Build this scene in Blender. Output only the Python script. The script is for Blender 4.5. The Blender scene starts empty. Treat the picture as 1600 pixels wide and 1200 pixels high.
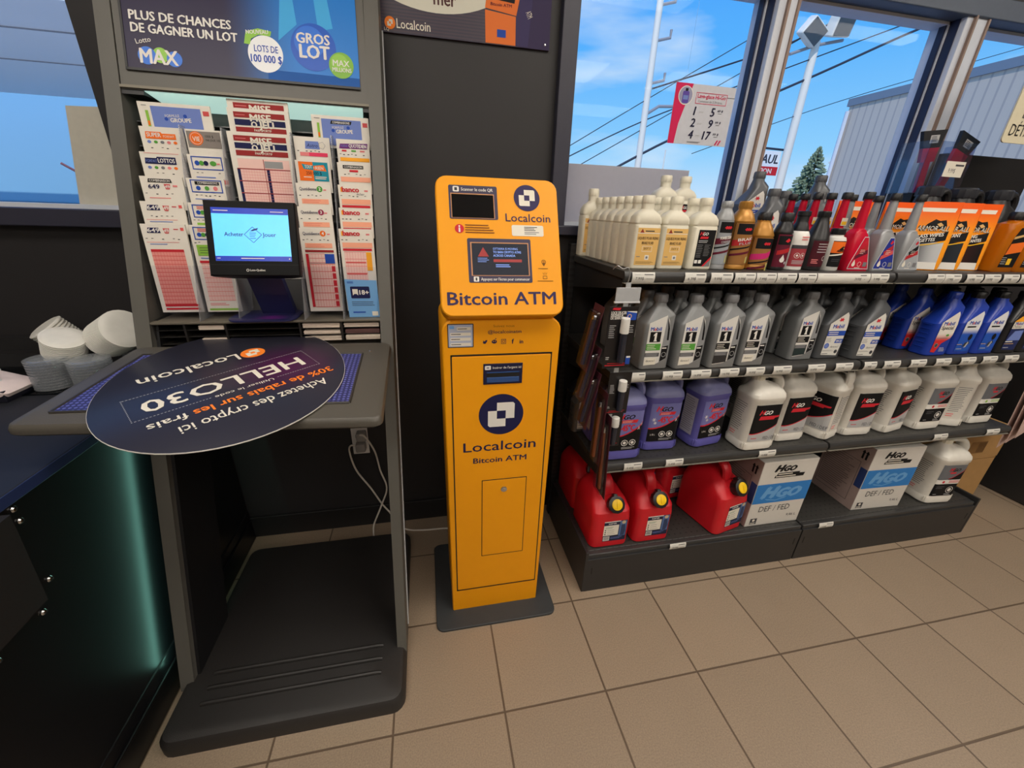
import bpy, bmesh, math, random
from mathutils import Vector, Matrix
random.seed(7)
PI = math.pi
SC = bpy.context.scene
C = SC.collection

# ---------------------------------------------------------------- camera
def make_camera():
    f, yaw, pitch, roll = 632.818, 0.214259, 0.404994, 0.0361386
    cy, sy, cp, sp, cr, sr = math.cos(yaw), math.sin(yaw), math.cos(pitch), math.sin(pitch), math.cos(roll), math.sin(roll)
    fw = Vector((sy, cy, 0)); r = Vector((cy, -sy, 0)); u = Vector((0, 0, 1))
    f2 = cp*fw - sp*u; u2 = sp*fw + cp*u
    r3 = cr*r + sr*u2; u3 = -sr*r + cr*u2
    cd = bpy.data.cameras.new('camera'); co = bpy.data.objects.new('camera', cd); C.objects.link(co)
    cd.sensor_width = 36; cd.sensor_fit = 'HORIZONTAL'; cd.lens = f/1600*36; cd.clip_start = 0.02; cd.clip_end = 500
    M = Matrix((( r3.x, u3.x, -f2.x), (r3.y, u3.y, -f2.y), (r3.z, u3.z, -f2.z))).to_4x4()
    M.translation = Vector((-0.1577, -0.9637, 1.2899))
    co.matrix_world = M; SC.camera = co
make_camera()
# ---------------------------------------------------------------- exposure
SC.view_settings.view_transform = 'Standard'; SC.view_settings.look = 'None'
SC.view_settings.exposure = 0.0; SC.view_settings.gamma = 1.0
SC.view_settings.use_curve_mapping = False
# ---------------------------------------------------------------- sky
def lin(c):
    out = []
    for v in c[:3]:
        v = v/255.0
        out.append(v/12.92 if v <= 0.04045 else ((v+0.055)/1.055)**2.4)
    return (*out, 1.0)
def make_world():
    w = bpy.data.worlds.new('sky'); SC.world = w; w.use_nodes = True
    nt = w.node_tree; nt.nodes.clear(); N = nt.nodes.new; L = nt.links.new
    out = N('ShaderNodeOutputWorld'); bg = N('ShaderNodeBackground'); tc = N('ShaderNodeTexCoord')
    sep = N('ShaderNodeSeparateXYZ'); ramp = N('ShaderNodeValToRGB')
    L(tc.outputs['Generated'], sep.inputs[0]); L(sep.outputs['Z'], ramp.inputs[0])
    e = ramp.color_ramp.elements
    e[0].position = 0.0; e[0].color = lin((214, 234, 252))
    e[1].position = 0.5; e[1].color = lin((58, 146, 250))
    m = e.new(0.12); m.color = lin((142, 208, 255))
    m = e.new(0.28); m.color = lin((88, 178, 255))
    mp = N('ShaderNodeMapping'); mp.inputs['Scale'].default_value = (1.0, 1.6, 4.5); mp.inputs['Rotation'].default_value = (0.25, 0.3, 0)
    nz = N('ShaderNodeTexNoise'); nz.inputs['Scale'].default_value = 2.6; nz.inputs['Detail'].default_value = 5
    L(tc.outputs['Generated'], mp.inputs[0]); L(mp.outputs[0], nz.inputs['Vector'])
    cr = N('ShaderNodeValToRGB'); cr.color_ramp.elements[0].position = 0.53; cr.color_ramp.elements[1].position = 0.8
    L(nz.outputs['Fac'], cr.inputs[0])
    mx = N('ShaderNodeMix'); mx.data_type = 'RGBA'; L(cr.outputs[0], mx.inputs['Factor']); L(ramp.outputs[0], mx.inputs['A']); mx.inputs['B'].default_value = lin((215, 234, 252))
    L(mx.outputs['Result'], bg.inputs['Color']); bg.inputs['Strength'].default_value = 1.0
    L(bg.outputs[0], out.inputs[0])
make_world()
# ---------------------------------------------------------------- sun
def make_sun():
    d = bpy.data.lights.new('sun', 'SUN'); d.energy = 2.2; d.angle = 0.01; d.color = (1.0, 0.95, 0.87)
    o = bpy.data.objects.new('sun', d); C.objects.link(o); o.location = (0, -6, 9)
    o.rotation_euler = Vector((0.45, 0.75, -0.75)).to_track_quat('-Z', 'Y').to_euler()
make_sun()
LAMP = 8.0          # strength of the ceiling diffusers

# ---------------------------------------------------------------- materials
MATS = {}
def mat(name, rgb, rough=0.5, metal=0.0, var=0.08, scale=60.0, bump=0.0, emit=0.0, spec=0.5, coat=0.0, trans=0.0, ecol=None):
    if name in MATS: return MATS[name]
    m = bpy.data.materials.new(name); m.use_nodes = True; MATS[name] = m
    nt = m.node_tree; b = nt.nodes['Principled BSDF']; N = nt.nodes.new; L = nt.links.new
    c = lin(rgb)
    b.inputs['Roughness'].default_value = rough; b.inputs['Metallic'].default_value = metal
    b.inputs['Specular IOR Level'].default_value = spec; b.inputs['Coat Weight'].default_value = coat
    b.inputs['Transmission Weight'].default_value = trans
    tc = N('ShaderNodeTexCoord'); nz = N('ShaderNodeTexNoise'); nz.inputs['Scale'].default_value = scale; nz.inputs['Detail'].default_value = 3
    L(tc.outputs['Object'], nz.inputs['Vector'])
    mx = N('ShaderNodeMix'); mx.data_type = 'RGBA'
    mx.inputs['A'].default_value = tuple(min(1, v*(1-var)) for v in c[:3])+(1,)
    mx.inputs['B'].default_value = tuple(min(1, v*(1+var)) for v in c[:3])+(1,)
    L(nz.outputs['Fac'], mx.inputs['Factor']); L(mx.outputs['Result'], b.inputs['Base Color'])
    if bump:
        bp = N('ShaderNodeBump'); bp.inputs['Strength'].default_value = bump; bp.inputs['Distance'].default_value = 0.002
        L(nz.outputs['Fac'], bp.inputs['Height']); L(bp.outputs[0], b.inputs['Normal'])
    if emit:
        b.inputs['Emission Color'].default_value = lin(ecol or rgb); b.inputs['Emission Strength'].default_value = emit
    return m
def glassy(name, tint=(255, 255, 255), rough=0.0, fac=0.006, gain=0.35, body=0.0, bcol=(230, 234, 238)):
    if name in MATS: return MATS[name]
    m = bpy.data.materials.new(name); m.use_nodes = True; MATS[name] = m
    nt = m.node_tree; nt.nodes.clear(); N = nt.nodes.new; L = nt.links.new
    o = N('ShaderNodeOutputMaterial'); t = N('ShaderNodeBsdfTransparent'); t.inputs[0].default_value = lin(tint)
    g = N('ShaderNodeBsdfGlossy'); g.inputs['Roughness'].default_value = rough
    mx = N('ShaderNodeMixShader'); lw = N('ShaderNodeLayerWeight'); lw.inputs[0].default_value = 0.5
    pw = N('ShaderNodeMath'); pw.operation = 'POWER'; pw.inputs[1].default_value = 4.0; L(lw.outputs['Facing'], pw.inputs[0])
    ma = N('ShaderNodeMath'); ma.operation = 'MULTIPLY_ADD'; ma.inputs[1].default_value = gain; ma.inputs[2].default_value = fac; L(pw.outputs[0], ma.inputs[0]); L(ma.outputs[0], mx.inputs[0])
    base = t
    if body:
        d = N('ShaderNodeBsdfDiffuse'); d.inputs[0].default_value = lin(bcol); m2 = N('ShaderNodeMixShader'); m2.inputs[0].default_value = body
        L(t.outputs[0], m2.inputs[1]); L(d.outputs[0], m2.inputs[2]); base = m2
    L(base.outputs[0], mx.inputs[1]); L(g.outputs[0], mx.inputs[2]); L(mx.outputs[0], o.inputs[0])
    return m
def milky(name, rgb, rough=0.3, tr=0.3):
    """translucent plastic: diffuse + translucent + gloss"""
    if name in MATS: return MATS[name]
    m = mat(name, rgb, rough); nt = m.node_tree; N = nt.nodes.new; L = nt.links.new
    b = nt.nodes['Principled BSDF']; out = [n for n in nt.nodes if n.type == 'OUTPUT_MATERIAL'][0]
    t = N('ShaderNodeBsdfTranslucent'); t.inputs[0].default_value = lin(rgb)
    mx = N('ShaderNodeMixShader'); mx.inputs[0].default_value = tr
    L(b.outputs[0], mx.inputs[1]); L(t.outputs[0], mx.inputs[2]); L(mx.outputs[0], out.inputs[0])
    return m
def dotted(name, base, dot, pitch, radius, rough=0.5, var=0.05, axes=(0, 1)):
    """surface with a regular grid of punched dots, in object space"""
    if name in MATS: return MATS[name]
    m = mat(name, base, rough, var=var); nt = m.node_tree; N = nt.nodes.new; L = nt.links.new
    b = nt.nodes['Principled BSDF']; prev = b.inputs['Base Color'].links[0].from_socket
    tc = N('ShaderNodeTexCoord'); sp = N('ShaderNodeSeparateXYZ'); L(tc.outputs['Object'], sp.inputs[0])
    acc = None
    for ax in axes:
        d = N('ShaderNodeMath'); d.operation = 'DIVIDE'; d.inputs[1].default_value = pitch; L(sp.outputs[ax], d.inputs[0])
        fr = N('ShaderNodeMath'); fr.operation = 'FRACT'; L(d.outputs[0], fr.inputs[0])
        s = N('ShaderNodeMath'); s.operation = 'SUBTRACT'; s.inputs[1].default_value = 0.5; L(fr.outputs[0], s.inputs[0])
        q = N('ShaderNodeMath'); q.operation = 'MULTIPLY'; L(s.outputs[0], q.inputs[0]); L(s.outputs[0], q.inputs[1])
        if acc is None: acc = q
        else:
            a = N('ShaderNodeMath'); a.operation = 'ADD'; L(acc.outputs[0], a.inputs[0]); L(q.outputs[0], a.inputs[1]); acc = a
    lt = N('ShaderNodeMath'); lt.operation = 'LESS_THAN'; lt.inputs[1].default_value = (radius/pitch)**2; L(acc.outputs[0], lt.inputs[0])
    mx = N('ShaderNodeMix'); mx.data_type = 'RGBA'; L(lt.outputs[0], mx.inputs['Factor']); L(prev, mx.inputs['A']); mx.inputs['B'].default_value = lin(dot)
    L(mx.outputs['Result'], b.inputs['Base Color'])
    return m
def striped(name, a, bcol, pitch, axis, duty=0.5, rough=0.5):
    if name in MATS: return MATS[name]
    m = mat(name, a, rough, var=0.04); nt = m.node_tree; N = nt.nodes.new; L = nt.links.new
    b = nt.nodes['Principled BSDF']; prev = b.inputs['Base Color'].links[0].from_socket
    tc = N('ShaderNodeTexCoord'); sp = N('ShaderNodeSeparateXYZ'); L(tc.outputs['Object'], sp.inputs[0])
    d = N('ShaderNodeMath'); d.operation = 'DIVIDE'; d.inputs[1].default_value = pitch; L(sp.outputs[axis], d.inputs[0])
    fr = N('ShaderNodeMath'); fr.operation = 'FRACT'; L(d.outputs[0], fr.inputs[0])
    lt = N('ShaderNodeMath'); lt.operation = 'LESS_THAN'; lt.inputs[1].default_value = duty; L(fr.outputs[0], lt.inputs[0])
    mx = N('ShaderNodeMix'); mx.data_type = 'RGBA'; L(lt.outputs[0], mx.inputs['Factor']); L(prev, mx.inputs['A']); mx.inputs['B'].default_value = lin(bcol)
    L(mx.outputs['Result'], b.inputs['Base Color'])
    return m
def blend(name, ca, cb, axis, lo, hi, rough=0.4, center=None, radius=None):
    """printed two-tone design, blended along an object axis or radially"""
    if name in MATS: return MATS[name]
    m = mat(name, ca, rough, var=0.03, spec=0.22); nt = m.node_tree; N = nt.nodes.new; L = nt.links.new
    b = nt.nodes['Principled BSDF']; tc = N('ShaderNodeTexCoord')
    mr = N('ShaderNodeMapRange'); mr.interpolation_type = 'SMOOTHSTEP'
    if center is None:
        sp = N('ShaderNodeSeparateXYZ'); L(tc.outputs['Object'], sp.inputs[0]); L(sp.outputs[axis], mr.inputs[0])
        mr.inputs[1].default_value = lo; mr.inputs[2].default_value = hi
    else:
        ds = N('ShaderNodeVectorMath'); ds.operation = 'DISTANCE'; L(tc.outputs['Object'], ds.inputs[0]); ds.inputs[1].default_value = center
        L(ds.outputs['Value'], mr.inputs[0]); mr.inputs[1].default_value = 0.0; mr.inputs[2].default_value = radius
    mx = N('ShaderNodeMix'); mx.data_type = 'RGBA'; L(mr.outputs[0], mx.inputs['Factor'])
    mx.inputs['A'].default_value = lin(ca); mx.inputs['B'].default_value = lin(cb)
    L(mx.outputs['Result'], b.inputs['Base Color'])
    return m
def P(n, rgb, rough=0.55): return mat('print_'+n, rgb, rough, var=0.02, spec=0.22)
WHITE = P('white', (225, 222, 215)); BLACK = P('black', (16, 16, 18)); NAVY = P('navy', (26, 30, 74)); RED = P('red', (200, 40, 52))
BLUE = P('blue', (38, 76, 170)); GREY = P('grey', (120, 120, 122)); LGREY = P('light_grey', (175, 175, 175)); DGREY = P('dark_grey', (62, 62, 66))
GREEN = P('green', (84, 156, 62)); ORANGE = P('orange', (236, 112, 34)); PINK = P('pink', (226, 130, 130)); SALMON = P('salmon', (238, 172, 158))
SKYB = P('sky_blue', (118, 166, 220)); YELLOW = P('yellow', (240, 190, 40)); TEAL = P('teal', (26, 140, 160)); PURPLE = P('purple', (110, 40, 120))
MAROON = P('maroon', (150, 44, 44)); CREAM = P('cream', (226, 220, 205)); PERI = P('periwinkle', (112, 132, 196)); WINE = P('wine', (96, 24, 44))
TAN = P('tan', (214, 172, 110)); MAG = P('magenta', (196, 42, 110)); LPINK = P('light_pink', (240, 206, 196)); SILV = P('silver', (150, 155, 160))
LBLUE = P('light_blue', (80, 150, 230)); LIME = P('lime', (140, 190, 70))

# ---------------------------------------------------------------- mesh helpers
def ringpts(z, hx, hy, r, cx=0, cy=0, tilt=0, n=5):
    r = min(r, hx-1e-5, hy-1e-5); out = []
    for q, (sx, sy) in enumerate(((1, 1), (-1, 1), (-1, -1), (1, -1))):
        for k in range(n):
            a = q*PI/2 + k*(PI/2)/(n-1)
            x = cx+sx*(hx-r)+r*math.cos(a); y = cy+sy*(hy-r)+r*math.sin(a)
            out.append((x, y, z+tilt*(x-cx)))
    return out
def loft(bm, rings, cap0=True, cap1=True):
    vs = [[bm.verts.new(p) for p in rg] for rg in rings]
    n = len(vs[0])
    for a, b in zip(vs, vs[1:]):
        for i in range(n):
            bm.faces.new((a[i], a[(i+1) % n], b[(i+1) % n], b[i]))
    if cap0: bm.faces.new(list(reversed(vs[0])))
    if cap1: bm.faces.new(vs[-1])
    return bm
def RR(specs, n=5):
    """rounded-rectangle loft from (z,hx,hy,r[,cx[,cy[,tilt]]])"""
    bm = bmesh.new(); return loft(bm, [ringpts(*(tuple(s)+(0,)*(7-len(s))), n=n) for s in specs])
def lathe(bm, prof, n=24, c=(0, 0, 0)):
    return loft(bm, [[(c[0]+r*math.cos(2*PI*k/n), c[1]+r*math.sin(2*PI*k/n), c[2]+z) for k in range(n)] for z, r in prof])
def LA(prof, n=24, c=(0, 0, 0)): return lathe(bmesh.new(), prof, n, c)
def box(bm, x0, x1, y0, y1, z0, z1, bev=0.0, seg=2):
    v = [bm.verts.new((x, y, z)) for x in (x0, x1) for y in (y0, y1) for z in (z0, z1)]
    fs = [bm.faces.new([v[i] for i in q]) for q in ((0, 1, 3, 2), (4, 6, 7, 5), (0, 4, 5, 1), (2, 3, 7, 6), (0, 2, 6, 4), (1, 5, 7, 3))]
    if bev:
        es = list({e for f in fs for e in f.edges})
        bmesh.ops.bevel(bm, geom=es, offset=bev, segments=seg, profile=0.5, affect='EDGES')
    return bm
def BX(*a, **k): return box(bmesh.new(), *a, **k)
def prism(bm, pts, d, M=None):
    """extrude 2-D outline pts (x,z) by d along +y; M optional transform"""
    a = [bm.verts.new((x, 0, z)) for x, z in pts]; b = [bm.verts.new((x, d, z)) for x, z in pts]
    n = len(pts); bm.faces.new(a); bm.faces.new(list(reversed(b)))
    for i in range(n): bm.faces.new((a[i], b[i], b[(i+1) % n], a[(i+1) % n]))
    if M is not None: bmesh.ops.transform(bm, matrix=M, verts=a+b)
    return bm
def tube(bm, pts, r, n=8, closed=False):
    pts = [Vector(p) for p in pts]; rings = []
    up = Vector((0, 0, 1)); prev = None
    for i, p in enumerate(pts):
        t = (pts[min(i+1, len(pts)-1)]-pts[max(i-1, 0)]).normalized()
        if prev is None:
            s = t.cross(up)
            if s.length < 1e-3: s = t.cross(Vector((1, 0, 0)))
        else: s = prev - t*prev.dot(t)
        s.normalize(); prev = s; w = t.cross(s)
        rr = r[i] if isinstance(r, (list, tuple)) else r
        rings.append([tuple(p+s*math.cos(2*PI*k/n)*rr+w*math.sin(2*PI*k/n)*rr) for k in range(n)])
    return loft(bm, rings)
def smooth_path(pts, sub=6):
    P_ = [Vector(p) for p in pts]; out = []
    for i in range(len(P_)-1):
        p0, p1, p2, p3 = P_[max(i-1, 0)], P_[i], P_[i+1], P_[min(i+2, len(P_)-1)]
        for k in range(sub):
            t = k/sub
            out.append(0.5*((2*p1)+(p2-p0)*t+(2*p0-5*p1+4*p2-p3)*t*t+(3*p1-p0-3*p2+p3)*t**3))
    out.append(P_[-1]); return out
def obj(name, bm, m, parent=None, loc=None, smooth=35, world=False):
    if world and parent is not None: bmesh.ops.translate(bm, verts=bm.verts, vec=-parent.location)
    if world and parent is None and loc is not None: bmesh.ops.translate(bm, verts=bm.verts, vec=-Vector(loc))
    if isinstance(bm, bmesh.types.BMesh):
        bmesh.ops.recalc_face_normals(bm, faces=bm.faces)
        me = bpy.data.meshes.new(name); bm.to_mesh(me); bm.free()
    else: me = bm
    for x in (m if isinstance(m, (list, tuple)) else [m]): me.materials.append(x)
    if smooth:
        me.polygons.foreach_set('use_smooth', [True]*len(me.polygons)); me.set_sharp_from_angle(angle=math.radians(smooth))
    o = bpy.data.objects.new(name, me); C.objects.link(o)
    if parent is not None: o.parent = parent
    if loc is not None: o.location = loc
    return o
def tag(o, label, cat, group=None, kind=None):
    o['label'] = label; o['category'] = cat
    if group: o['group'] = group
    if kind: o['kind'] = kind
    return o
def thing(name, label, cat, loc=(0, 0, 0), rz=0, group=None):
    o = bpy.data.objects.new(name, None); C.objects.link(o); o.empty_display_size = 0.02
    o.location = loc; o.rotation_euler = (0, 0, rz); return tag(o, label, cat, group)
def struct(name, bm, m, smooth=0, label=None):
    o = obj(name, bm, m, smooth=smooth); o['kind'] = 'structure'
    if label: o['label'] = label
    return o
def dup(root, loc, rz, label, group=None):
    r = root.copy(); C.objects.link(r); r.location = loc; r.rotation_euler = (0, 0, rz); r['label'] = label
    if group: r['group'] = group
    for ch in list(root.children):
        c = ch.copy(); C.objects.link(c); c.parent = r
        for g in list(ch.children):
            d = g.copy(); C.objects.link(d); d.parent = c
    return r

# ---------------------------------------------------------------- printed artwork
TXT = {}
def glyphs(s, bold=0.0, shear=0.0):
    k = (s, bold, shear)
    if k in TXT: return TXT[k]
    cu = bpy.data.curves.new('t', 'FONT'); cu.body = s; cu.offset = bold; cu.shear = shear; cu.resolution_u = 2; cu.size = 1.0
    o = bpy.data.objects.new('t', cu)
    me = o.to_mesh()
    vs = [(v.co.x, v.co.y) for v in me.vertices]; fs = [tuple(p.vertices) for p in me.polygons]
    o.to_mesh_clear(); bpy.data.objects.remove(o); bpy.data.curves.remove(cu)
    if s and vs:
        x0 = min(v[0] for v in vs); x1 = max(v[0] for v in vs)
    else: x0, x1 = 0, 1
    TXT[k] = (vs, fs, x0, x1); return TXT[k]
CAP = None
def capheight():
    global CAP
    if CAP is None: CAP = max(v[1] for v in glyphs('H')[0])
    return CAP
class Art:
    def __init__(s): s.items = []
    def poly(s, pts, m, L=1): s.items.append(([tuple(p) for p in pts], [tuple(range(len(pts)))], m, L)); return s
    def rect(s, x0, y0, x1, y1, m, L=1, n=1):
        vs = []; fs = []
        for i in range(n+1):
            x = x0+(x1-x0)*i/n; vs += [(x, y0), (x, y1)]
        for i in range(n): fs.append((2*i, 2*i+2, 2*i+3, 2*i+1))
        s.items.append((vs, fs, m, L)); return s
    def rrect(s, x0, y0, x1, y1, r, m, L=1):
        pts = []
        for q, (cx, cy) in enumerate(((x1-r, y1-r), (x0+r, y1-r), (x0+r, y0+r), (x1-r, y0+r))):
            for k in range(5):
                a = q*PI/2+k*PI/8; pts.append((cx+r*math.cos(a), cy+r*math.sin(a)))
        return s.poly(pts, m, L)
    def disc(s, x, y, r, m, L=1, n=28, sy=1.0): return s.poly([(x+r*math.cos(2*PI*k/n), y+r*sy*math.sin(2*PI*k/n)) for k in range(n)], m, L)
    def ring(s, x, y, r, w, m, L=1, n=24):
        vs = []; fs = []
        for k in range(n):
            a = 2*PI*k/n; vs += [(x+(r-w)*math.cos(a), y+(r-w)*math.sin(a)), (x+r*math.cos(a), y+r*math.sin(a))]
        for k in range(n):
            a = 2*k; b = 2*((k+1) % n); fs.append((a, a+1, b+1, b))
        s.items.append((vs, fs, m, L)); return s
    def line(s, x0, y0, x1, y1, w, m, L=1):
        d = Vector((x1-x0, y1-y0)); d.normalize(); nx, ny = -d.y*w/2, d.x*w/2
        return s.poly([(x0+nx, y0+ny), (x0-nx, y0-ny), (x1-nx, y1-ny), (x1+nx, y1+ny)], m, L)
    def frame(s, x0, y0, x1, y1, w, m, L=1):
        for a in ((x0, y0, x1, y0+w), (x0, y1-w, x1, y1), (x0, y0+w, x0+w, y1-w), (x1-w, y0+w, x1, y1-w)): s.rect(*a, m, L)
        return s
    def text(s, t, x, y, h, m, L=2, al='L', bold=0.0, shear=0.0, w=None, rot=0.0):
        vs, fs, x0, x1 = glyphs(t, 0.0, shear); k = h/capheight(); kx = k if w is None else w/(x1-x0)
        off = {'L': -x0, 'C': -(x0+x1)/2, 'R': -x1}[al]; c, sn = math.cos(rot), math.sin(rot); out = []
        for a, b in vs:
            a = (a+off)*kx; b = b*k; out.append((x+a*c-b*sn, y+a*sn+b*c))
        for dx, dy in (((-bold, 0.0), (0.0, bold*0.6), (0.0, -bold*0.6), (bold, 0.0)) if bold else ((0.0, 0.0),)):
            s.items.append(([(p+(dx*c-dy*sn)*h*1.35, q+(dx*sn+dy*c)*h*1.35) for p, q in out], fs, m, L)); L += 0.16
        return s
    def bars(s, x0, y1, w, h, n, m, L=2, duty=0.45):
        """n lines of fine print too small to read"""
        rnd = random.Random(int(abs(x0*1e4)+abs(y1*1e4)+n))
        for i in range(n):
            y = y1-h*(i+0.5)/n; t = h/n*duty
            s.rect(x0, y-t/2, x0+w*rnd.uniform(0.7, 1.0), y+t/2, m, L)
        return s
    def build(s, name, parent, fn, eps=0.00025, cuts=None):
        mats = []; bm = bmesh.new()
        for vs, fs, m, L in s.items:
            if m not in mats: mats.append(m)
            i = mats.index(m); bv = [bm.verts.new((u, v, L)) for u, v in vs]
            for f in fs:
                try: fc = bm.faces.new([bv[k] for k in f]); fc.material_index = i
                except ValueError: pass
        if cuts:                                   # slice the print so that it follows a curved surface
            x0 = min(v.co.x for v in bm.verts); x1 = max(v.co.x for v in bm.verts); c = x0+cuts
            while c < x1-1e-5:
                bmesh.ops.bisect_plane(bm, geom=bm.verts[:]+bm.edges[:]+bm.faces[:], plane_co=(c, 0, 0), plane_no=(1, 0, 0), dist=1e-6); c += cuts
        for v in bm.verts: v.co = Vector(fn(v.co.x, v.co.y, v.co.z*eps))
        me = bpy.data.meshes.new(name); bm.to_mesh(me); bm.free()
        for m in mats: me.materials.append(m)
        o = bpy.data.objects.new(name, me); C.objects.link(o); o.parent = parent; return o
def front(y, x=0.0, z=0.0): return lambda u, v, e: (x+u, y-e, z+v)
def wrap(r, cy=0.0, z=0.0): return lambda u, v, e: ((r+e)*math.sin(u/r), cy-(r+e)*math.cos(u/r), z+v)
def side_left(x, z=0.0): return lambda u, v, e: (x-e, -u, z+v)      # face with normal -X, u runs towards -Y (the viewer)
def plane3(o, U, V):
    o, U, V = Vector(o), Vector(U).normalized(), Vector(V).normalized(); n = U.cross(V)
    return lambda u, v, e: tuple(o+U*u+V*v+n*e)
def localcoin(a, x, y, s, m, L=2):
    """two interlocking squares, s = half extent"""
    q = s/3.0
    a.poly([(x-q, y+q), (x-q, y+3*q), (x+2.6*q, y+3*q), (x+3*q, y+2.6*q), (x+3*q, y-q), (x+q, y-q), (x+q, y+q)], m, L)
    a.poly([(x+q, y-q), (x+q, y-3*q), (x-2.6*q, y-3*q), (x-3*q, y-2.6*q), (x-3*q, y+q), (x-q, y+q), (x-q, y-q)], m, L)
# ================================================================ ROOM
YW = 0.5285
M_WALL = mat('wall_black', (36, 34, 35), 0.55, var=0.1, scale=8, bump=0.05)
M_WALLL = mat('wall_store_light', (128, 122, 114), 0.8)
M_CEIL = mat('ceiling_white', (225, 222, 218), 0.8)
def floor_mat():
    m = mat('floor_tile', (148, 130, 110), 0.42, var=0.05, scale=9); nt = m.node_tree; N = nt.nodes.new; L = nt.links.new
    b = nt.nodes['Principled BSDF']; prev = b.inputs['Base Color'].links[0].from_socket
    g = N('ShaderNodeNewGeometry'); sp = N('ShaderNodeSeparateXYZ'); L(g.outputs['Position'], sp.inputs[0])
    edge = []; cell = []
    for ax in (0, 1):
        d = N('ShaderNodeMath'); d.operation = 'DIVIDE'; d.inputs[1].default_value = 0.302; L(sp.outputs[ax], d.inputs[0])
        fl = N('ShaderNodeMath'); fl.operation = 'FLOOR'; L(d.outputs[0], fl.inputs[0]); cell.append(fl)
        a = N('ShaderNodeMath'); a.operation = 'ADD'; a.inputs[1].default_value = 0.5; L(d.outputs[0], a.inputs[0])
        fr = N('ShaderNodeMath'); fr.operation = 'FRACT'; L(a.outputs[0], fr.inputs[0])
        s = N('ShaderNodeMath'); s.operation = 'SUBTRACT'; s.inputs[1].default_value = 0.5; L(fr.outputs[0], s.inputs[0])
        ab = N('ShaderNodeMath'); ab.operation = 'ABSOLUTE'; L(s.outputs[0], ab.inputs[0]); edge.append(ab)
    mn = N('ShaderNodeMath'); mn.operation = 'MINIMUM'; L(edge[0].outputs[0], mn.inputs[0]); L(edge[1].outputs[0], mn.inputs[1])
    mr = N('ShaderNodeMapRange'); mr.inputs[1].default_value = 0.007; mr.inputs[2].default_value = 0.011; L(mn.outputs[0], mr.inputs[0])
    cb = N('ShaderNodeCombineXYZ'); L(cell[0].outputs[0], cb.inputs[0]); L(cell[1].outputs[0], cb.inputs[1])
    wn = N('ShaderNodeTexWhiteNoise'); wn.noise_dimensions = '2D'; L(cb.outputs[0], wn.inputs['Vector'])
    tv = N('ShaderNodeMapRange'); tv.inputs[3].default_value = 0.94; tv.inputs[4].default_value = 1.06; L(wn.outputs['Value'], tv.inputs[0])
    fine = N('ShaderNodeTexNoise'); fine.inputs['Scale'].default_value = 260; fine.inputs['Detail'].default_value = 2; L(g.outputs['Position'], fine.inputs['Vector'])
    fv = N('ShaderNodeMapRange'); fv.inputs[1].default_value = 0.3; fv.inputs[2].default_value = 0.7; fv.inputs[3].default_value = 0.84; fv.inputs[4].default_value = 1.12; L(fine.outputs['Fac'], fv.inputs[0])
    mm = N('ShaderNodeMath'); mm.operation = 'MULTIPLY'; L(tv.outputs[0], mm.inputs[0]); L(fv.outputs[0], mm.inputs[1])
    sc = N('ShaderNodeVectorMath'); sc.operation = 'SCALE'; L(prev, sc.inputs[0]); L(mm.outputs[0], sc.inputs['Scale'])
    mx = N('ShaderNodeMix'); mx.data_type = 'RGBA'; L(mr.outputs[0], mx.inputs['Factor']); mx.inputs['A'].default_value = lin((92, 76, 60)); L(sc.outputs[0], mx.inputs['B'])
    L(mx.outputs['Result'], b.inputs['Base Color'])
    bp = N('ShaderNodeBump'); bp.inputs['Strength'].default_value = 0.5; bp.inputs['Distance'].default_value = 0.002; L(mr.outputs[0], bp.inputs['Height']); L(bp.outputs[0], b.inputs['Normal'])
    return m
struct('floor', BX(-2.6, 4.2, -4.5, YW+0.12, -0.1, 0.0), floor_mat())
struct('ceiling', BX(-2.6, 4.2, -4.5, YW+0.12, 2.5, 2.6), M_CEIL)
struct('wall_left', BX(-2.7, -2.6, -4.5, YW+0.12, 0, 2.5), M_WALLL)
struct('wall_right', BX(4.2, 4.3, -4.5, YW+0.12, 0, 2.5), M_WALLL)
struct('wall_rear', BX(-2.6, 4.2, -4.6, -4.5, 0, 2.5), M_WALLL)
# window wall: black below the sill, a black pier behind the cash machine, header above
bm = bmesh.new()
box(bm, -2.6, 4.2, YW, YW+0.12, 0, 1.215)
box(bm, -1.0, 0.30, YW, YW+0.12, 1.215, 2.5)
box(bm, -2.6, -1.0, YW, YW+0.12, 2.02, 2.5); box(bm, 0.30, 4.2, YW, YW+0.12, 2.02, 2.5)
struct('wall_back', bm, M_WALL)
struct('baseboard_back', BX(-2.6, 4.2, YW-0.012, YW, 0, 0.1, 0.003), mat('baseboard_black', (26, 25, 26), 0.5))
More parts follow.
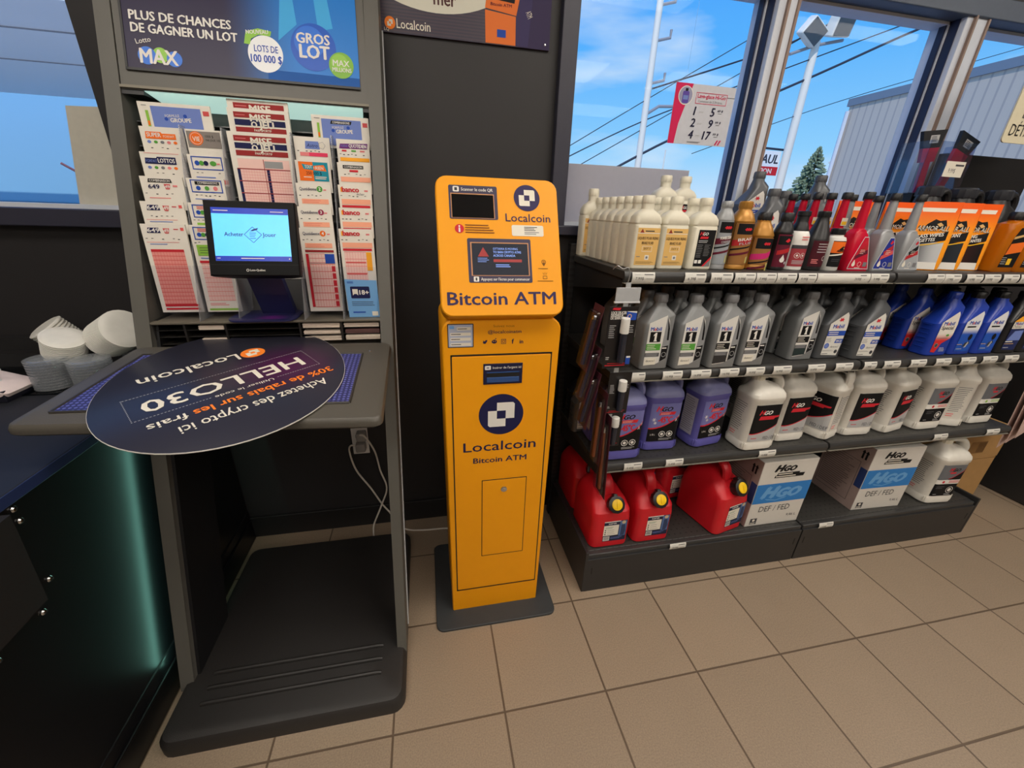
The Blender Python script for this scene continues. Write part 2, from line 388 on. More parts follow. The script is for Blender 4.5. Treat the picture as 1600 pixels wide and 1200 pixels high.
# window frames
M_FR = mat('window_frame_aluminium', (208, 214, 224), 0.45, var=0.04); M_FRB = mat('window_frame_brown_shade', (140, 118, 106), 0.5)
M_GASK = mat('window_gasket', (22, 30, 62), 0.5); M_FRD = mat('window_frame_dark', (48, 48, 62), 0.45); M_SLATE = mat('window_head_slate', (74, 86, 104), 0.5)
M_GLASS = glassy('window_glass')
struct('trim_1', BX(0.275, 0.328, YW-0.03, YW+0.1, 1.22, 2.03, 0.003), M_FRD, label='dark trim beside the left edge of the right window')
struct('trim_2', BX(0.30, 4.2, YW-0.035, YW+0.1, 1.215, 1.246, 0.003), M_FRD, label='dark window sill behind the shelving')
struct('trim_3', BX(-2.6, -0.97, YW-0.035, YW+0.1, 1.205, 1.252, 0.003), M_FRD, label='dark sill below the left window')
def window(n, x0, x1, z0, z1):
    f = bmesh.new()
    for a in ((x0, x0+0.012, z0, z1), (x1-0.012, x1, z0, z1), (x0, x1, z0, z0+0.012), (x0, x1, z1-0.012, z1)):
        box(f, a[0], a[1], YW+0.03, YW+0.09, a[2], a[3])
    w = struct('window_%d' % n, f, M_FR)
    g = obj('pane', BX(x0, x1, YW+0.058, YW+0.062, z0, z1), M_GLASS, w, smooth=0); g['kind'] = 'structure'
    k = bmesh.new()
    for a in ((x0+0.012, x0+0.018, z0+0.012, z1-0.012), (x1-0.018, x1-0.012, z0+0.012, z1-0.012)):
        box(k, a[0], a[1], YW+0.035, YW+0.057, a[2], a[3])
    obj('gasket', k, M_GASK, w, smooth=0)
    return w
window(1, 0.328, 0.995, 1.246, 1.975); window(2, 1.068, 1.765, 1.246, 1.975); window(3, 1.862, 4.2, 1.246, 1.975)
window(4, -2.6, -1.0, 1.252, 2.02)
def mullion(n, x0, x1, lbl):
    m = struct('trim_%d' % n, BX(x0, x1, YW-0.02, YW+0.1, 1.246, 2.03, 0.002), M_FR, label=lbl)
    obj('mullion_side_shade', BX(x0+0.026, x0+0.034, YW-0.030, YW-0.019, 1.246, 1.975), M_FRB, m, smooth=0)  # brown strip puts the shading of the mullion side into colour
    obj('mullion_edge', BX(x1-0.009, x1, YW-0.026, YW-0.019, 1.246, 1.975), M_FRB, m, smooth=0)
    obj('mullion_gasket', BX(x0-0.004, x0+0.006, YW+0.0, YW+0.05, 1.246, 2.03), M_GASK, m, smooth=0)
mullion(4, 0.993, 1.068, 'pale mullion between the first and second right panes')
mullion(5, 1.762, 1.862, 'pale mullion between the second and third right panes')
struct('trim_6', BX(0.30, 4.2, YW-0.03, YW+0.1, 1.972, 2.03, 0.003), M_SLATE, label='slate grey head above the right windows')
# ceiling luminaires
lamp_frame = mat('luminaire_frame', (210, 210, 210), 0.5)
M_DIFF = mat('luminaire_diffuser', (255, 246, 232), 0.5, emit=LAMP, ecol=(255, 246, 234))
for i, (x, y) in enumerate(((-0.9, -0.6), (0.9, -0.6), (2.7, -0.6), (-0.9, -2.2), (0.9, -2.2), (2.7, -2.2), (0.0, -3.6), (1.8, -3.6))):
    t = thing('ceiling_light', 'recessed ceiling light panel, %s of the eight over the store' % ('first', 'second', 'third', 'fourth', 'fifth', 'sixth', 'seventh', 'eighth')[i], 'light', (x, y, 2.5), 0, 'ceiling light panels')
    obj('frame', BX(-0.62, 0.62, -0.32, 0.32, -0.02, 0.0), lamp_frame, t, smooth=0)
    obj('diffuser', BX(-0.59, 0.59, -0.29, 0.29, -0.026, -0.021), M_DIFF, t, smooth=0)

# ================================================================ CASH MACHINE
M_YEL = mat('cabinet_yellow', (238, 158, 10), 0.45, var=0.03, scale=20, spec=0.3); M_GAP = mat('seam_black', (14, 12, 10), 0.6)
M_PLATE = mat('floor_plate_charcoal', (52, 55, 57), 0.6, var=0.15, scale=30, bump=0.1)
M_CHROME = mat('chrome', (205, 205, 205), 0.2, metal=1.0); INK = P('ink_navy', (52, 44, 84)); INKD = P('ink_dark', (30, 30, 70))
t = thing('bitcoin_machine', 'tall yellow cash machine with tilted top on a charcoal floor plate', 'cash machine', (0.028, 0.16, 0))
pl = [(x, y) for x, y, z in ringpts(0, 0.204, 0.19, 0.025, 0.026, 0.151)]
bm = bmesh.new(); loft(bm, [[(x, y, 0.0) for x, y in pl], [(x, y, 0.007) for x, y in pl], [(0.026+(x-0.026)*0.99, 0.151+(y-0.151)*0.99, 0.009) for x, y in pl]])
obj('floor_plate', bm, M_PLATE, t, world=True)
def face_ring(Y, x0, x1, z0, z1, r_top, n=6):
    pts = [(x0[0], z0), (x0[1], z0)]
    out = [(x0[0], Y, z0), (x0[1], Y, z0)]
    for k in range(n):
        a = k*(PI/2)/(n-1); out.append((x1[1]-r_top+r_top*math.cos(a), Y, z1-r_top+r_top*math.sin(a)))
    for k in range(n):
        a = PI/2+k*(PI/2)/(n-1); out.append((x1[0]+r_top+r_top*math.cos(a), Y, z1-r_top+r_top*math.sin(a)))
    return out
bm = bmesh.new()
loft(bm, [face_ring(0.034, (-0.1215, 0.1750), (-0.126, 0.186), 0.009, 1.036, 0.034), face_ring(0.030, (-0.1185, 0.1720), (-0.123, 0.183), 0.009, 1.033, 0.034)][::-1] + [face_ring(0.28, (-0.1215, 0.175), (-0.126, 0.186), 0.009, 1.036, 0.034)])
obj('body', bm, M_YEL, t, world=True)
# service door outline and inner door with lock
def seam(x0, x1, z0, z1, w, y):
    b = bmesh.new()
    for a in ((x0, x0+w, z0, z1), (x1-w, x1, z0, z1), (x0, x1, z0, z0+w), (x0, x1, z1-w, z1)): box(b, a[0], a[1], y-0.0006, y+0.002, a[2], a[3])
    return b
d = obj('service_door', BX(-0.103, 0.163, 0.0285, 0.031, 0.104, 0.937, 0.0012), M_YEL, t, smooth=0, world=True)
obj('door_gap', seam(-0.106, 0.166, 0.0995, 0.943, 0.0042, 0.0295), M_GAP, t, smooth=0, world=True)
c = obj('cash_door', BX(-0.0215, 0.1125, 0.0272, 0.029, 0.247, 0.542, 0.0008), M_YEL, t, smooth=0, world=True)
obj('cash_door_gap', seam(-0.0235, 0.1145, 0.2445, 0.545, 0.0026, 0.0284), M_GAP, t, smooth=0, world=True)
bm = LA([(0, 0.0095), (0.004, 0.0095), (0.005, 0.0075), (0.0052, 0.004)], 20); box(bm, -0.001, 0.001, -0.004, 0.004, 0.0048, 0.006)
bmesh.ops.transform(bm, matrix=Matrix.Translation((0.044, 0.0275, 0.508)) @ Matrix.Rotation(PI/2, 4, 'X'), verts=bm.verts)
obj('lock', bm, M_CHROME, t, world=True)
# bill slot
bm = BX(-0.021, 0.0855, 0.0265, 0.0295, 0.857, 0.916, 0.001)
s = obj('bill_slot', bm, P('slot_navy', (32, 32, 60), 0.4), t, smooth=0, world=True)
bm = BX(-0.012, 0.0765, 0.024, 0.0268, 0.863, 0.878, 0.001); box(bm, -0.012, 0.0765, 0.0255, 0.0268, 0.890, 0.893)
obj('slot_bezel', bm, mat('bezel_blue', (36, 60, 96), 0.25, emit=0.25, ecol=(30, 70, 130)), t, smooth=0, world=True)
obj('slot_mouth', BX(-0.012, 0.0765, 0.0262, 0.0266, 0.878, 0.890), M_GAP, t, smooth=0, world=True)
L0 = t.location
def bodymap(y): return lambda u, v, e: (u-L0.x, y-e-L0.y, v-L0.z)
a = Art(); a.text("Insérer de l'argent ici", 0.004, 0.902, 0.0065, WHITE, w=0.077, bold=0.01); a.rrect(-0.017, 0.8995, -0.001, 0.911, 0.002, WHITE); a.rect(-0.0125, 0.9035, -0.0055, 0.907, GREY, 2)
a.build('lettering', t, bodymap(0.0263))
a = Art(); a.disc(0.0305, 0.763, 0.0635, INKD, 1, 40); localcoin(a, 0.0305, 0.763, 0.0375, WHITE, 2); a.build('logo', t, bodymap(0.0283))
a = Art(); a.text('Localcoin', 0.0295, 0.648, 0.030, INKD, al='C', bold=0.012, w=0.212); a.build('lettering', t, bodymap(0.0283))
a = Art(); a.text('Bitcoin ATM', 0.0305, 0.6075, 0.0175, INKD, al='C', bold=0.022, w=0.158); a.build('lettering', t, bodymap(0.0283))
a = Art(); a.text('Suivez nous', 0.032, 1.0145, 0.0062, P('ink_faint', (150, 92, 20)), al='C', w=0.055); a.text('@localcoinatm', 0.0345, 0.998, 0.0085, INKD, al='C', bold=0.012, w=0.088)
x = -0.017; z = 0.976                                     # five small social icons
a.poly([(x-0.006, z-0.001), (x-0.003, z-0.005), (x+0.002, z-0.005), (x+0.0055, z+0.001), (x+0.007, z+0.004), (x+0.004, z+0.005), (x+0.001, z+0.004), (x, z+0.001), (x-0.005, z+0.004), (x-0.004, z)], INKD, 2)
x = 0.0075; a.disc(x, z, 0.0068, INKD, 2, sy=0.75); a.disc(x-0.0025, z+0.0008, 0.0012, M_YEL, 3); a.disc(x+0.0025, z+0.0008, 0.0012, M_YEL, 3); a.line(x, z+0.004, x+0.003, z+0.008, 0.001, INKD, 2); a.disc(x+0.004, z+0.008, 0.0014, INKD, 2)
x = 0.032; a.frame(x-0.0065, z-0.0065, x+0.0065, z+0.0065, 0.0012, INKD, 2); a.ring(x, z, 0.0038, 0.0012, INKD, 2); a.disc(x+0.0042, z+0.0042, 0.0008, INKD, 2)
a.text('f', 0.0565, z-0.0065, 0.0125, INKD, al='C', bold=0.03); a.text('in', 0.0795, z-0.0065, 0.0105, INKD, al='C', bold=0.03)
a.build('lettering', t, bodymap(0.0300))
# notice with a dark border
a = Art(); a.rrect(-0.112, 0.9625, -0.046, 1.025, 0.002, P('sticker_border', (60, 52, 60))); a.rect(-0.1095, 0.965, -0.0485, 1.0225, P('sticker_lilac', (176, 184, 204)), 2); a.rect(-0.107, 1.012, -0.095, 1.020, SKYB, 3)
for i, (zz, x0) in enumerate(((1.012, -0.088), (0.998, -0.105), (0.985, -0.105), (0.971, -0.105))): a.rect(x0, zz-0.004, -0.053, zz+0.004, CREAM, 3); a.bars(x0+0.002, zz+0.002, 0.03, 0.004, 1, DGREY, 4)
a.build('notice_sticker', t, bodymap(0.0300))
# tilted head
A_, B_ = -0.4985, 0.474; KS = math.hypot(1, B_); HB = 1.0495
def headpt(u, s, d=0.0):      # u across, s up the slope, d out of the face
    z = HB+s/KS; y = A_+B_*z
    return (u, y-d/KS, z+d*B_/KS)
def head_ring(x0, x1, s0, s1, r, d):
    pts = []
    for q, (cx, cy) in enumerate(((x1-r, s1-r), (x0+r, s1-r), (x0+r, s0+r), (x1-r, s0+r))):
        for k in range(6):
            a_ = q*PI/2+k*PI/10; pts.append(headpt(cx+r*math.cos(a_), cy+r*math.sin(a_), d))
    return pts
bm = bmesh.new()
loft(bm, [head_ring(-0.123, 0.178, 0.004, 0.345, 0.026, 0.0), head_ring(-0.1255, 0.1805, 0.0015, 0.3475, 0.028, -0.003), head_ring(-0.1255, 0.1805, 0.0015, 0.3475, 0.028, -0.045), head_ring(-0.11, 0.165, 0.02, 0.33, 0.02, -0.05)])
obj('head', bm, M_YEL, t, world=True)
bm = BX(-0.1, 0.155, 0.06, 0.26, 1.03, 1.12); box(bm, -0.1, 0.155, 0.10, 0.26, 1.12, 1.26)
obj('head_case', bm, M_YEL, t, smooth=0, world=True)
def headmap(d=0.0005): return lambda u, v, e: tuple(Vector(headpt(u, v, d+e))-L0)
M_PANEL = P('panel_slate', (66, 62, 84), 0.45); M_BRASS = P('rim_copper', (196, 140, 96), 0.35); M_SCR = mat('scanner_window', (14, 15, 17), 0.06, spec=0.6)
a = Art(); a.rrect(-0.0945, 0.240, 0.0245, 0.3235, 0.004, M_PANEL, 1); a.rect(-0.090, 0.2425, 0.0165, 0.3035, M_BRASS, 2); a.rect(-0.088, 0.2435, 0.0145, 0.301, M_SCR, 3)
a.rrect(-0.084, 0.307, -0.069, 0.3205, 0.003, WHITE, 2); a.rect(-0.080, 0.310, -0.0735, 0.3175, DGREY, 3); a.text('Scanner le code QR', -0.064, 0.310, 0.0075, WHITE, 2, bold=0.012, w=0.078)
a.build('scanner_panel', t, headmap())
a = Art(); a.disc(0.100, 0.298, 0.0335, INK, 1, 40); localcoin(a, 0.100, 0.298, 0.0205, CREAM, 2); a.build('logo', t, headmap())
a = Art(); a.text('Localcoin', 0.1005, 0.2375, 0.0195, INK, al='C', bold=0.006, w=0.115); a.build('lettering', t, headmap())
a = Art(); a.disc(-0.0725, 0.216, 0.011, RED, 1); a.rect(-0.0745, 0.2075, -0.0705, 0.2185, WHITE, 2); a.disc(-0.0725, 0.222, 0.0022, WHITE, 2); a.bars(-0.0585, 0.2285, 0.076, 0.024, 4, P('ink_brown', (140, 84, 26)), 2); a.build('warning_sticker', t, headmap())
a = Art(); a.rrect(0.057, 0.201, 0.1385, 0.2285, 0.004, CREAM, 1); a.bars(0.089, 0.2255, 0.034, 0.012, 3, DGREY, 2); a.bars(0.089, 0.2125, 0.042, 0.008, 2, GREY, 2); a.build('white_sticker', t, headmap())
M_TS = mat('touch_screen', (44, 46, 52), 0.12, emit=0.35, ecol=(52, 56, 66)); M_TSR = mat('touch_screen_red', (150, 50, 50), 0.3, emit=0.2); M_TSB = mat('touch_screen_blue', (120, 150, 220), 0.3, emit=0.55)
a = Art(); a.rrect(-0.0555, 0.0835, 0.103, 0.193, 0.004, M_PANEL, 1); a.rect(-0.0485, 0.1005, 0.097, 0.1835, M_BRASS, 2); a.rect(-0.0455, 0.102, 0.0945, 0.181, M_TS, 3)
a.poly([(-0.031, 0.148), (-0.004, 0.148), (-0.0175, 0.171)], M_TSR, 4); a.bars(-0.032, 0.146, 0.028, 0.013, 3, M_TSB, 4, 0.3)
a.text('OTTAWA IS MOVING', 0.007, 0.165, 0.0052, M_TSB, 4, w=0.062, bold=0.01); a.text('TO BAN CRYPTO ATMS', 0.007, 0.1565, 0.0056, M_TSB, 4, w=0.070, bold=0.02); a.text('ACROSS CANADA', 0.007, 0.148, 0.0056, M_TSB, 4, w=0.055, bold=0.02)
a.rect(0.007, 0.1345, 0.078, 0.1415, M_TSR, 4); a.bars(0.012, 0.130, 0.044, 0.009, 2, M_TSB, 4)
a.rrect(-0.044, 0.086, -0.031, 0.0985, 0.002, WHITE, 2); a.rect(-0.0395, 0.0885, -0.0355, 0.096, DGREY, 3); a.text("Appuyez sur l'écran pour commencer", -0.026, 0.089, 0.0068, WHITE, 2, bold=0.012, w=0.122)
a.build('touch_screen', t, headmap())
INKB = P('ink_bronze', (120, 76, 24))
a = Art(); x, s = 0.1345, 0.136; a.ring(x, s, 0.0058, 0.0012, INKB); a.ring(x, s, 0.0024, 0.001, INKB); a.poly([(x-0.005, s-0.0025), (x+0.005, s-0.0025), (x, s-0.011)], INKB); a.bars(x-0.015, 0.121, 0.03, 0.003, 1, INKB)
x, s = 0.136, 0.098; a.frame(x-0.0055, s-0.005, x+0.0055, s+0.003, 0.0012, INKB); a.line(x-0.003, s+0.006, x-0.005, s+0.011, 0.001, INKB); a.line(x, s+0.006, x, s+0.012, 0.001, INKB); a.line(x+0.003, s+0.006, x+0.005, s+0.011, 0.001, INKB); a.bars(x-0.02, 0.0895, 0.042, 0.003, 1, INKB)
a.build('contact_icons', t, headmap())
a = Art(); a.text('Bitcoin ATM', 0.0255, 0.0295, 0.0305, INK, al='C', bold=0.022, w=0.270); a.build('lettering', t, headmap())

# ================================================================ LOTTERY KIOSK
KA, KB = -0.115, 0.31; KK = math.hypot(1, KB)
M_KIO = mat('kiosk_grey_brown', (90, 88, 82), 0.5, var=0.04, scale=40); M_KDK = mat('kiosk_dark', (78, 77, 75), 0.55, var=0.1); M_KBL = mat('kiosk_black', (22, 22, 24), 0.45)
M_PLAT = mat('kiosk_platform', (38, 36, 35), 0.5, var=0.2, scale=500, bump=0.35)
kio = thing('lottery_kiosk', 'tall grey lottery play stand with ticket rack and black platform base', 'kiosk', (-0.567, 0.08, 0))
KL = kio.location
def kp(x, z, d=0.0):           # point on the leaning frame plane; d = distance out towards the viewer
    return (x, KA+KB*z-d, z)
def kbox(x0, x1, z0, z1, d0, d1, bm=None):
    """box that leans with the frame: d measured horizontally from the frame plane (negative = behind)"""
    bm = bm or bmesh.new()
    v = [bm.verts.new(kp(x, z, d)) for x in (x0, x1) for d in (d1, d0) for z in (z0, z1)]
    for q in ((0, 1, 3, 2), (4, 6, 7, 5), (0, 4, 5, 1), (2, 3, 7, 6), (0, 2, 6, 4), (1, 5, 7, 3)): bm.faces.new([v[i] for i in q])
    return bm
# platform with three ribs and a rounded front
bm = RR([(0.0, 0.300, 0.325, 0.035, -0.572, 0.075), (0.035, 0.300, 0.325, 0.035, -0.572, 0.075), (0.048, 0.292, 0.317, 0.03, -0.572, 0.075), (0.052, 0.280, 0.305, 0.025, -0.572, 0.075)])
pf = obj('platform', bm, M_PLAT, kio, world=True)
bm = bmesh.new()
for yy in (-0.085, -0.125, -0.165):
    for s_ in (-0.006,):
        pts = [(-0.80, yy, 0.052), (-0.79, yy, 0.055), (-0.35, yy+0.0, 0.055), (-0.34, yy, 0.052)]
        tube(bm, pts, 0.0055, 8)
obj('platform_rib', bm, M_PLAT, kio, world=True)
def post(x0, x1, name):
    bm = kbox(x0, x1, 0.03, 1.86, 0.0, -0.12)
    return obj(name, bm, M_KIO, kio, smooth=0, world=True)
# left post: front face and side wing, shaped open to pass the added glow
bm = bmesh.new(); kbox(-0.880, -0.846, 0.03, 1.86, 0.0, -0.005, bm); kbox(-0.851, -0.846, 0.03, 1.86, -0.004, -0.10, bm); obj('post', bm, M_KIO, kio, smooth=0, world=True)
bm = bmesh.new()
for zz in (0,):
    v = []
    for x0, x1, z in ((-0.298, -0.271, 0.03), (-0.281, -0.244, 1.86)):
        v.append([bm.verts.new(p) for p in (kp(x0, z), kp(x1, z), kp(x1, z, -0.10), kp(x0, z, -0.10))])
    for i in range(4): bm.faces.new((v[0][i], v[0][(i+1) % 4], v[1][(i+1) % 4], v[1][i]))
    bm.faces.new(v[0]); bm.faces.new(v[1])
obj('post', bm, M_KIO, kio, smooth=0, world=True)
bm = bmesh.new()
for z0, z1 in ((0.03, 1.86),):
    v = []
    for x, z in ((-0.2712, 0.03), (-0.2442, 1.86)):
        v.append([bm.verts.new(p) for p in (kp(x-0.001, z, -0.096), kp(x+0.0035, z, -0.096), kp(x+0.0035, z, -0.1035), kp(x-0.001, z, -0.1035))])
    for i in range(4): bm.faces.new((v[0][i], v[0][(i+1) % 4], v[1][(i+1) % 4], v[1][i]))
    bm.faces.new(v[0]); bm.faces.new(v[1])
obj('edge_trim', bm, mat('trim_silver', (190, 192, 194), 0.35), kio, smooth=0, world=True)
# lower rear panel and wings
bm = bmesh.new(); kbox(-0.846, -0.838, 0.05, 1.0, -0.02, -0.20, bm)
obj('side_panel', bm, M_KBL, kio, smooth=0, world=True)
# header with banner
bm = kbox(-0.844, -0.283, 1.525, 1.86, -0.002, -0.15); obj('header', bm, M_KIO, kio, smooth=0, world=True)
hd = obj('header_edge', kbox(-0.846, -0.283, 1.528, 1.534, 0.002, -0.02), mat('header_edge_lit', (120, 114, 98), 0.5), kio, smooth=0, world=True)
def tiltbox(x0, x1, dz):
    bm = bmesh.new(); v = [bm.verts.new(kp(x+(0.018 if (x == x0 and d < -0.05) else -0.012 if (x == x1 and d < -0.05) else 0), z+dz, d)) for x in (x0, x1) for d, z in ((-0.008, 1.5235), (-0.008, 1.5275), (-0.105, 1.497), (-0.105, 1.501))]
    for q in ((0, 1, 3, 2), (4, 6, 7, 5), (0, 4, 5, 1), (2, 3, 7, 6), (0, 2, 6, 4), (1, 5, 7, 3)): bm.faces.new([v[i] for i in q])
    return bm
M_STRIP = mat('strip_diffuser', (200, 250, 235), 0.4, emit=0.62, ecol=(206, 242, 232))
bm = tiltbox(-0.80, -0.30, 0.0); obj('light_strip', bm, M_STRIP, kio, smooth=0, world=True)
bm = bmesh.new(); kbox(-0.846, -0.80, 1.515, 1.5255, -0.004, -0.15, bm); kbox(-0.30, -0.283, 1.515, 1.5255, -0.004, -0.15, bm); kbox(-0.80, -0.30, 1.478, 1.4965, -0.10, -0.112, bm)
obj('strip_housing', bm, M_KBL, kio, smooth=0, world=True)
def kmap(d=0.001):
    return lambda u, v, e: tuple(Vector(kp(u, v, d+e))-KL)
M_BAN = blend('banner_blue', (44, 38, 66), (36, 122, 206), 0, -0.05, 0.13, 0.35)
def disc_ball(a, x, y, r, m, m2, L): a.disc(x, y, r, m, L, 40); a.disc(x-r*0.25, y+r*0.3, r*0.55, m2, L+1, 24)
a = Art(); bz0, bz1 = 1.5715, 1.80
a.rect(-0.823, bz0, -0.302, bz1, M_BAN, 1, 8)
bl, bl2 = P('ball_blue', (24, 86, 190), 0.3), P('ball_blue_hi', (44, 112, 214), 0.3); gr, gr2 = P('ball_green', (120, 176, 50), 0.3), P('ball_green_hi', (140, 194, 66), 0.3); wh = P('ball_white', (232, 234, 236), 0.3)
a.poly([(-0.52, bz0+0.0), (-0.302, bz0), (-0.302, bz0+0.02), (-0.52, bz0+0.022)], P('banner_floor', (30, 88, 164)), 2)
a.poly([(-0.475, 1.80), (-0.455, 1.80), (-0.445, 1.70), (-0.49, 1.66)], P('banner_ray', (70, 168, 226)), 2); a.poly([(-0.405, 1.80), (-0.375, 1.80), (-0.36, 1.70), (-0.395, 1.69)], P('banner_ray', (70, 168, 226)), 2)
a.disc(-0.409, 1.653, 0.0535, bl, 3, 40); a.disc(-0.418, 1.664, 0.036, bl2, 4, 32)
a.disc(-0.522, 1.627, 0.040, wh, 3, 40, 1.02)
a.disc(-0.345, 1.618, 0.030, gr, 5, 36); a.disc(-0.349, 1.624, 0.02, gr2, 6, 28)
a.poly([(-0.566+0.0*k, 0) for k in range(0)] or [(-0.569, 1.646), (-0.563, 1.673), (-0.535, 1.682), (-0.505, 1.678), (-0.508, 1.667), (-0.535, 1.668), (-0.552, 1.658), (-0.556, 1.645)], gr2, 4)
a.text('NOUVEAU', -0.537, 1.6695, 0.0085, WHITE, 6, al='C', bold=0.03, w=0.05, rot=0.08)
a.text('LOTS DE', -0.520, 1.631, 0.0145, BLUE, 5, al='C', bold=0.01, w=0.054); a.text('100 000 $', -0.521, 1.608, 0.0165, BLUE, 5, al='C', bold=0.02, w=0.070)
a.text('GROS', -0.409, 1.661, 0.022, WHITE, 6, al='C', bold=0.035, w=0.078); a.text('LOT', -0.407, 1.628, 0.029, WHITE, 6, al='C', bold=0.04, w=0.070)
a.text('MAX', -0.345, 1.616, 0.0135, WHITE, 8, al='C', bold=0.02, w=0.040); a.text('MILLIONS', -0.344, 1.603, 0.0095, WHITE, 8, al='C', bold=0.02, w=0.046)
a.text('PLUS DE CHANCES', -0.809, 1.673, 0.0185, WHITE, 5, bold=0.035, w=0.214); a.text('DE GAGNER UN LOT', -0.808, 1.647, 0.0185, WHITE, 5, bold=0.035, w=0.225)
a.text('Lotto', -0.800, 1.6215, 0.0105, WHITE, 5, bold=0.01, w=0.032, rot=0.25)
a.disc(-0.781, 1.599, 0.019, bl2, 4); a.disc(-0.753, 1.602, 0.0165, gr2, 3); a.disc(-0.724, 1.596, 0.0165, bl2, 4)
a.text('MAX', -0.756, 1.583, 0.030, WHITE, 6, al='C', bold=0.03, w=0.078)
a.build('banner', kio, kmap())
obj('banner_frame', (lambda b: (kbox(-0.828, -0.823, 1.566, 1.80, 0.003, -0.001, b), kbox(-0.828, -0.302, 1.566, 1.5715, 0.003, -0.001, b), b)[2])(bmesh.new()), M_KBL, kio, smooth=0, world=True)
# rack back, side cheeks, ledge, compartments
obj('rack_back', kbox(-0.846, -0.283, 0.90, 1.53, -0.095, -0.11), M_KDK, kio, smooth=0, world=True)
bm = bmesh.new()
for k in range(5): kbox(-0.846, -0.283, 1.24+k*0.0555, 1.243+k*0.0555, -0.05, -0.096, bm)
obj('rack_rail', bm, mat('rail_grey', (84, 84, 84), 0.4), kio, smooth=0, world=True)
bm = bmesh.new(); box(bm, -0.858, -0.285, 0.196, 0.34, 0.992, 0.999, 0.002); obj('ledge', bm, mat('ledge_grey', (104, 98, 86), 0.45), kio, smooth=0, world=True)
bm = bmesh.new()
for x in (-0.846, -0.775, -0.680, -0.500, -0.393, -0.288): box(bm, x-0.0025, x+0.0025, 0.20, 0.335, 0.938, 0.992)
for z in (0.938, 0.957, 0.975): box(bm, -0.846, -0.286, 0.205, 0.335, z-0.001, z+0.001)
box(bm, -0.846, -0.286, 0.33, 0.336, 0.937, 0.992)
obj('slip_compartments', bm, mat('compartment_black', (40, 38, 36), 0.25), kio, smooth=0, world=True)
# tray
TZ = lambda y: 0.9197+0.118*y
bm = bmesh.new()
cor = [(-0.925, -0.155), (-0.258, -0.205), (-0.262, 0.170), (-0.884, 0.182)]
def tray_ring(k, dz):
    cx = sum(c[0] for c in cor)/4; cy = sum(c[1] for c in cor)/4; out = []; n = 5
    for i in range(4):
        p0, p1, p2 = Vector(cor[i-1]), Vector(cor[i]), Vector(cor[(i+1) % 4]); r = 0.022
        a0 = p1+(p0-p1).normalized()*r; a1 = p1+(p2-p1).normalized()*r
        for j in range(n):
            t_ = j/(n-1); q = a0*(1-t_)**2+p1*2*t_*(1-t_)+a1*t_**2
            x = cx+(q.x-cx)*k; y = cy+(q.y-cy)*k; out.append((x, y, TZ(y)+dz))
    return out
loft(bm, [tray_ring(0.975, -0.024), tray_ring(0.998, -0.019), tray_ring(1.0, -0.011), tray_ring(0.99, -0.003), tray_ring(0.974, 0.0)])
obj('tray', bm, mat('tray_grey_brown', (80, 76, 69), 0.42, var=0.06, scale=400, bump=0.12), kio, world=True)
M_MAT = dotted('tray_mat_blue', (36, 38, 92), (98, 102, 172), 0.0095, 0.0029, 0.55)
bm = bmesh.new()
q = [(-0.872, -0.118), (-0.329, -0.140), (-0.330, 0.098), (-0.842, 0.130)]
vv = [bm.verts.new((x, y, TZ(y)+0.0012)) for x, y in q]; bm.faces.new(vv)
ex = bmesh.ops.extrude_face_region(bm, geom=bm.faces[:]); bmesh.ops.translate(bm, verts=[g for g in ex['geom'] if isinstance(g, bmesh.types.BMVert)], vec=(0, 0, -0.002))
obj('tray_mat', bm, M_MAT, kio, smooth=0, world=True)
bm = bmesh.new()
for i in range(4):
    p0, p1 = q[i], q[(i+1) % 4]; tube(bm, [(p0[0], p0[1], TZ(p0[1])+0.0015), (p1[0], p1[1], TZ(p1[1])+0.0015)], 0.0028, 6)
obj('mat_rim', bm, mat('rim_dark', (50, 47, 44), 0.4), kio, world=True)
obj('tray_screw', LA([(0, 0.004), (0.002, 0.0035), (0.003, 0.001)], 12, (-0.313, 0.112, TZ(0.112))), M_CHROME, kio, world=True)
obj('tray_bracket', (lambda b: (box(b, -0.84, -0.815, -0.02, 0.17, 0.80, 0.885), box(b, -0.315, -0.295, -0.02, 0.17, 0.80, 0.885), b)[2])(bmesh.new()), M_KBL, kio, smooth=0, world=True)
M_FIN = glassy('acrylic_fin', (225, 225, 228), 0.08, fac=0.03, body=0.22)
for x in (-0.7320, -0.6405, -0.4822, -0.3835): obj('rack_divider', kbox(x-0.001, x+0.001, 1.0, 1.455, 0.0, -0.094), M_FIN, kio, smooth=0, world=True)
# clear pockets in front of the lower slips
M_ACR = glassy('acrylic', (250, 250, 252), 0.05, fac=0.015)
for x0, x1 in ((-0.835, -0.735), (-0.732, -0.645), (-0.632, -0.482), (-0.480, -0.388), (-0.378, -0.288)):
    obj('clear_pocket', BX(x0, x1, 0.2255, 0.2270, 1.0, 1.135), M_ACR, kio, smooth=0, world=True)
# glowing tube added behind the left post to cast teal on the counter side
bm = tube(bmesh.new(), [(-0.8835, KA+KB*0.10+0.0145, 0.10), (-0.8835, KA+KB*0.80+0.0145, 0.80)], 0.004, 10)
lm = obj('added_glow_tube', bm, mat('added_glow_teal', (170, 240, 220), 0.4, emit=11.0, ecol=(140, 215, 196)), kio, world=True)
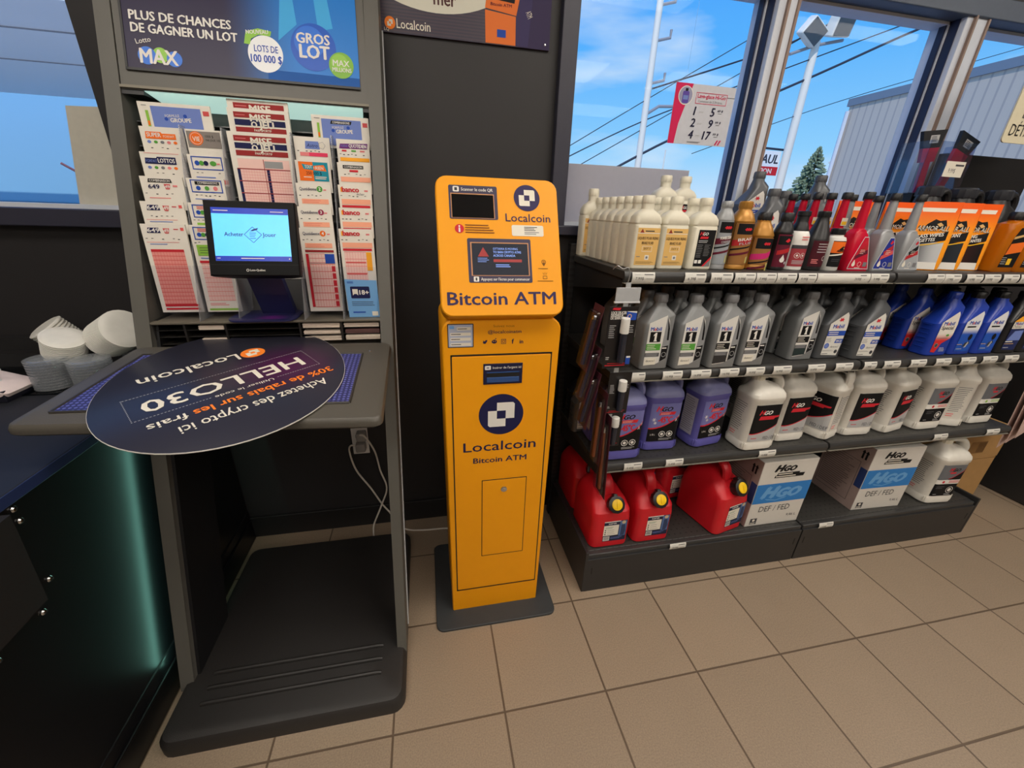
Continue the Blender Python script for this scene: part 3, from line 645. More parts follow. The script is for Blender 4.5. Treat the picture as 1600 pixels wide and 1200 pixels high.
# ================================================================ PLAY SLIPS in the rack
M_PAP = mat('paper_slip', (228, 222, 210), 0.7, var=0.03)
ROWY = {1.503: 0.366, 1.449: 0.349, 1.392: 0.327, 1.337: 0.298, 1.281: 0.272, 1.230: 0.248}
def marks(a, w, y, rnd):
    for i in range(7):
        if rnd.random() < 0.75:
            x = w*(0.06+0.12*i+rnd.uniform(-0.01, 0.01)); a.rect(x, y-0.0012+rnd.choice((0, 0.003)), x+0.0045, y+0.0006+rnd.choice((0, 0.0)), BLACK, 2)
def banner_box(a, x0, y0, x1, y1, m): a.rect(x0, y0, x1, y1, m, 2)
def grid(a, x0, y0, x1, y1, n, m, mb):
    a.rect(x0, y0, x1, y1, mb, 2)
    for i in range(n+1):
        y = y0+(y1-y0)*i/n; a.rect(x0, y-0.0008, x1, y+0.0008, m, 3)
    k = int((x1-x0)/0.0065)
    for i in range(1, k):
        x = x0+(x1-x0)*i/k; a.rect(x-0.0003, y0, x+0.0003, y1, m, 3)
def slip(name, label, x0, x1, zt, h, paint, skew=0.0):
    """a pad of slips standing in the rack; zt = top"""
    Y = ROWY[zt]; w = x1-x0
    t = thing(name, label, 'play slip', (x0, Y-0.06*h, zt-h), 0, 'lottery play slips in the rack')
    bm = bmesh.new(); sl = 0.06*h
    v = [bm.verts.new(p) for p in ((0, 0, 0), (w, 0, 0), (w, 0.005, 0), (0, 0.005, 0), (skew, sl, h), (w+skew, sl, h), (w+skew, sl+0.005, h), (skew, sl+0.005, h))]
    for q in ((0, 1, 5, 4), (1, 2, 6, 5), (2, 3, 7, 6), (3, 0, 4, 7), (0, 3, 2, 1), (4, 5, 6, 7)): bm.faces.new([v[i] for i in q])
    obj('pad', bm, M_PAP, t, smooth=0)
    a = Art(); paint(a, w, h, random.Random(sum(map(ord, label))))
    a.build('print', t, lambda u, vv, e: (u+skew*vv/h, sl*vv/h-0.0003-e, vv))
    return t
def head_649(a, w, h, r):
    a.poly([(0.012, h-0.020), (0.015, h-0.008), (0.038, h-0.008), (0.041, h-0.020)], NAVY, 2); a.text('649', 0.0265, h-0.0185, 0.009, WHITE, 3, al='C', bold=0.03, w=0.025)
    a.poly([(0.047, h-0.009), (0.061, h-0.009), (0.058, h-0.021), (0.050, h-0.021)], P('crest_red', (206, 84, 84)), 2); a.text('49', 0.054, h-0.0185, 0.008, WHITE, 3, al='C', bold=0.03, w=0.010)
    a.rect(w-0.026, h-0.012, w-0.016, h-0.010, RED, 2); a.rect(w-0.011, h-0.014, w-0.004, h-0.007, P('soft_red', (226, 96, 92)), 2)
    marks(a, w, h-0.034, r); a.rect(0.006, h-0.042, w-0.02, h-0.041, PINK, 2); a.bars(0.012, h-0.044, 0.05, 0.004, 1, PERI, 2)
def tall_red(a, w, h, r, red=P('slip_red', (216, 96, 92)), y1=0.058):
    a.rect(0.010, h-y1-0.006, w-0.014, h-y1, RED, 3)
    grid(a, 0.010, 0.022, w-0.014, h-y1-0.006, 13, red, P('slip_rose', (232, 150, 142)))
    a.rect(0.010, 0.015, w-0.008, 0.021, RED, 2); a.rect(0.010, 0.0065, w-0.008, 0.0115, RED, 2)
def p_649(a, w, h, r): head_649(a, w, h, r)
def p_649tall(a, w, h, r): head_649(a, w, h, r); tall_red(a, w, h, r)
def p_groupe(combo):
    def f(a, w, h, r):
        a.rect(w*0.17, 0.006, w*0.86, h-0.008, PERI, 2); a.rect(w*0.09, h-0.055, w*0.13, h-0.018, LIME, 2); a.rect(w*0.095, h-0.05, w*0.125, h-0.04, ORANGE, 3)
        y = h-0.030
        if combo:
            a.poly([(w*0.32, h-0.019), (w*0.34, h-0.011), (w*0.70, h-0.011), (w*0.68, h-0.019)], BLACK, 3); a.text('COMBINAISONS', w*0.51, h-0.0175, 0.005, WHITE, 4, al='C', bold=0.02, w=w*0.3); y = h-0.030
        a.disc(w*0.36, y-0.004, 0.004, BLUE, 3); a.disc(w*0.63, y+0.004, 0.0042, BLUE, 3)
        a.text('FORMULE', w*0.45, y+0.0005, 0.0058, WHITE, 4, al='C', w=w*0.20, rot=0.06); a.text('GROUPE', w*0.56, y-0.0095, 0.0085, WHITE, 4, al='C', bold=0.04, w=w*0.29, rot=0.04)
        a.rect(w*0.89, h-0.022, w*0.975, h-0.012, P('crest_red', (206, 84, 84)), 2); a.bars(w*0.05, h-0.006, w*0.1, 0.003, 1, GREY, 2)
    return f
def icons_row(a, w, y, n=5):
    for i, m in enumerate((PERI, GREEN, GREY, PINK, ORANGE)[:n]): a.disc(w*(0.17+0.15*i), y, 0.0042, m, 2, 14, 0.8)
def p_super(a, w, h, r):
    a.poly([(0.010, h-0.026), (0.012, h-0.011), (0.045, h-0.011), (0.047, h-0.014), (0.076, h-0.014), (0.076, h-0.026)], ORANGE, 2); a.text('SUPER', 0.014, h-0.022, 0.0088, WHITE, 3, bold=0.03, w=0.030); a.text('FORFAIT', 0.049, h-0.0225, 0.005, CREAM, 3, w=0.024)
    icons_row(a, w, h-0.033); marks(a, w, h-0.046, r)
def p_lottos(a, w, h, r):
    a.poly([(0.008, h-0.026), (0.010, h-0.013), (0.034, h-0.013), (0.036, h-0.010), (0.076, h-0.010), (0.076, h-0.026)], NAVY, 2); a.text('FORFAIT', 0.011, h-0.0225, 0.006, PERI, 3, w=0.024); a.text('LOTTOS', 0.037, h-0.0225, 0.0088, WHITE, 3, bold=0.03, w=0.036)
    icons_row(a, w, h-0.034); marks(a, w, h-0.047, r); a.rect(0.01, h-0.003, w*0.9, h-0.002, PINK, 2)
def p_comb649(a, w, h, r):
    a.poly([(0.016, h-0.013), (0.018, h-0.005), (0.066, h-0.005), (0.068, h-0.013)], BLACK, 2); a.text('COMBINAISON', 0.042, h-0.0115, 0.005, WHITE, 3, al='C', bold=0.02, w=0.044)
    a.text('649', 0.027, h-0.027, 0.009, NAVY, 3, al='C', bold=0.03, w=0.024); a.poly([(0.049, h-0.016), (0.063, h-0.016), (0.060, h-0.028), (0.052, h-0.028)], P('crest_red', (206, 84, 84)), 2); a.text('49', 0.056, h-0.0255, 0.007, WHITE, 3, al='C', bold=0.03, w=0.010)
    a.rect(w-0.024, h-0.022, w-0.014, h-0.018, PINK, 2); marks(a, w, h-0.039, r); a.bars(0.012, h-0.046, 0.06, 0.004, 1, PINK, 2)
def p_vie(a, w, h, r):
    a.rect(0.003, h-0.040, w-0.005, h-0.004, P('taupe', (136, 128, 122)), 2); a.disc(0.023, h-0.020, 0.0155, ORANGE, 3); a.ring(0.023, h-0.020, 0.013, 0.0008, CREAM, 4); a.text('VIE', 0.023, h-0.026, 0.010, CREAM, 4, al='C', bold=0.02, w=0.016)
    a.text('1000 $', 0.044, h-0.017, 0.0055, BLACK, 3, w=0.018); a.text('PAR JOUR / VIE', 0.044, h-0.025, 0.0048, BLACK, 3, w=0.032)
def frame_blue(a, w, h, y0, y1): a.frame(0.008, y0, w-0.006, y1, 0.0022, BLUE, 2)
def p_max(a, w, h, r):
    frame_blue(a, w, h, h-0.034, h-0.004); 
    for i, m in enumerate((BLUE, GREEN, NAVY)): a.disc(0.020+0.010*i, h-0.019, 0.0055, m, 3, 14)
    a.disc(0.056, h-0.019, 0.0075, GREEN, 3, 16, 0.75); a.rect(w-0.019, h-0.021, w-0.012, h-0.018, PINK, 3); marks(a, w, h-0.042, r); a.bars(0.012, h-0.048, 0.05, 0.006, 1, PERI, 2); a.rect(0.008, h-0.066, w, h-0.056, P('soft_red', (226, 96, 92)), 2)
def p_combs(a, w, h, r):
    frame_blue(a, w, h, h-0.032, h-0.003); a.rect(0.018, h-0.014, w-0.012, h-0.007, BLACK, 3); a.text('COMBINAISONS', 0.0465, h-0.0125, 0.0045, WHITE, 4, al='C', bold=0.02, w=0.045)
    for i, m in enumerate((BLUE, GREEN, PINK)): a.disc(0.024+0.019*i, h-0.022, 0.005, m, 3, 14)
    marks(a, w, h-0.039, r); a.bars(0.012, h-0.045, 0.05, 0.004, 1, PERI, 2)
def p_b3(a, w, h, r):
    frame_blue(a, w, h, h-0.034, h-0.004); a.bars(0.018, h-0.007, 0.04, 0.008, 2, P('soft_red', (226, 96, 92)), 3)
    for i, m in enumerate((BLUE, GREEN, NAVY)): a.disc(0.020+0.009*i, h-0.022, 0.005, m, 3, 14)
    marks(a, w, h-0.041, r); a.rect(0.012, h-0.052, w-0.006, h-0.046, LIME, 2)
def p_btall(a, w, h, r):
    p_b3(a, w, h, r); a.rect(0.008, h-0.072, w-0.006, h-0.046, LIME, 3); a.bars(0.014, h-0.050, 0.05, 0.018, 3, DGREY, 4, 0.2); a.bars(0.012, h-0.075, 0.04, 0.006, 1, PERI, 2)
    a.rect(0.008, h-0.090, w-0.006, h-0.084, RED, 2); grid(a, 0.010, 0.030, w-0.010, h-0.092, 8, P('slip_rose', (232, 150, 142)), P('slip_blush', (240, 200, 190))); a.bars(0.010, 0.024, 0.05, 0.008, 2, PINK, 2); a.rect(0.006, 0.004, w-0.006, 0.009, LIME, 2)
def p_mise(full):
    def f(a, w, h, r):
        for y0, y1, m in ((h-0.020, h-0.008, MAROON), (h-0.037, h-0.024, NAVY), (h-0.053, h-0.041, MAROON)): a.rect(0.014, y0, w-0.010, y1, m, 2)
        a.text('MISE', w*0.53, h-0.0270, 0.0150, CREAM, 4, al='C', bold=0.05, w=0.048); a.text('O', w*0.41, h-0.0415, 0.0135, CREAM, 4, al='C', bold=0.05, w=0.013); a.text('JEU', w*0.61, h-0.0415, 0.0145, CREAM, 4, al='C', bold=0.05, w=0.034)
        a.text('PARI SPORTIF', w*0.54, h-0.0495, 0.0048, CREAM, 4, al='C', bold=0.02, w=0.04); a.bars(0.018, h-0.013, 0.03, 0.003, 1, PINK, 3)
        if full:
            y = h-0.060
            a.rect(0.014, 0.02, w-0.010, y, P('slip_blush', (240, 200, 190)), 2); a.rect(w*0.52, y-0.02, w*0.82, y-0.004, P('bar_grey', (150, 150, 150)), 3)
            for i in range(10):
                yy = y-0.024-i*0.0285
                if yy < 0.03: break
                for q in (0.010, w*0.54): a.rect(q, yy-0.0265, q+0.007, yy, NAVY, 3)
                a.rect(0.010, yy-0.0005, w-0.010, yy+0.0018, MAROON, 3)
                for j in range(1, 4): a.rect(0.018, yy-0.0066*j-0.0003, w-0.010, yy-0.0066*j+0.0003, PINK, 3)
                for j in range(1, 19): a.rect(0.018+j*0.0062, yy-0.0265, 0.0184+j*0.0062, yy, PINK, 3)
            a.rect(w*0.51-0.0008, 0.02, w*0.51+0.0008, y, MAROON, 3)
    return f
def p_astro(a, w, h, r):
    a.poly([(0.026, h-0.028), (0.028, h-0.010), (0.060, h-0.010), (0.062, h-0.028)], PERI, 2); a.text('Astro', 0.044, h-0.024, 0.0085, NAVY, 3, al='C', shear=0.25, w=0.028)
    x, y = 0.068, h-0.019; a.poly([(x+(0.009 if k % 2 == 0 else 0.0036)*math.sin(k*PI/5), y+(0.009 if k % 2 == 0 else 0.0036)*math.cos(k*PI/5)) for k in range(10)], CREAM, 3); a.ring(x, y, 0.009, 0.0006, NAVY, 4, 5)
    marks(a, w, h-0.033, r); a.rect(0.012, h-0.045, 0.034, h-0.036, PINK, 2); a.rect(0.034, h-0.045, w-0.008, h-0.036, P('rose_red', (222, 60, 96)), 2)
def p_tout(a, w, h, r):
    a.rect(0.008, h-0.048, 0.043, h-0.003, ORANGE, 2); a.rect(0.043, h-0.048, w-0.006, h-0.003, TEAL, 2)
    a.poly([(0.016, h-0.008), (0.044, h-0.012), (0.044, h-0.022), (0.020, h-0.020)], TEAL, 3); a.poly([(0.044, h-0.012), (0.070, h-0.009), (0.076, h-0.024), (0.044, h-0.022)], ORANGE, 3)
    a.text('TOUT', 0.032, h-0.0185, 0.0075, CREAM, 4, al='C', bold=0.02, w=0.018); a.text('ou', 0.0455, h-0.018, 0.004, CREAM, 4, al='C'); a.text('RIEN', 0.059, h-0.0205, 0.0075, CREAM, 4, al='C', bold=0.02, w=0.019)
    a.text('250 000 $', 0.044, h-0.033, 0.0075, BLACK, 4, al='C', w=0.038); a.bars(0.018, h-0.037, 0.022, 0.004, 1, CREAM, 4); a.bars(0.046, h-0.036, 0.03, 0.008, 2, CREAM, 4)
def p_quot(n, m, full=False):
    def f(a, w, h, r):
        a.text('Quotidienne', 0.008, h-0.017, 0.0075, NAVY, 3, bold=0.01, w=0.041); a.disc(0.057, h-0.013, 0.0072, m, 2); a.text(n, 0.057, h-0.0165, 0.0075, WHITE, 3, al='C', bold=0.04)
        a.rect(w-0.018, h-0.016, w-0.011, h-0.013, PINK, 2); marks(a, w, h-0.029, r); a.rect(0.010, h-0.049, w-0.008, h-0.037, P('peach', (244, 170, 140)), 2); a.bars(0.014, h-0.039, 0.05, 0.008, 2, P('slip_red', (216, 96, 92)), 3, 0.2)
        if full:
            a.rect(0.008, h-0.060, w-0.006, h-0.054, MAROON, 2); a.rect(0.008, 0.012, 0.015, h-0.064, RED, 3); grid(a, 0.016, 0.085+0.045, w-0.030, h-0.064, 2, PINK, LPINK); a.rect(w-0.030, h-0.088, w-0.006, h-0.064, BLUE, 3)
            grid(a, 0.016, 0.012, w-0.006, h-0.090, 6, P('slip_red', (216, 96, 92)), P('slip_blush', (240, 200, 190)))
            for i in range(6): a.rect(w-0.016, 0.014+i*0.0186, w-0.007, 0.028+i*0.0186, RED, 4)
    return f
def p_quotidien(a, w, h, r):
    a.poly([(0.006, h-0.022), (0.009, h-0.011), (w-0.004, h-0.008), (w-0.006, h-0.021)], PURPLE, 2); a.text('FORFAIT', 0.011, h-0.0185, 0.005, PERI, 3, w=0.018); a.text('QUOTIDIEN', 0.031, h-0.019, 0.008, WHITE, 3, bold=0.03, w=0.044)
    for x, m in ((0.018, RED), (0.042, GREEN), (0.064, PINK)): a.rect(x-0.006, h-0.029, x+0.006, h-0.025, m, 2)
    marks(a, w, h-0.036, r); a.rect(0.006, h-0.052, w-0.002, h-0.043, P('amber', (244, 168, 44)), 2)
def p_combbanco(a, w, h, r):
    a.rect(0.014, h-0.014, 0.066, h-0.006, BLACK, 2); a.text('COMBINAISON', 0.040, h-0.0125, 0.0048, WHITE, 3, al='C', bold=0.02, w=0.046); a.rect(0.030, h-0.022, 0.052, h-0.017, RED, 2); marks(a, w, h-0.028, r); a.rect(0.006, h-0.046, w-0.002, h-0.034, P('peach', (240, 160, 150)), 2)
def p_banco(full=False, extra=False):
    def f(a, w, h, r):
        a.rect(0.006, h-0.017, 0.012, h-0.006, P('amber', (244, 168, 44)), 2); a.text('banco', 0.010, h-0.0165, 0.012, RED, 3, bold=0.05, w=0.042)
        if extra: a.text('éclair', 0.046, h-0.024, 0.006, DGREY, 3, shear=0.2, w=0.02)
        a.rect(w-0.018, h-0.015, w-0.009, h-0.011, PINK, 2); marks(a, w, h-0.027, r); a.rect(0.006, h-0.047, w-0.004, h-0.034, P('peach', (240, 160, 150)), 2); a.rect(0.006, h-0.055, w-0.006, h-0.049, RED, 2)
        if full:
            grid(a, 0.008, 0.03, w-0.022, h-0.058, 7, PINK, P('slip_blush', (240, 200, 190))); a.rect(w-0.022, 0.11, w-0.008, h-0.058, P('amber', (244, 168, 44)), 4)
            for yy in (h-0.085, h-0.115): a.rect(0.010, yy-0.002, w-0.024, yy+0.002, P('slip_red', (216, 96, 92)), 4)
    return f
RT = [1.503, 1.449, 1.392, 1.337, 1.281, 1.230]
slip('play_slip', 'wide blue play slip with green bar, top of the leftmost column', -0.824, -0.667, RT[0], 0.075, p_groupe(False))
slip('play_slip', 'white play slip with orange heading below the wide blue slip', -0.826, -0.732, RT[1], 0.075, p_super)
slip('play_slip', 'white play slip with solid navy heading in the leftmost column', -0.829, -0.735, RT[2], 0.075, p_lottos)
slip('play_slip', 'white play slip with black heading above two navy numerals, leftmost column', -0.829, -0.737, RT[3], 0.075, p_comb649)
slip('play_slip', 'short white play slip with navy numeral, second from bottom of leftmost column', -0.830, -0.737, RT[4], 0.075, p_649)
slip('play_slip', 'tall rose-gridded play slip at the bottom of the leftmost column', -0.831, -0.735, RT[5], 0.214, p_649tall)
slip('play_slip', 'grey play slip with round orange badge, second column', -0.728, -0.645, RT[1], 0.060, p_vie)
slip('play_slip', 'white play slip with blue frame and red strip under the orange badge', -0.727, -0.644, 1.392, 0.07, p_max)
slip('play_slip', 'blue-framed play slip with black heading in the second column', -0.729, -0.645, RT[3], 0.075, p_combs)
slip('play_slip', 'blue-framed play slip with red lines half hidden by the monitor', -0.727, -0.645, RT[4], 0.075, p_b3)
slip('play_slip', 'tall play slip with green band left of the monitor', -0.727, -0.645, RT[5], 0.214, p_btall)
slip('play_slip', 'maroon and navy play slip at the very top, centre column', -0.6255, -0.4845, 1.503, 0.080, p_mise(False)).location.z += 0.021
slip('play_slip', 'maroon and navy play slip second from top, centre column', -0.626, -0.484, 1.503, 0.075, p_mise(False)).location.y -= 0.009
slip('play_slip', 'tall maroon and navy play slip with pink grid behind the monitor', -0.630, -0.484, 1.449, 0.36, p_mise(True)).location.y -= 0.012
slip('play_slip', 'white play slip with a star and wand, fourth column', -0.479, -0.391, RT[1], 0.075, p_astro)
slip('play_slip', 'orange and teal play slip in the fourth column', -0.479, -0.393, RT[2], 0.075, p_tout)
slip('play_slip', 'white play slip with green number disc', -0.478, -0.394, RT[3], 0.075, p_quot('2', GREEN))
slip('play_slip', 'white play slip with plum number disc', -0.477, -0.394, RT[4], 0.075, p_quot('3', P('plum', (150, 50, 80))))
slip('play_slip', 'tall play slip with orange number disc right of the monitor', -0.475, -0.390, RT[5], 0.216, p_quot('4', ORANGE, True))
slip('play_slip', 'wide blue play slip with black heading, top right of the rack', -0.432, -0.289, RT[0], 0.075, p_groupe(True))
slip('play_slip', 'white play slip with purple heading, rightmost column', -0.374, -0.291, RT[1], 0.075, p_quotidien)
slip('play_slip', 'white play slip with black heading and small red bar, rightmost column', -0.375, -0.291, RT[2], 0.075, p_combbanco)
slip('play_slip', 'white play slip with red word and grey script below it, rightmost column', -0.375, -0.291, RT[3], 0.075, p_banco(False, True))
slip('play_slip', 'short white play slip with red word just above the tall one, rightmost column', -0.375, -0.291, RT[4], 0.075, p_banco())
slip('play_slip', 'tall play slip with red word and amber bar behind the blue card', -0.378, -0.292, RT[5], 0.216, p_banco(True))
# blue age card
t = thing('age_card', 'small blue age-limit card leaning at the right end of the rack', 'card', (-0.372, 0.217, 1.0))
bm = bmesh.new(); v = [bm.verts.new(p) for p in ((0, 0, 0.0), (0.083, 0, 0.0), (0.083, 0.0015, 0), (0, 0.0015, 0), (-0.003, 0.006, 0.103), (0.080, 0.006, 0.100), (0.080, 0.0075, 0.100), (-0.003, 0.0075, 0.103))]
for q in ((0, 1, 5, 4), (1, 2, 6, 5), (2, 3, 7, 6), (3, 0, 4, 7), (0, 3, 2, 1), (4, 5, 6, 7)): bm.faces.new([v[i] for i in q])
obj('card', bm, P('card_blue', (112, 164, 214)), t, smooth=0)
a = Art(); a.rrect(0.012, 0.052, 0.062, 0.084, 0.003, NAVY); a.poly([(0.017, 0.060), (0.017, 0.077), (0.031, 0.077), (0.031, 0.060), (0.027, 0.064), (0.021, 0.064)], CREAM, 2); a.text('18+', 0.035, 0.0625, 0.0115, WHITE, 2, bold=0.04, w=0.024)
a.bars(0.012, 0.045, 0.062, 0.014, 3, DGREY, 2, 0.25); a.bars(0.012, 0.018, 0.04, 0.008, 1, BLUE, 2); a.rect(0.062, 0.004, 0.078, 0.016, CREAM, 2); a.bars(0.006, 0.098, 0.02, 0.006, 2, BLUE, 2)
a.build('print', t, lambda u, vv, e: (u-0.003*vv/0.103, 0.006*vv/0.103-e-0.0003, vv))
# stacks of paper in the compartments
M_STK = mat('paper_stack', (222, 206, 190), 0.7, var=0.1, scale=120); M_STR = mat('paper_stack_dark', (96, 66, 64), 0.7)
n = 0
for x0, x1, z0, h, m, lb in ((-0.745, -0.684, 0.976, 0.011, M_STK, 'cream paper stack in the upper slot left of the monitor stand'), (-0.742, -0.682, 0.9395, 0.013, M_STK, 'cream paper stack in the lowest slot left of the monitor stand'),
        (-0.494, -0.397, 0.976, 0.012, M_STK, 'cream paper stack in the upper slot right of the monitor stand'), (-0.493, -0.397, 0.958, 0.009, M_STK, 'cream paper stack in the middle slot right of the monitor stand'), (-0.492, -0.397, 0.9395, 0.011, M_STK, 'cream paper stack in the lowest slot right of the monitor stand'),
        (-0.388, -0.293, 0.976, 0.011, M_STK, 'cream paper stack in the upper slot at the right end'), (-0.386, -0.293, 0.958, 0.011, M_STR, 'dark red paper stack in the middle slot at the right end'), (-0.386, -0.293, 0.9395, 0.013, M_STK, 'cream paper stack in the lowest slot at the right end')):
    bm = bmesh.new(); r = random.Random(n); k = 4
    for i in range(k): box(bm, x0+r.uniform(0, 0.002), x1-r.uniform(0, 0.002), 0.201+r.uniform(0, 0.003), 0.30, z0+h*i/k, z0+h*(i+0.93)/k)
    tag(obj('paper_stack', bm, m, None, ((x0+x1)/2, 0.25, z0), 0, world=True), lb, 'paper stack', 'paper stacks in the kiosk slots'); n += 1

# ================================================================ TOUCH TERMINAL on the kiosk
M_TB = mat('terminal_black', (9, 9, 10), 0.5, spec=0.2); M_TBL = mat('terminal_blue', (34, 36, 84), 0.4); M_SCY = mat('screen_cyan', (90, 190, 245), 0.25, emit=0.62, ecol=(104, 200, 255)); M_SNV = mat('screen_navy', (30, 50, 150), 0.25, emit=0.6, ecol=(40, 62, 170)); M_SIN = mat('screen_ink', (20, 40, 110), 0.3, emit=0.3)
t = thing('lottery_terminal', 'black touch terminal with a cyan screen on a blue stand', 'terminal', (-0.565, 0.22, 1.0))
T0 = t.location
bm = RR([(0.0, 0.082, 0.062, 0.03), (0.004, 0.082, 0.062, 0.03), (0.006, 0.078, 0.058, 0.028)]); bmesh.ops.translate(bm, verts=bm.verts, vec=(-0.022, 0.02, 0.0005)); obj('base', bm, M_TBL, t)
mg = blend('base_magenta', (120, 40, 140), (34, 36, 84), 0, 0, 1, 0.35, center=(0.0, -0.03, 0.006), radius=0.05)
bm = RR([(0.0062, 0.06, 0.02, 0.015), (0.0068, 0.06, 0.02, 0.015)]); bmesh.ops.translate(bm, verts=bm.verts, vec=(-0.012, -0.015, 0.0)); obj('base_decal', bm, mg, t)
bm = bmesh.new()
prism(bm, [(-0.036, 0.0), (0.046, 0.0), (0.036, 0.16), (-0.044, 0.16)], 0.02, Matrix.Translation((0.0, 0.03, 0.004)) @ Matrix.Rotation(math.radians(22), 4, 'X'))
obj('column', bm, M_TBL, t, smooth=0)
# head: plane leaning back
mo = Vector((-0.6385, 0.097, 1.1305)); U = Vector((1, 0.0, 0.0)); V = Vector((0.0, 0.30, 1.0)).normalized(); NN = U.cross(V)
bm = bmesh.new(); W_, H_ = 0.190, 0.166
def mp_(u, v, d): p = mo+U*u+V*v+NN*d; return tuple(p-T0)
loft(bm, [[mp_(u, v, 0.0) for u, v in ((0.002, 0.002), (W_-0.002, 0.002), (W_-0.002, H_-0.002), (0.002, H_-0.002))], [mp_(u, v, -0.003) for u, v in ((0, 0), (W_, 0), (W_, H_), (0, H_))], [mp_(u, v, -0.02) for u, v in ((0, 0), (W_, 0), (W_, H_), (0, H_))], [mp_(u, v, -0.045) for u, v in ((0.03, 0.0), (W_-0.03, 0.0), (W_-0.03, H_-0.04), (0.03, H_-0.04))]])
obj('monitor', bm, M_TB, t, smooth=20)
tm = lambda u, v, e: mp_(u, v, e+0.0002)
a = Art(); a.rect(0.0155, 0.033, 0.1745, 0.150, M_SCY); a.rect(0.0155, 0.137, 0.1745, 0.150, M_SNV, 2); a.rect(0.0155, 0.033, 0.1745, 0.044, M_SNV, 2)
a.text('Acheter', 0.038, 0.088, 0.0085, M_SIN, 2, bold=0.02, w=0.039); a.text('Jouer', 0.117, 0.088, 0.0085, M_SIN, 2, bold=0.02, w=0.028)
for p0, p1 in (((0.097, 0.109), (0.115, 0.092)), ((0.115, 0.092), (0.097, 0.074)), ((0.097, 0.074), (0.079, 0.092)), ((0.079, 0.092), (0.097, 0.109))): a.line(*p0, *p1, 0.0011, M_SIN, 2)
a.poly([(0.091, 0.099), (0.098, 0.104), (0.109, 0.107), (0.107, 0.103), (0.098, 0.100)], M_SIN, 3); a.bars(0.090, 0.0975, 0.014, 0.016, 4, M_SNV, 2, 0.3)
a.bars(0.02, 0.1455, 0.03, 0.004, 1, WHITE, 3); a.bars(0.137, 0.1445, 0.033, 0.003, 1, WHITE, 3); a.bars(0.068, 0.041, 0.06, 0.004, 1, WHITE, 3); a.bars(0.019, 0.0405, 0.008, 0.003, 1, WHITE, 3); a.disc(0.170, 0.0385, 0.0015, WHITE, 3)
a.build('screen', t, tm)
a = Art(); a.ring(0.079, 0.0125, 0.003, 0.001, WHITE); a.text('Loto-Québec', 0.084, 0.0105, 0.0045, WHITE, 1, bold=0.02, w=0.032); a.rect(0.0, 0.0245, W_, 0.0252, M_KBL); a.build('lettering', t, tm)

# ================================================================ ROUND CARD SIGN lying on the tray
oc = Vector((-0.597, -0.012)); DU = Vector((-0.793, -0.609)); DV = Vector((0.609, -0.793))
t = thing('round_sign', 'large dark round promotional sign lying upside down across the tray', 'sign', (oc.x, oc.y, TZ(oc.y)+0.004))
R0 = t.location
def op(u, v, e): x = oc.x+DU.x*u+DV.x*v; y = oc.y+DU.y*u+DV.y*v; return (x-R0.x, y-R0.y, TZ(y)+0.0065+e-R0.z)
M_OV = blend('sign_plum_navy', (78, 26, 72), (46, 46, 58), 0, 0, 1, 0.32, center=(0.10, 0.05, 0.0), radius=0.15)
bm = bmesh.new(); rg = []
for dz, k in ((-0.003, 1.0), (-0.0004, 1.0), (0.0, 0.998)):
    pts = []
    for i in range(72):
        a_ = 2*PI*i/72; r = (0.236+0.034*math.cos(a_-math.radians(107))**2)*k; x = oc.x+r*math.cos(a_); y = oc.y+r*math.sin(a_); pts.append((x-R0.x, y-R0.y, TZ(y)+0.0062+dz-R0.z))
    rg.append(pts)
loft(bm, rg); obj('card', bm, M_OV, t, smooth=50)
bm = bmesh.new(); loft(bm, [[(x*1.0025, y*1.0025, z+d) for x, y, z in rg[1]] for d in (-0.0022, -0.0002)]); obj('card_edge', bm, P('card_edge_pale', (214, 210, 204)), t, smooth=50)
a = Art()
a.text('Achetez des crypto ici', -0.004, 0.140, 0.0285, CREAM, 2, al='C', w=0.276, bold=0.006); a.text('30% de rabais sur les', -0.177, 0.096, 0.0235, P('sign_orange', (246, 132, 44)), 2, w=0.276, bold=0.02); a.text('frais', 0.110, 0.096, 0.0235, CREAM, 2, w=0.062, bold=0.01)
a.text('Utiliser le code', -0.004, 0.0655, 0.0105, CREAM, 2, al='C', w=0.114); a.text('HELLO30', 0.010, 0.0, 0.048, CREAM, 2, al='C', w=0.308, bold=0.018)
a.text('Localcoin', -0.046, -0.113, 0.036, CREAM, 2, w=0.194, bold=0.01); a.disc(-0.078, -0.095, 0.027, P('sign_orange', (246, 132, 44)), 1, 36); localcoin(a, -0.078, -0.095, 0.0155, CREAM, 2)
def dash(x0, y0, x1, y1, n):
    for i in range(n):
        t0, t1 = i/n, (i+0.55)/n; a.line(x0+(x1-x0)*t0, y0+(y1-y0)*t0, x0+(x1-x0)*t1, y0+(y1-y0)*t1, 0.0016, LGREY, 1)
dash(-0.168, -0.030, 0.188, -0.030, 62); dash(-0.168, 0.068, -0.068, 0.068, 18); dash(0.060, 0.068, 0.186, 0.068, 22)
for x in (-0.168, 0.187):
    for k in range(17): a.disc(x, -0.03+k*0.098/16, 0.0011, LGREY, 1, 8)
a.build('lettering', t, op)

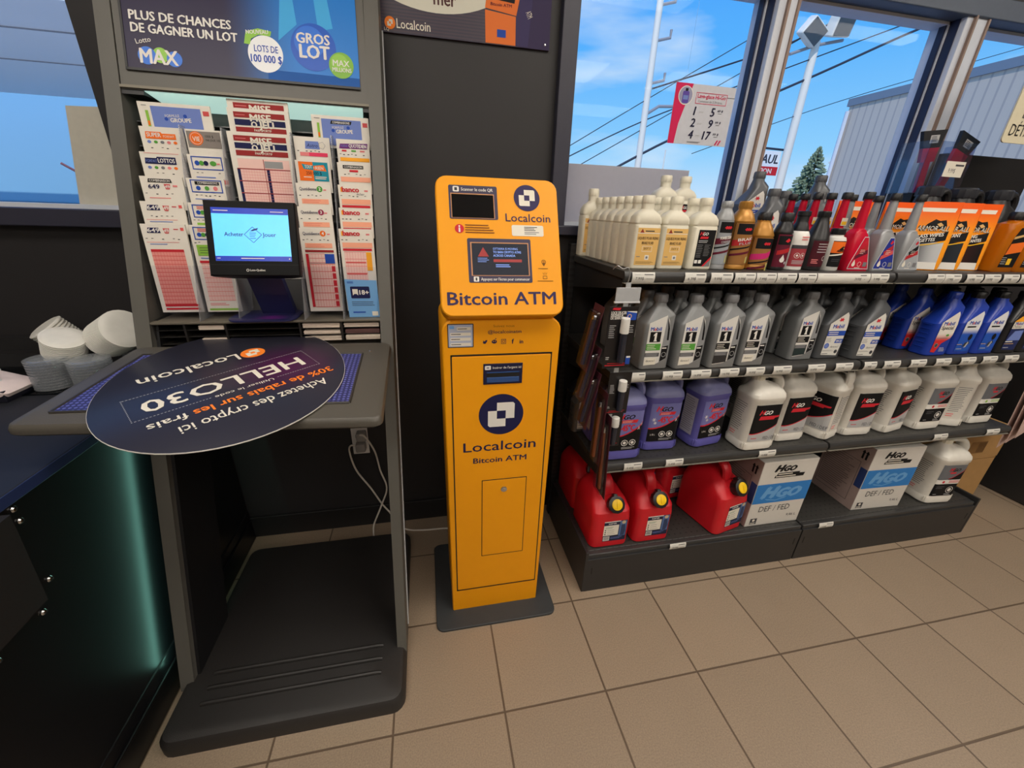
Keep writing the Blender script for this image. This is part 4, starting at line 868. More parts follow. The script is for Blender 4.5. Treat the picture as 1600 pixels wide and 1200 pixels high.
# ================================================================ POSTER on the black pier
t = thing('wall_poster', 'dark purple striped poster with white oval above the cash machine', 'poster', (0.0, 0.524, 1.74))
G0 = t.location
M_PST = striped('poster_purple', (62, 48, 62), (44, 38, 58), 0.0075, 2, 0.5, 0.4)
obj('board', BX(-0.262, 0.243, -0.003, 0.004, -0.0005, 0.56, 0.0008), M_PST, t, smooth=0)
a = Art(); a.poly([(-0.092+0.232*math.cos(2*PI*k/60), 0.185+0.130*math.sin(2*PI*k/60)) for k in range(60)], P('poster_cream', (214, 212, 196)), 1)
a.poly([(0.145, 0.0), (0.145, 0.56), (0.243, 0.56), (0.243, 0.0)], P('poster_violet', (54, 44, 78)), 1)
po, pd = P('poster_orange', (228, 118, 52)), P('poster_orange_shade', (208, 104, 50)); pv = P('poster_machine_side', (60, 52, 92))
a.poly([(0.048, 0.002), (0.046, 0.078), (0.137, 0.070), (0.138, 0.002)], po, 2); a.poly([(0.046, 0.082), (0.064, 0.20), (0.165, 0.19), (0.138, 0.072)], po, 3); a.poly([(0.138, 0.002), (0.138, 0.07), (0.166, 0.19), (0.192, 0.19), (0.176, 0.002)], pv, 2)
a.poly([(0.066, 0.104), (0.072, 0.19), (0.145, 0.185), (0.132, 0.099)], BLACK, 4)
for x, y, m in ((0.081, 0.140, ORANGE), (0.095, 0.140, LBLUE), (0.109, 0.139, CREAM), (0.123, 0.138, YELLOW), (0.083, 0.120, BLUE), (0.112, 0.118, RED)): a.disc(x, y, 0.0062, m, 5, 14)
a.text('Bitcoin ATM', 0.062, 0.089, 0.007, WINE, 5, w=0.062, bold=0.02); a.rect(0.082, 0.018, 0.108, 0.036, BLUE, 5); a.text('ATM', 0.166, 0.082, 0.016, CREAM, 4, w=0.016, rot=-1.1)
a.disc(-0.222, 0.0215, 0.0145, P('sign_orange', (246, 132, 44)), 2); localcoin(a, -0.222, 0.0215, 0.0075, CREAM, 3); a.text('Localcoin', -0.204, 0.0115, 0.021, CREAM, 2, w=0.093, bold=0.008)
a.text('mer', -0.099, 0.074, 0.03, P('poster_maroon', (84, 52, 50)), 3, w=0.062, bold=0.02)
a.text('LQ', -0.2385, -0.0005+0.004, 0.007, CREAM, 2, w=0.013)
a.build('print', t, lambda u, v, e: (u, -0.0034-e, v))
for x in (0.229,): obj('poster_screw', LA([(0, 0.004), (0.002, 0.003), (0.0025, 0.001)], 12), M_CHROME, t).matrix_local = Matrix.Translation((x, -0.0035, 0.012)) @ Matrix.Rotation(PI/2, 4, 'X')

# ================================================================ COUNTER on the left
M_CTR = mat('counter_black', (11, 11, 14), 0.36, var=0.08, scale=6); M_CTT = mat('counter_top_black', (36, 37, 42), 0.45, var=0.15, scale=300, spec=0.3); M_CPN = mat('counter_panel_charcoal', (30, 29, 30), 0.5)
t = thing('service_counter', 'black counter with studded angular panel on the left', 'counter', (-1.3, -0.5, 0))
Q0 = t.location
obj('carcass', BX(-1.9, -0.912, -2.2, 0.52, 0.1, 0.775), M_CTR, t, smooth=0, world=True)
obj('plinth', (lambda b: (box(b, -1.9, -0.906, -2.2, 0.52, 0.0, 0.085), box(b, -1.9, -0.903, -2.2, 0.52, 0.085, 0.094, 0.003), box(b, -1.9, -0.908, -2.2, 0.52, 0.094, 0.135, 0.004), b)[3])(bmesh.new()), M_CTR, t, smooth=0, world=True)
obj('worktop', BX(-1.9, -0.904, -2.2, 0.52, 0.776, 0.80, 0.003), M_CTT, t, smooth=0, world=True)
obj('top_edging', BX(-0.9045, -0.9025, -2.2, 0.52, 0.777, 0.799, 0.0008), mat('edging_blue_black', (40, 52, 92), 0.3), t, smooth=0, world=True)
obj('splashback', (lambda b: (box(b, -1.9, -0.92, 0.49, 0.52, 0.80, 0.885), box(b, -1.9, -0.92, 0.46, 0.49, 0.80, 0.845), b)[2])(bmesh.new()), M_CPN, t, smooth=0, world=True)
# protruding faceted panel
bm = bmesh.new()
v = [bm.verts.new(p) for p in ((-0.884, -0.249, 0.776), (-0.884, -0.264, 0.588), (-0.872, -0.46, 0.776), (-0.835, -2.1, 0.588), (-0.835, -2.1, 0.776), (-0.912, -0.249, 0.776), (-0.912, -0.264, 0.588), (-0.912, -2.1, 0.588), (-0.912, -2.1, 0.776))]
for q in ((0, 1, 2), (1, 3, 4, 2), (0, 5, 6, 1), (1, 6, 7, 3), (3, 7, 8, 4), (5, 8, 7, 6), (0, 2, 4, 8, 5)): bm.faces.new([v[i] for i in q])
obj('angular_panel', bm, M_CPN, t, smooth=0, world=True)
for y, z in ((-0.214, 0.762), (-0.213, 0.735), (-0.219, 0.595), (-0.256, 0.549), (-0.350, 0.548)):
    b = LA([(0, 0.0062), (0.002, 0.0062), (0.0045, 0.004), (0.005, 0.0012)], 14); bmesh.ops.transform(b, matrix=Matrix.Translation((-0.884 if z > 0.8 else -0.9115, y, z)) @ Matrix.Rotation(PI/2, 4, 'Y'), verts=b.verts)
    obj('stud', b, M_CHROME, t, world=True)

# tray of cup lids
M_CLR = glassy('clear_plastic', (246, 248, 250), 0.12, fac=0.10, body=0.14); M_LID = milky('lid_white', (246, 244, 236), 0.35, 0.25)
t = thing('lid_tray', 'clear tray with upright corner on the counter holding cup lids', 'tray', (-1.20, 0.36, 0.8005))
bm = BX(-0.24, 0.20, -0.13, 0.14, 0.0, 0.004); obj('tray_floor', bm, glassy('tray_plastic', (190, 200, 205), 0.1, fac=0.12), t, smooth=0)
bm = bmesh.new(); box(bm, -0.24, -0.237, -0.13, 0.14, 0.004, 0.055); box(bm, -0.24, 0.2, 0.137, 0.14, 0.004, 0.055); obj('tray_wall', bm, M_CLR, t, smooth=0)
obj('corner_rod', tube(bmesh.new(), [(-0.03, -0.128, 0.004), (-0.045, -0.128, 0.07), (-0.03, -0.126, 0.075)], 0.003, 8), mat('rod_frost', (205, 208, 210), 0.3), t)
def lidstack(label, loc, n, r, m, tilt=None, flat=0.006):
    grp = label.replace('cup lid in', 'cup lids in')
    me = None
    for i in range(n):
        if me is None:
            b = LA([(0, r*0.93), (flat*0.15, r), (flat*0.55, r), (flat*0.7, r*0.9), (flat*0.9, r*0.86), (flat*0.92, r*0.6)], 26)
            o = obj('cup_lid', b, m); me = o.data
        else: o = bpy.data.objects.new('cup_lid', me); C.objects.link(o)
        M = Matrix.Translation(loc) @ (tilt if tilt is not None else Matrix.Identity(4)) @ Matrix.Translation((0, 0, i*flat*1.02))
        o.matrix_world = M; tag(o, label, 'cup lid', grp)
lidstack('clear cup lid in the stack at the front left corner of the lid tray', (-1.165, 0.285, 0.805), 11, 0.044, M_CLR, None, 0.0075)
lidstack('clear cup lid in the second clear stack along the front of the lid tray', (-1.075, 0.290, 0.805), 10, 0.046, M_CLR, None, 0.0075)
lidstack('clear cup lid in the stack nearest the lottery kiosk post', (-1.01, 0.395, 0.805), 14, 0.046, M_CLR, None, 0.0078)
lidstack('white cup lid in the tipped-over row lying across the clear stacks', (-1.155, 0.335, 0.885), 9, 0.046, M_LID, Matrix.Rotation(math.radians(24), 4, 'Y') @ Matrix.Rotation(math.radians(16), 4, 'X'), 0.006)
lidstack('large white cup lid in the row standing on edge behind the others', (-1.07, 0.375, 0.908), 14, 0.054, M_LID, Matrix.Rotation(math.radians(62), 4, 'Y') @ Matrix.Rotation(math.radians(28), 4, 'X'), 0.0075)
lidstack('white cup lid in the short pile leaning behind the tipped row', (-1.215, 0.44, 0.885), 8, 0.045, M_LID, Matrix.Rotation(math.radians(-28), 4, 'Y') @ Matrix.Rotation(math.radians(20), 4, 'X'), 0.008)
bm = RR([(0.0, 0.05, 0.05, 0.01), (0.012, 0.053, 0.052, 0.012), (0.02, 0.04, 0.035, 0.01)]); bmesh.ops.rotate(bm, verts=bm.verts, cent=(0, 0, 0), matrix=Matrix.Rotation(0.35, 3, 'Y'))
tag(obj('napkin_pile', bm, mat('napkin_pink_white', (222, 206, 204), 0.8), None, (-1.255, 0.24, 0.83)), 'pinkish white napkins at the left edge of the counter', 'napkins')
tag(obj('napkin_box', BX(-0.055, 0.05, -0.05, 0.05, 0.0, 0.03, 0.002), mat('box_navy_black', (22, 22, 34), 0.4), None, (-1.258, 0.24, 0.8005), 0), 'low dark box under the napkins', 'box')

# ================================================================ OUTLET and CORDS
t = thing('wall_outlet', 'white duplex outlet on the black wall under the play tray', 'outlet', (-0.447, YW, 0.420))
M_OUT = mat('outlet_white', (228, 224, 220), 0.45)
obj('cover_plate', BX(-0.031, 0.031, -0.005, 0.0, -0.058, 0.06, 0.002), M_OUT, t, smooth=0)
for z in (0.024, -0.026): obj('socket', RR([(0, 0.016, 0.013, 0.01), (0.002, 0.016, 0.013, 0.01)]), mat('socket_grey', (150, 146, 146), 0.5), t).matrix_local = Matrix.Translation((0, -0.005, z)) @ Matrix.Rotation(PI/2, 4, 'X')
M_CORD = mat('cord_white', (216, 210, 200), 0.5)
t = thing('power_cord', 'white power cord looping right and then down from the outlet', 'power cord', (-0.435, 0.50, 0.47))
obj('plug', BX(-0.455, -0.418, 0.488, 0.522, 0.435, 0.474, 0.006), mat('plug_grey', (150, 146, 142), 0.5), t, world=True)
obj('cord', tube(bmesh.new(), smooth_path([(-0.44, 0.49, 0.468), (-0.42, 0.485, 0.46), (-0.392, 0.495, 0.385), (-0.380, 0.50, 0.29), (-0.362, 0.50, 0.20), (-0.39, 0.50, 0.115), (-0.427, 0.485, 0.03), (-0.43, 0.46, 0.006), (-0.425, 0.43, 0.005)]), 0.0036), M_CORD, t, world=True)
t = thing('power_cord', 'white power cord hanging left of the outlet and running to the cash machine', 'power cord', (-0.47, 0.50, 0.42))
obj('plug', BX(-0.462, -0.425, 0.486, 0.522, 0.388, 0.425, 0.006), mat('plug_grey', (150, 146, 142), 0.5), t, world=True)
obj('cord', tube(bmesh.new(), smooth_path([(-0.458, 0.495, 0.414), (-0.478, 0.495, 0.42), (-0.488, 0.50, 0.39), (-0.472, 0.50, 0.30), (-0.425, 0.50, 0.205), (-0.39, 0.51, 0.112), (-0.355, 0.50, 0.06), (-0.33, 0.49, 0.01), (-0.29, 0.455, 0.005), (-0.22, 0.44, 0.005), (-0.11, 0.432, 0.005), (-0.04, 0.40, 0.006), (-0.02, 0.30, 0.03)]), 0.0036), M_CORD, t, world=True)
# ================================================================ SHELVING
M_GON = mat('gondola_black', (38, 38, 39), 0.42, var=0.1, scale=30); M_GPERF = dotted('gondola_shelf', (52, 51, 49), (22, 22, 22), 0.024, 0.0035, 0.45)
M_GCH = mat('price_channel', (52, 52, 52), 0.35); M_GRAIL = mat('channel_lip_light', (120, 116, 106), 0.4); M_GUP = dotted('upright_slotted', (30, 30, 31), (8, 8, 8), 0.021, 0.0045, 0.5, axes=(2,))
S1, S2, S3, S0 = 1.152, 0.862, 0.540, 0.172
FY = 0.06
def gondola(x0, x1, label, ends):
    t = thing('gondola_shelving', label, 'shelving', ((x0+x1)/2, 0.26, 0)); g0 = t.location
    obj('back_panel', BX(x0, x1, 0.484, 0.500, 0.02, 1.16), M_GON, t, smooth=0, world=True)
    for x in (x0, x1): obj('upright', BX(x-0.012, x+0.012, 0.455, 0.486, 0.0, 1.19, 0.002), M_GUP, t, smooth=0, world=True)
    obj('base_deck', BX(x0+0.003, x1-0.003, 0.055, 0.484, S0-0.022, S0, 0.003), M_GPERF, t, smooth=0, world=True)
    obj('kick_plate', BX(x0+0.002, x1-0.002, 0.030, 0.040, 0.0, S0-0.018, 0.001), M_GON, t, smooth=0, world=True)
    b = BX(x0+0.003, x1-0.003, 0.036, 0.057, S0-0.026, S0-0.001, 0.004); obj('deck_channel', b, M_GCH, t, smooth=0, world=True)
    for x in (x0+0.022, x1-0.022): obj('kick_slot', BX(x-0.002, x+0.002, 0.0294, 0.031, 0.085, 0.115), M_GAP, t, smooth=0, world=True)
    for z, nm in ((S1, 'shelf'), (S2, 'shelf'), (S3, 'shelf')):
        s = obj(nm, BX(x0+0.004, x1-0.004, FY+0.004, 0.474, z-0.022, z, 0.002), M_GPERF, t, smooth=0, world=True)
        bm = bmesh.new()
        for zz in range(6):
            pass
        n = 6; pr = [(FY+0.004, z-0.001)] + [(FY-0.006*math.sin(PI*k/n)-0.0, z-0.002-0.028*k/n) for k in range(n+1)] + [(FY+0.006, z-0.031)]
        A = [bm.verts.new((x0+0.004, y, q)) for y, q in pr]; B = [bm.verts.new((x1-0.004, y, q)) for y, q in pr]
        for i in range(len(pr)-1): bm.faces.new((A[i], A[i+1], B[i+1], B[i]))
        bm.faces.new(A); bm.faces.new(B); bm.faces.new((A[0], B[0], B[-1], A[-1]))
        obj('price_channel', bm, M_GCH, s, world=False, smooth=40).location = -g0
        obj('channel_lip', BX(x0+0.004, x1-0.004, FY-0.006, FY+0.006, z-0.0335, z-0.0305, 0.001), M_GRAIL, s, smooth=0).location = -g0
        for x in (x0+0.012, x1-0.012):
            bm = bmesh.new(); v = []
            for y, q0, q1 in ((FY+0.02, z-0.05, z-0.02), (0.46, z-0.11, z-0.0)): v.append([bm.verts.new(p) for p in ((x-0.0015, y, q0), (x+0.0015, y, q0), (x+0.0015, y, q1), (x-0.0015, y, q1))])
            for i in range(4): bm.faces.new((v[0][i], v[0][(i+1) % 4], v[1][(i+1) % 4], v[1][i]))
            bm.faces.new(v[0]); bm.faces.new(v[1]); obj('shelf_bracket', bm, M_GON, s, smooth=0).location = -g0
    for x in ends: obj('end_plate', BX(x-0.006, x+0.006, 0.030, 0.486, 0.0, S0+0.018, 0.002), M_GON, t, smooth=0, world=True)
    return t
gondola(0.356, 1.268, 'left section of black metal shelving beside the yellow cash machine', (0.354,))
gondola(1.270, 2.182, 'right section of black metal shelving, farther along the windows', (2.188,))
# price tags
M_TAG = mat('tag_paper', (214, 212, 204), 0.6, var=0.02); M_TINK = P('tag_ink', (70, 70, 72))
def price_tag(x, w, z, price, label, y=None):
    t = thing('price_tag', label, 'price tag', (x, (FY if y is None else y)-0.0075, z), 0, 'price tags on the shelf edges')
    bm = bmesh.new(); n = 5
    A = []; B = []
    for k in range(n+1):
        q = PI*k/n; yy = -0.004*math.sin(q)+0.002; zz = -0.0275*k/n
        A.append((bm.verts.new((-w/2, yy, zz)), bm.verts.new((-w/2, yy+0.0006, zz)))); B.append((bm.verts.new((w/2, yy, zz)), bm.verts.new((w/2, yy+0.0006, zz))))
    for k in range(n):
        bm.faces.new((A[k][0], A[k+1][0], B[k+1][0], B[k][0])); bm.faces.new((A[k][1], B[k][1], B[k+1][1], A[k+1][1]))
    obj('paper', bm, M_TAG, t)
    f = lambda u, v, e: (u, -0.004*math.sin(PI*(-v)/0.0275)+0.0016-e, v)
    a = Art(); h = 0.0105
    if price: a.text(price, -w*0.36 if w < 0.1 else w*0.2, -0.0195, 0.0075, M_TINK, 1, w=min(w*0.42, 0.024))
    a.rect(w*0.02 if w < 0.1 else w*0.3, -0.0065, w*0.42, -0.0045, M_TINK, 1); a.rect(w*0.12 if w < 0.1 else w*0.38, -0.017, w*0.4, -0.016, GREY, 1); a.rect(-w*0.4, -0.006, -w*0.15, -0.0052, LGREY, 1); a.rect(-w*0.3, -0.0235, w*0.1, -0.0228, LGREY, 1)
    a.build('print', t, f)
ORD = ['first', 'second', 'third', 'fourth', 'fifth', 'sixth', 'seventh', 'eighth', 'ninth', 'tenth', 'eleventh', 'twelfth', 'thirteenth', 'fourteenth', 'fifteenth', 'sixteenth', 'seventeenth', 'eighteenth', 'nineteenth', 'twentieth']
for shelf, z, rows in (('top', S1-0.0025, [(0.413, 0.066, '7.99$'), (0.569, 0.065, '6.39$'), (0.652, 0.069, '9.99$'), (0.727, 0.067, '9.99$'), (0.797, 0.066, '7.99$'), (0.866, 0.066, '9.49$'), (0.937, 0.063, '9.99$'), (1.068, 0.192, '29.99$'), (1.201, 0.068, '9.99$'), (1.423, 0.068, '14.99$'), (1.493, 0.067, '13.99$'), (1.585, 0.069, '14.99$'), (1.662, 0.07, '14.99$'), (1.745, 0.07, '17.99$'), (1.823, 0.07, '17.99$')]),
        ('middle', S2-0.0025, [(0.447, 0.044, ''), (0.56, 0.066, '16.99$'), (0.657, 0.069, '16.89$'), (0.757, 0.068, '14.99$'), (0.851, 0.068, '19.99$'), (0.952, 0.068, '16.99$'), (1.084, 0.068, '16.89$'), (1.195, 0.07, '13.29$'), (1.303, 0.052, '7.99$'), (1.396, 0.07, '9.99$'), (1.511, 0.07, '9.99$'), (1.624, 0.07, '9.99$'), (1.74, 0.07, '9.99$'), (1.844, 0.07, '16.99$'), (1.95, 0.07, '17.99$')]),
        ('lower', S3-0.0025, [(0.483, 0.065, '5.49$'), (0.635, 0.065, '5.49$'), (1.001, 0.069, '9.99$'), (1.799, 0.069, '9.99$'), (2.074, 0.07, '9.99$')])):
    for i, (x, w, p) in enumerate(rows):
        price_tag(x, w, z, p, '%swhite price tag, %s from the left on the %s shelf edge' % ('long ' if w > 0.1 else '', ORD[i], shelf))
price_tag(0.711, 0.066, S0+0.004, '29.99$', 'white price tag on the bottom deck edge under the red cans', 0.037)
price_tag(1.376, 0.068, S0+0.004, '19.99$', 'white price tag on the bottom deck edge before the second carton', 0.037)

# ================================================================ PRODUCTS
BW = milky('bottle_white', (226, 220, 200), 0.4, 0.12); BWH = mat('bottle_white_opaque', (224, 222, 216), 0.35); CAPW = mat('cap_white', (216, 210, 190), 0.45)
BSIL = mat('bottle_silver', (150, 152, 154), 0.35, metal=0.25); BGOLD = mat('bottle_gold', (176, 124, 52), 0.35, metal=0.35); BBLK = mat('bottle_black', (28, 28, 30), 0.32); BDRK = mat('bottle_charcoal', (64, 65, 68), 0.38, metal=0.1)
BOIL = mat('bottle_oil_silver', (128, 130, 131), 0.36, metal=0.25); BOILG = mat('bottle_oil_grey', (82, 84, 87), 0.36, metal=0.2); BBLU = mat('bottle_oil_blue', (28, 58, 158), 0.32)
CAPB = mat('cap_black', (20, 20, 22), 0.4); CAPG = mat('cap_grey', (112, 112, 114), 0.42); CAPGD = mat('cap_grey_dark', (78, 79, 82), 0.42)
BRED = milky('bottle_red', (214, 22, 56), 0.25, 0.3); BAMB = milky('bottle_amber', (216, 126, 20), 0.2, 0.4); CANR = mat('can_red', (196, 22, 34), 0.42, var=0.05, scale=14, bump=0.02)
JUGW = milky('jug_white', (226, 222, 212), 0.42, 0.12); JUGP = milky('jug_purple', (102, 98, 178), 0.3, 0.2); JUGPT = milky('jug_purple_top', (140, 142, 190), 0.35, 0.25)
CARTON = mat('carton_brown', (176, 136, 84), 0.75, var=0.1, scale=30); CARTW = mat('carton_white', (206, 202, 194), 0.65, var=0.03); CARTG = mat('carton_side', (160, 138, 132), 0.7)

def ribcap(bm, r, h, z, cx=0, cy=0, n=28):
    pr = [(z, r*0.97), (z+h*0.1, r), (z+h*0.85, r*0.97), (z+h, r*0.85)]
    rings = []
    for q, rr in pr: rings.append([(cx+(rr*(1.0 if k % 2 else 0.95))*math.cos(2*PI*k/n), cy+(rr*(1.0 if k % 2 else 0.95))*math.sin(2*PI*k/n), q) for k in range(n)])
    return loft(bm, rings)
def logo_red(a, x, y, s):
    """small red winged-horse-like mark"""
    a.poly([(x-s, y-0.2*s), (x-0.5*s, y+0.1*s), (x-0.6*s, y+0.7*s), (x-0.1*s, y+0.3*s), (x+0.5*s, y+0.8*s), (x+0.4*s, y+0.3*s), (x+s, y+0.1*s), (x+0.5*s, y-0.1*s), (x+0.7*s, y-0.6*s), (x+0.1*s, y-0.25*s), (x-0.5*s, y-0.7*s), (x-0.4*s, y-0.25*s)], RED, 3)
def mobil(a, x, y, h, al='L', w=None, m=None):
    k = w or h*2.9
    a.text('M', x, y, h, m or BLUE, 3, bold=0.03, w=k*0.27); a.text('o', x+k*0.30, y, h, RED, 3, bold=0.03, w=k*0.19); a.text('bil', x+k*0.52, y, h, m or BLUE, 3, bold=0.03, w=k*0.42)
# --- brake fluid style bottle
def brake_bottle(label, art, cat='brake fluid'):
    t = thing('fluid_bottle', label, cat, (0, 0, 0), 0, 'white bottles on the top shelf')
    hx, hy = 0.0385, 0.024
    obj('body', RR([(0, hx-0.003, hy-0.003, 0.008), (0.004, hx, hy, 0.010), (0.112, hx, hy, 0.010), (0.114, hx-0.0012, hy-0.0012, 0.010), (0.1165, hx-0.0012, hy-0.0012, 0.010), (0.1185, hx, hy, 0.010), (0.132, hx-0.0015, hy, 0.012), (0.143, hx-0.008, hy-0.003, 0.015), (0.150, 0.019, 0.017, 0.0165), (0.153, 0.0165, 0.0165, 0.0164), (0.168, 0.0162, 0.0162, 0.0161)]), BW, t)
    obj('cap', ribcap(bmesh.new(), 0.0178, 0.019, 0.167), CAPW, t)
    if art: art(Art()).build('label', t, front(-hy-0.0003))
    return t
def art_brake(a):
    a.rect(-0.030, 0.012, 0.034, 0.107, P('label_manila', (222, 180, 108))); a.rect(-0.030, 0.093, 0.034, 0.0945, WHITE, 2)
    a.poly([(-0.024, 0.095), (-0.018, 0.105), (-0.012, 0.095)], P('brick', (150, 60, 40)), 2); a.bars(-0.009, 0.102, 0.034, 0.006, 1, DGREY, 2)
    a.text('LIQUIDE POUR FREINS', 0.002, 0.078, 0.0065, P('label_brown', (96, 74, 48)), 2, al='C', bold=0.02, w=0.058); a.text('BRAKE FLUID', 0.002, 0.066, 0.0065, P('label_brown', (96, 74, 48)), 2, al='C', bold=0.02, w=0.034)
    a.frame(-0.012, 0.047, 0.017, 0.061, 0.0008, WHITE, 2); a.text('DOT 3', 0.0025, 0.0525, 0.005, P('label_brown', (96, 74, 48)), 2, al='C', bold=0.02, w=0.018); a.rect(-0.001, 0.026, 0.011, 0.038, WHITE, 2); a.rect(0.002, 0.029, 0.008, 0.035, GREY, 3)
    a.bars(-0.026, 0.036, 0.014, 0.004, 1, GREY, 2); a.bars(-0.026, 0.022, 0.056, 0.007, 3, P('label_brown', (96, 74, 48)), 2, 0.3); return a
def art_hgo(a):
    a.rect(-0.021, 0.010, 0.031, 0.106, BLACK); a.text('H', -0.017, 0.092, 0.009, RED, 2, bold=0.04, shear=0.3); a.text('GO', -0.008, 0.092, 0.0075, WHITE, 2, bold=0.04, shear=0.3); a.poly([(-0.015, 0.083), (-0.013, 0.089), (0.011, 0.089), (0.009, 0.083)], RED, 2)
    a.bars(-0.017, 0.080, 0.030, 0.008, 2, LGREY, 2); a.bars(-0.018, 0.069, 0.017, 0.036, 8, GREY, 2, 0.3); a.bars(0.004, 0.069, 0.019, 0.032, 8, GREY, 2, 0.3); a.rect(-0.019, 0.018, -0.010, 0.027, WHITE, 2); a.rect(-0.007, 0.018, 0.002, 0.027, WHITE, 2)
    a.poly([(0.006, 0.010), (0.012, 0.010), (0.031, 0.030), (0.031, 0.038)], RED, 2); a.poly([(0.012, 0.010), (0.031, 0.010), (0.031, 0.030)], GREY, 2); return a
F1 = 0.09
o = brake_bottle('white brake fluid bottle with tan label, leftmost in the front row of the top shelf', art_brake); o.location = (0.428, F1+0.024, S1)
for k in range(1, 7): dup(o, (0.428-0.001*k, F1+0.024+0.0505*k, S1), 0, 'white brake fluid bottle %s behind the leftmost front one' % ORD[k-1])
o2 = dup(o, (0.511, F1+0.024, S1), 0, 'white brake fluid bottle with tan label, second in the front row of the top shelf')
for k in range(1, 4): dup(o, (0.513, F1+0.024+0.0505*k, S1), 0, 'white brake fluid bottle %s behind the second front one' % ORD[k-1])
h = brake_bottle('white bottle with black label and red corner, third in the top front row', art_hgo, 'car fluid'); h.location = (0.600, F1+0.024, S1)
dup(h, (0.600, F1+0.08, S1), 0, 'white bottle standing behind the black labelled white bottle')
RIS = mat('riser_black', (24, 24, 25), 0.5)
def riser(x0, x1, y0, y1, h, label): return tag(obj('display_riser', BX(x0, x1, y0, y1, S1, S1+h, 0.002), RIS, None, ((x0+x1)/2, (y0+y1)/2, S1), 0, world=True), label, 'riser')
riser(0.555, 0.695, 0.30, 0.37, 0.068, 'black riser under the two raised white bottles')
dup(h, (0.598, 0.335, S1+0.068), 0, 'left of two white bottles raised at the back by the window')
dup(h, (0.666, 0.335, S1+0.068), 0, 'right of two white bottles raised at the back by the window')
dup(o, (0.402, 0.437, S1+0.0), 0, 'white bottle at the very back left corner of the top shelf').scale = (1, 1, 1.14)
# --- round bottles
def wrapbars(a, r, items):
    for u0, u1, z0, z1, m, L in items: a.rect(u0, z0, u1, z1, m, L, max(2, int((u1-u0)/r*6)))
    return a
def round_bottle(name, label, r, prof, bm_, capspec, art, cat):
    t = thing(name, label, cat, (0, 0, 0), 0)
    obj('body', LA(prof, 36), bm_, t)
    if capspec: obj('cap', ribcap(bmesh.new(), *capspec[:3]), capspec[3], t)
    if art: art.build('label', t, wrap(r+0.0004), cuts=r*0.22)
    return t
def art_star(r, h, base, band, title, small=None):
    u = r*1.15; a = Art(); wrapbars(a, r, [(-u, u, 0.016, h, base, 1), (-u*0.75, u, h-0.030, h-0.002, BLACK, 2)])
    for dx in (-0.006, 0.0, 0.006): a.poly([(dx-0.005, h-0.017), (dx, h-0.012), (dx+0.006, h-0.016), (dx, h-0.021)], RED, 4)
    a.poly([(-u, h-0.046), (-u, h-0.062), (0, h-0.058), (u, h-0.046), (u, h-0.030), (0, h-0.042)], band, 3)
    if title: a.text(title[0], 0.003, h-0.046, 0.0075, WHITE, 5, al='C', bold=0.03, w=u*1.3, rot=0.12); a.text(title[1], 0.004, h-0.056, 0.006, LGREY, 5, al='C', bold=0.02, w=u*1.1, rot=0.12)
    a.poly([(-u, h-0.070), (-u, h-0.074), (u, h-0.060), (u, h-0.056)], BLACK, 4); a.poly([(-u, h-0.084), (-u, h-0.090), (u, h-0.076), (u, h-0.070)], WINE, 4)
    wrapbars(a, r, [(u*0.3, u*0.45, 0.02, h-0.09, P('holo_gold', (206, 190, 110)), 4), (u*0.55, u*0.65, 0.02, h-0.088, P('holo_green', (120, 170, 120)), 4)])
    for x in (-u+0.001, u-0.001): a.rect(x-0.0006, 0.016, x+0.0006, h, BLACK, 5)
    return a
def bprof(r, hs, rn, hn): return [(0, r*0.9), (0.003, r), (0.012, r), (0.0135, r*0.97), (hs-0.004, r*0.97), (hs-0.002, r), (hs, r), (hs+(hn-hs)*0.55, (r+rn)/2*0.98), (hn-0.006, rn*1.02), (hn-0.004, rn), (hn, rn)]
t = round_bottle('additive_bottle', 'slim silver bottle with slanted wine stripes, fourth in the top front row', 0.0255, bprof(0.0255, 0.134, 0.014, 0.166), BSIL, (0.0155, 0.016, 0.165, BSIL), art_star(0.0255, 0.130, SILV, WINE, ('POWER STEERING', 'CONDITIONER')), 'additive'); t.location = (0.668, F1+0.026, S1)
t = round_bottle('additive_bottle', 'tall gold bottle with black and red label, fifth in the top front row', 0.033, bprof(0.033, 0.132, 0.017, 0.166), BGOLD, (0.0185, 0.018, 0.165, BGOLD), art_star(0.033, 0.127, P('label_bronze', (150, 104, 56)), P('brick_red', (176, 40, 44)), ('BRAKE', 'FLUID')), 'brake fluid'); t.location = (0.732, F1+0.033, S1)
t = round_bottle('additive_bottle', 'shorter gold bottle with black cap, sixth in the top front row', 0.0345, bprof(0.0345, 0.096, 0.018, 0.136), BGOLD, (0.019, 0.022, 0.135, CAPB), art_star(0.0345, 0.090, P('label_bronze', (150, 104, 56)), MAG, None), 'additive'); t.location = (0.805, F1+0.0345, S1)
dup(t, (0.79, F1+0.115, S1), 0, 'gold bottle with black cap standing behind the two gold bottles')
a = Art(); u = 0.028; wrapbars(a, 0.026, [(-u, u, 0.010, 0.100, WINE, 1), (-u*0.9, u*0.9, 0.072, 0.096, BLACK, 2)]); a.poly([(-0.008, 0.082), (0, 0.090), (0.008, 0.084), (0, 0.078)], RED, 3); a.poly([(-u*.8, 0.055), (u*.8, 0.067), (u*.8, 0.055), (-u*.8, 0.043)], P('brick_red', (176, 40, 44)), 3); a.disc(-0.004, 0.030, 0.007, WHITE, 3); a.poly([(-0.010, 0.033), (0.002, 0.033), (-0.004, 0.045)], WHITE, 3); a.disc(0.008, 0.022, 0.004, LGREY, 3)
t = round_bottle('additive_bottle', 'dark wine bottle with black cap, seventh in the top front row', 0.026, bprof(0.026, 0.106, 0.016, 0.138), BBLK, (0.0175, 0.022, 0.136, CAPB), a, 'additive'); t.location = (0.872, F1+0.026, S1)
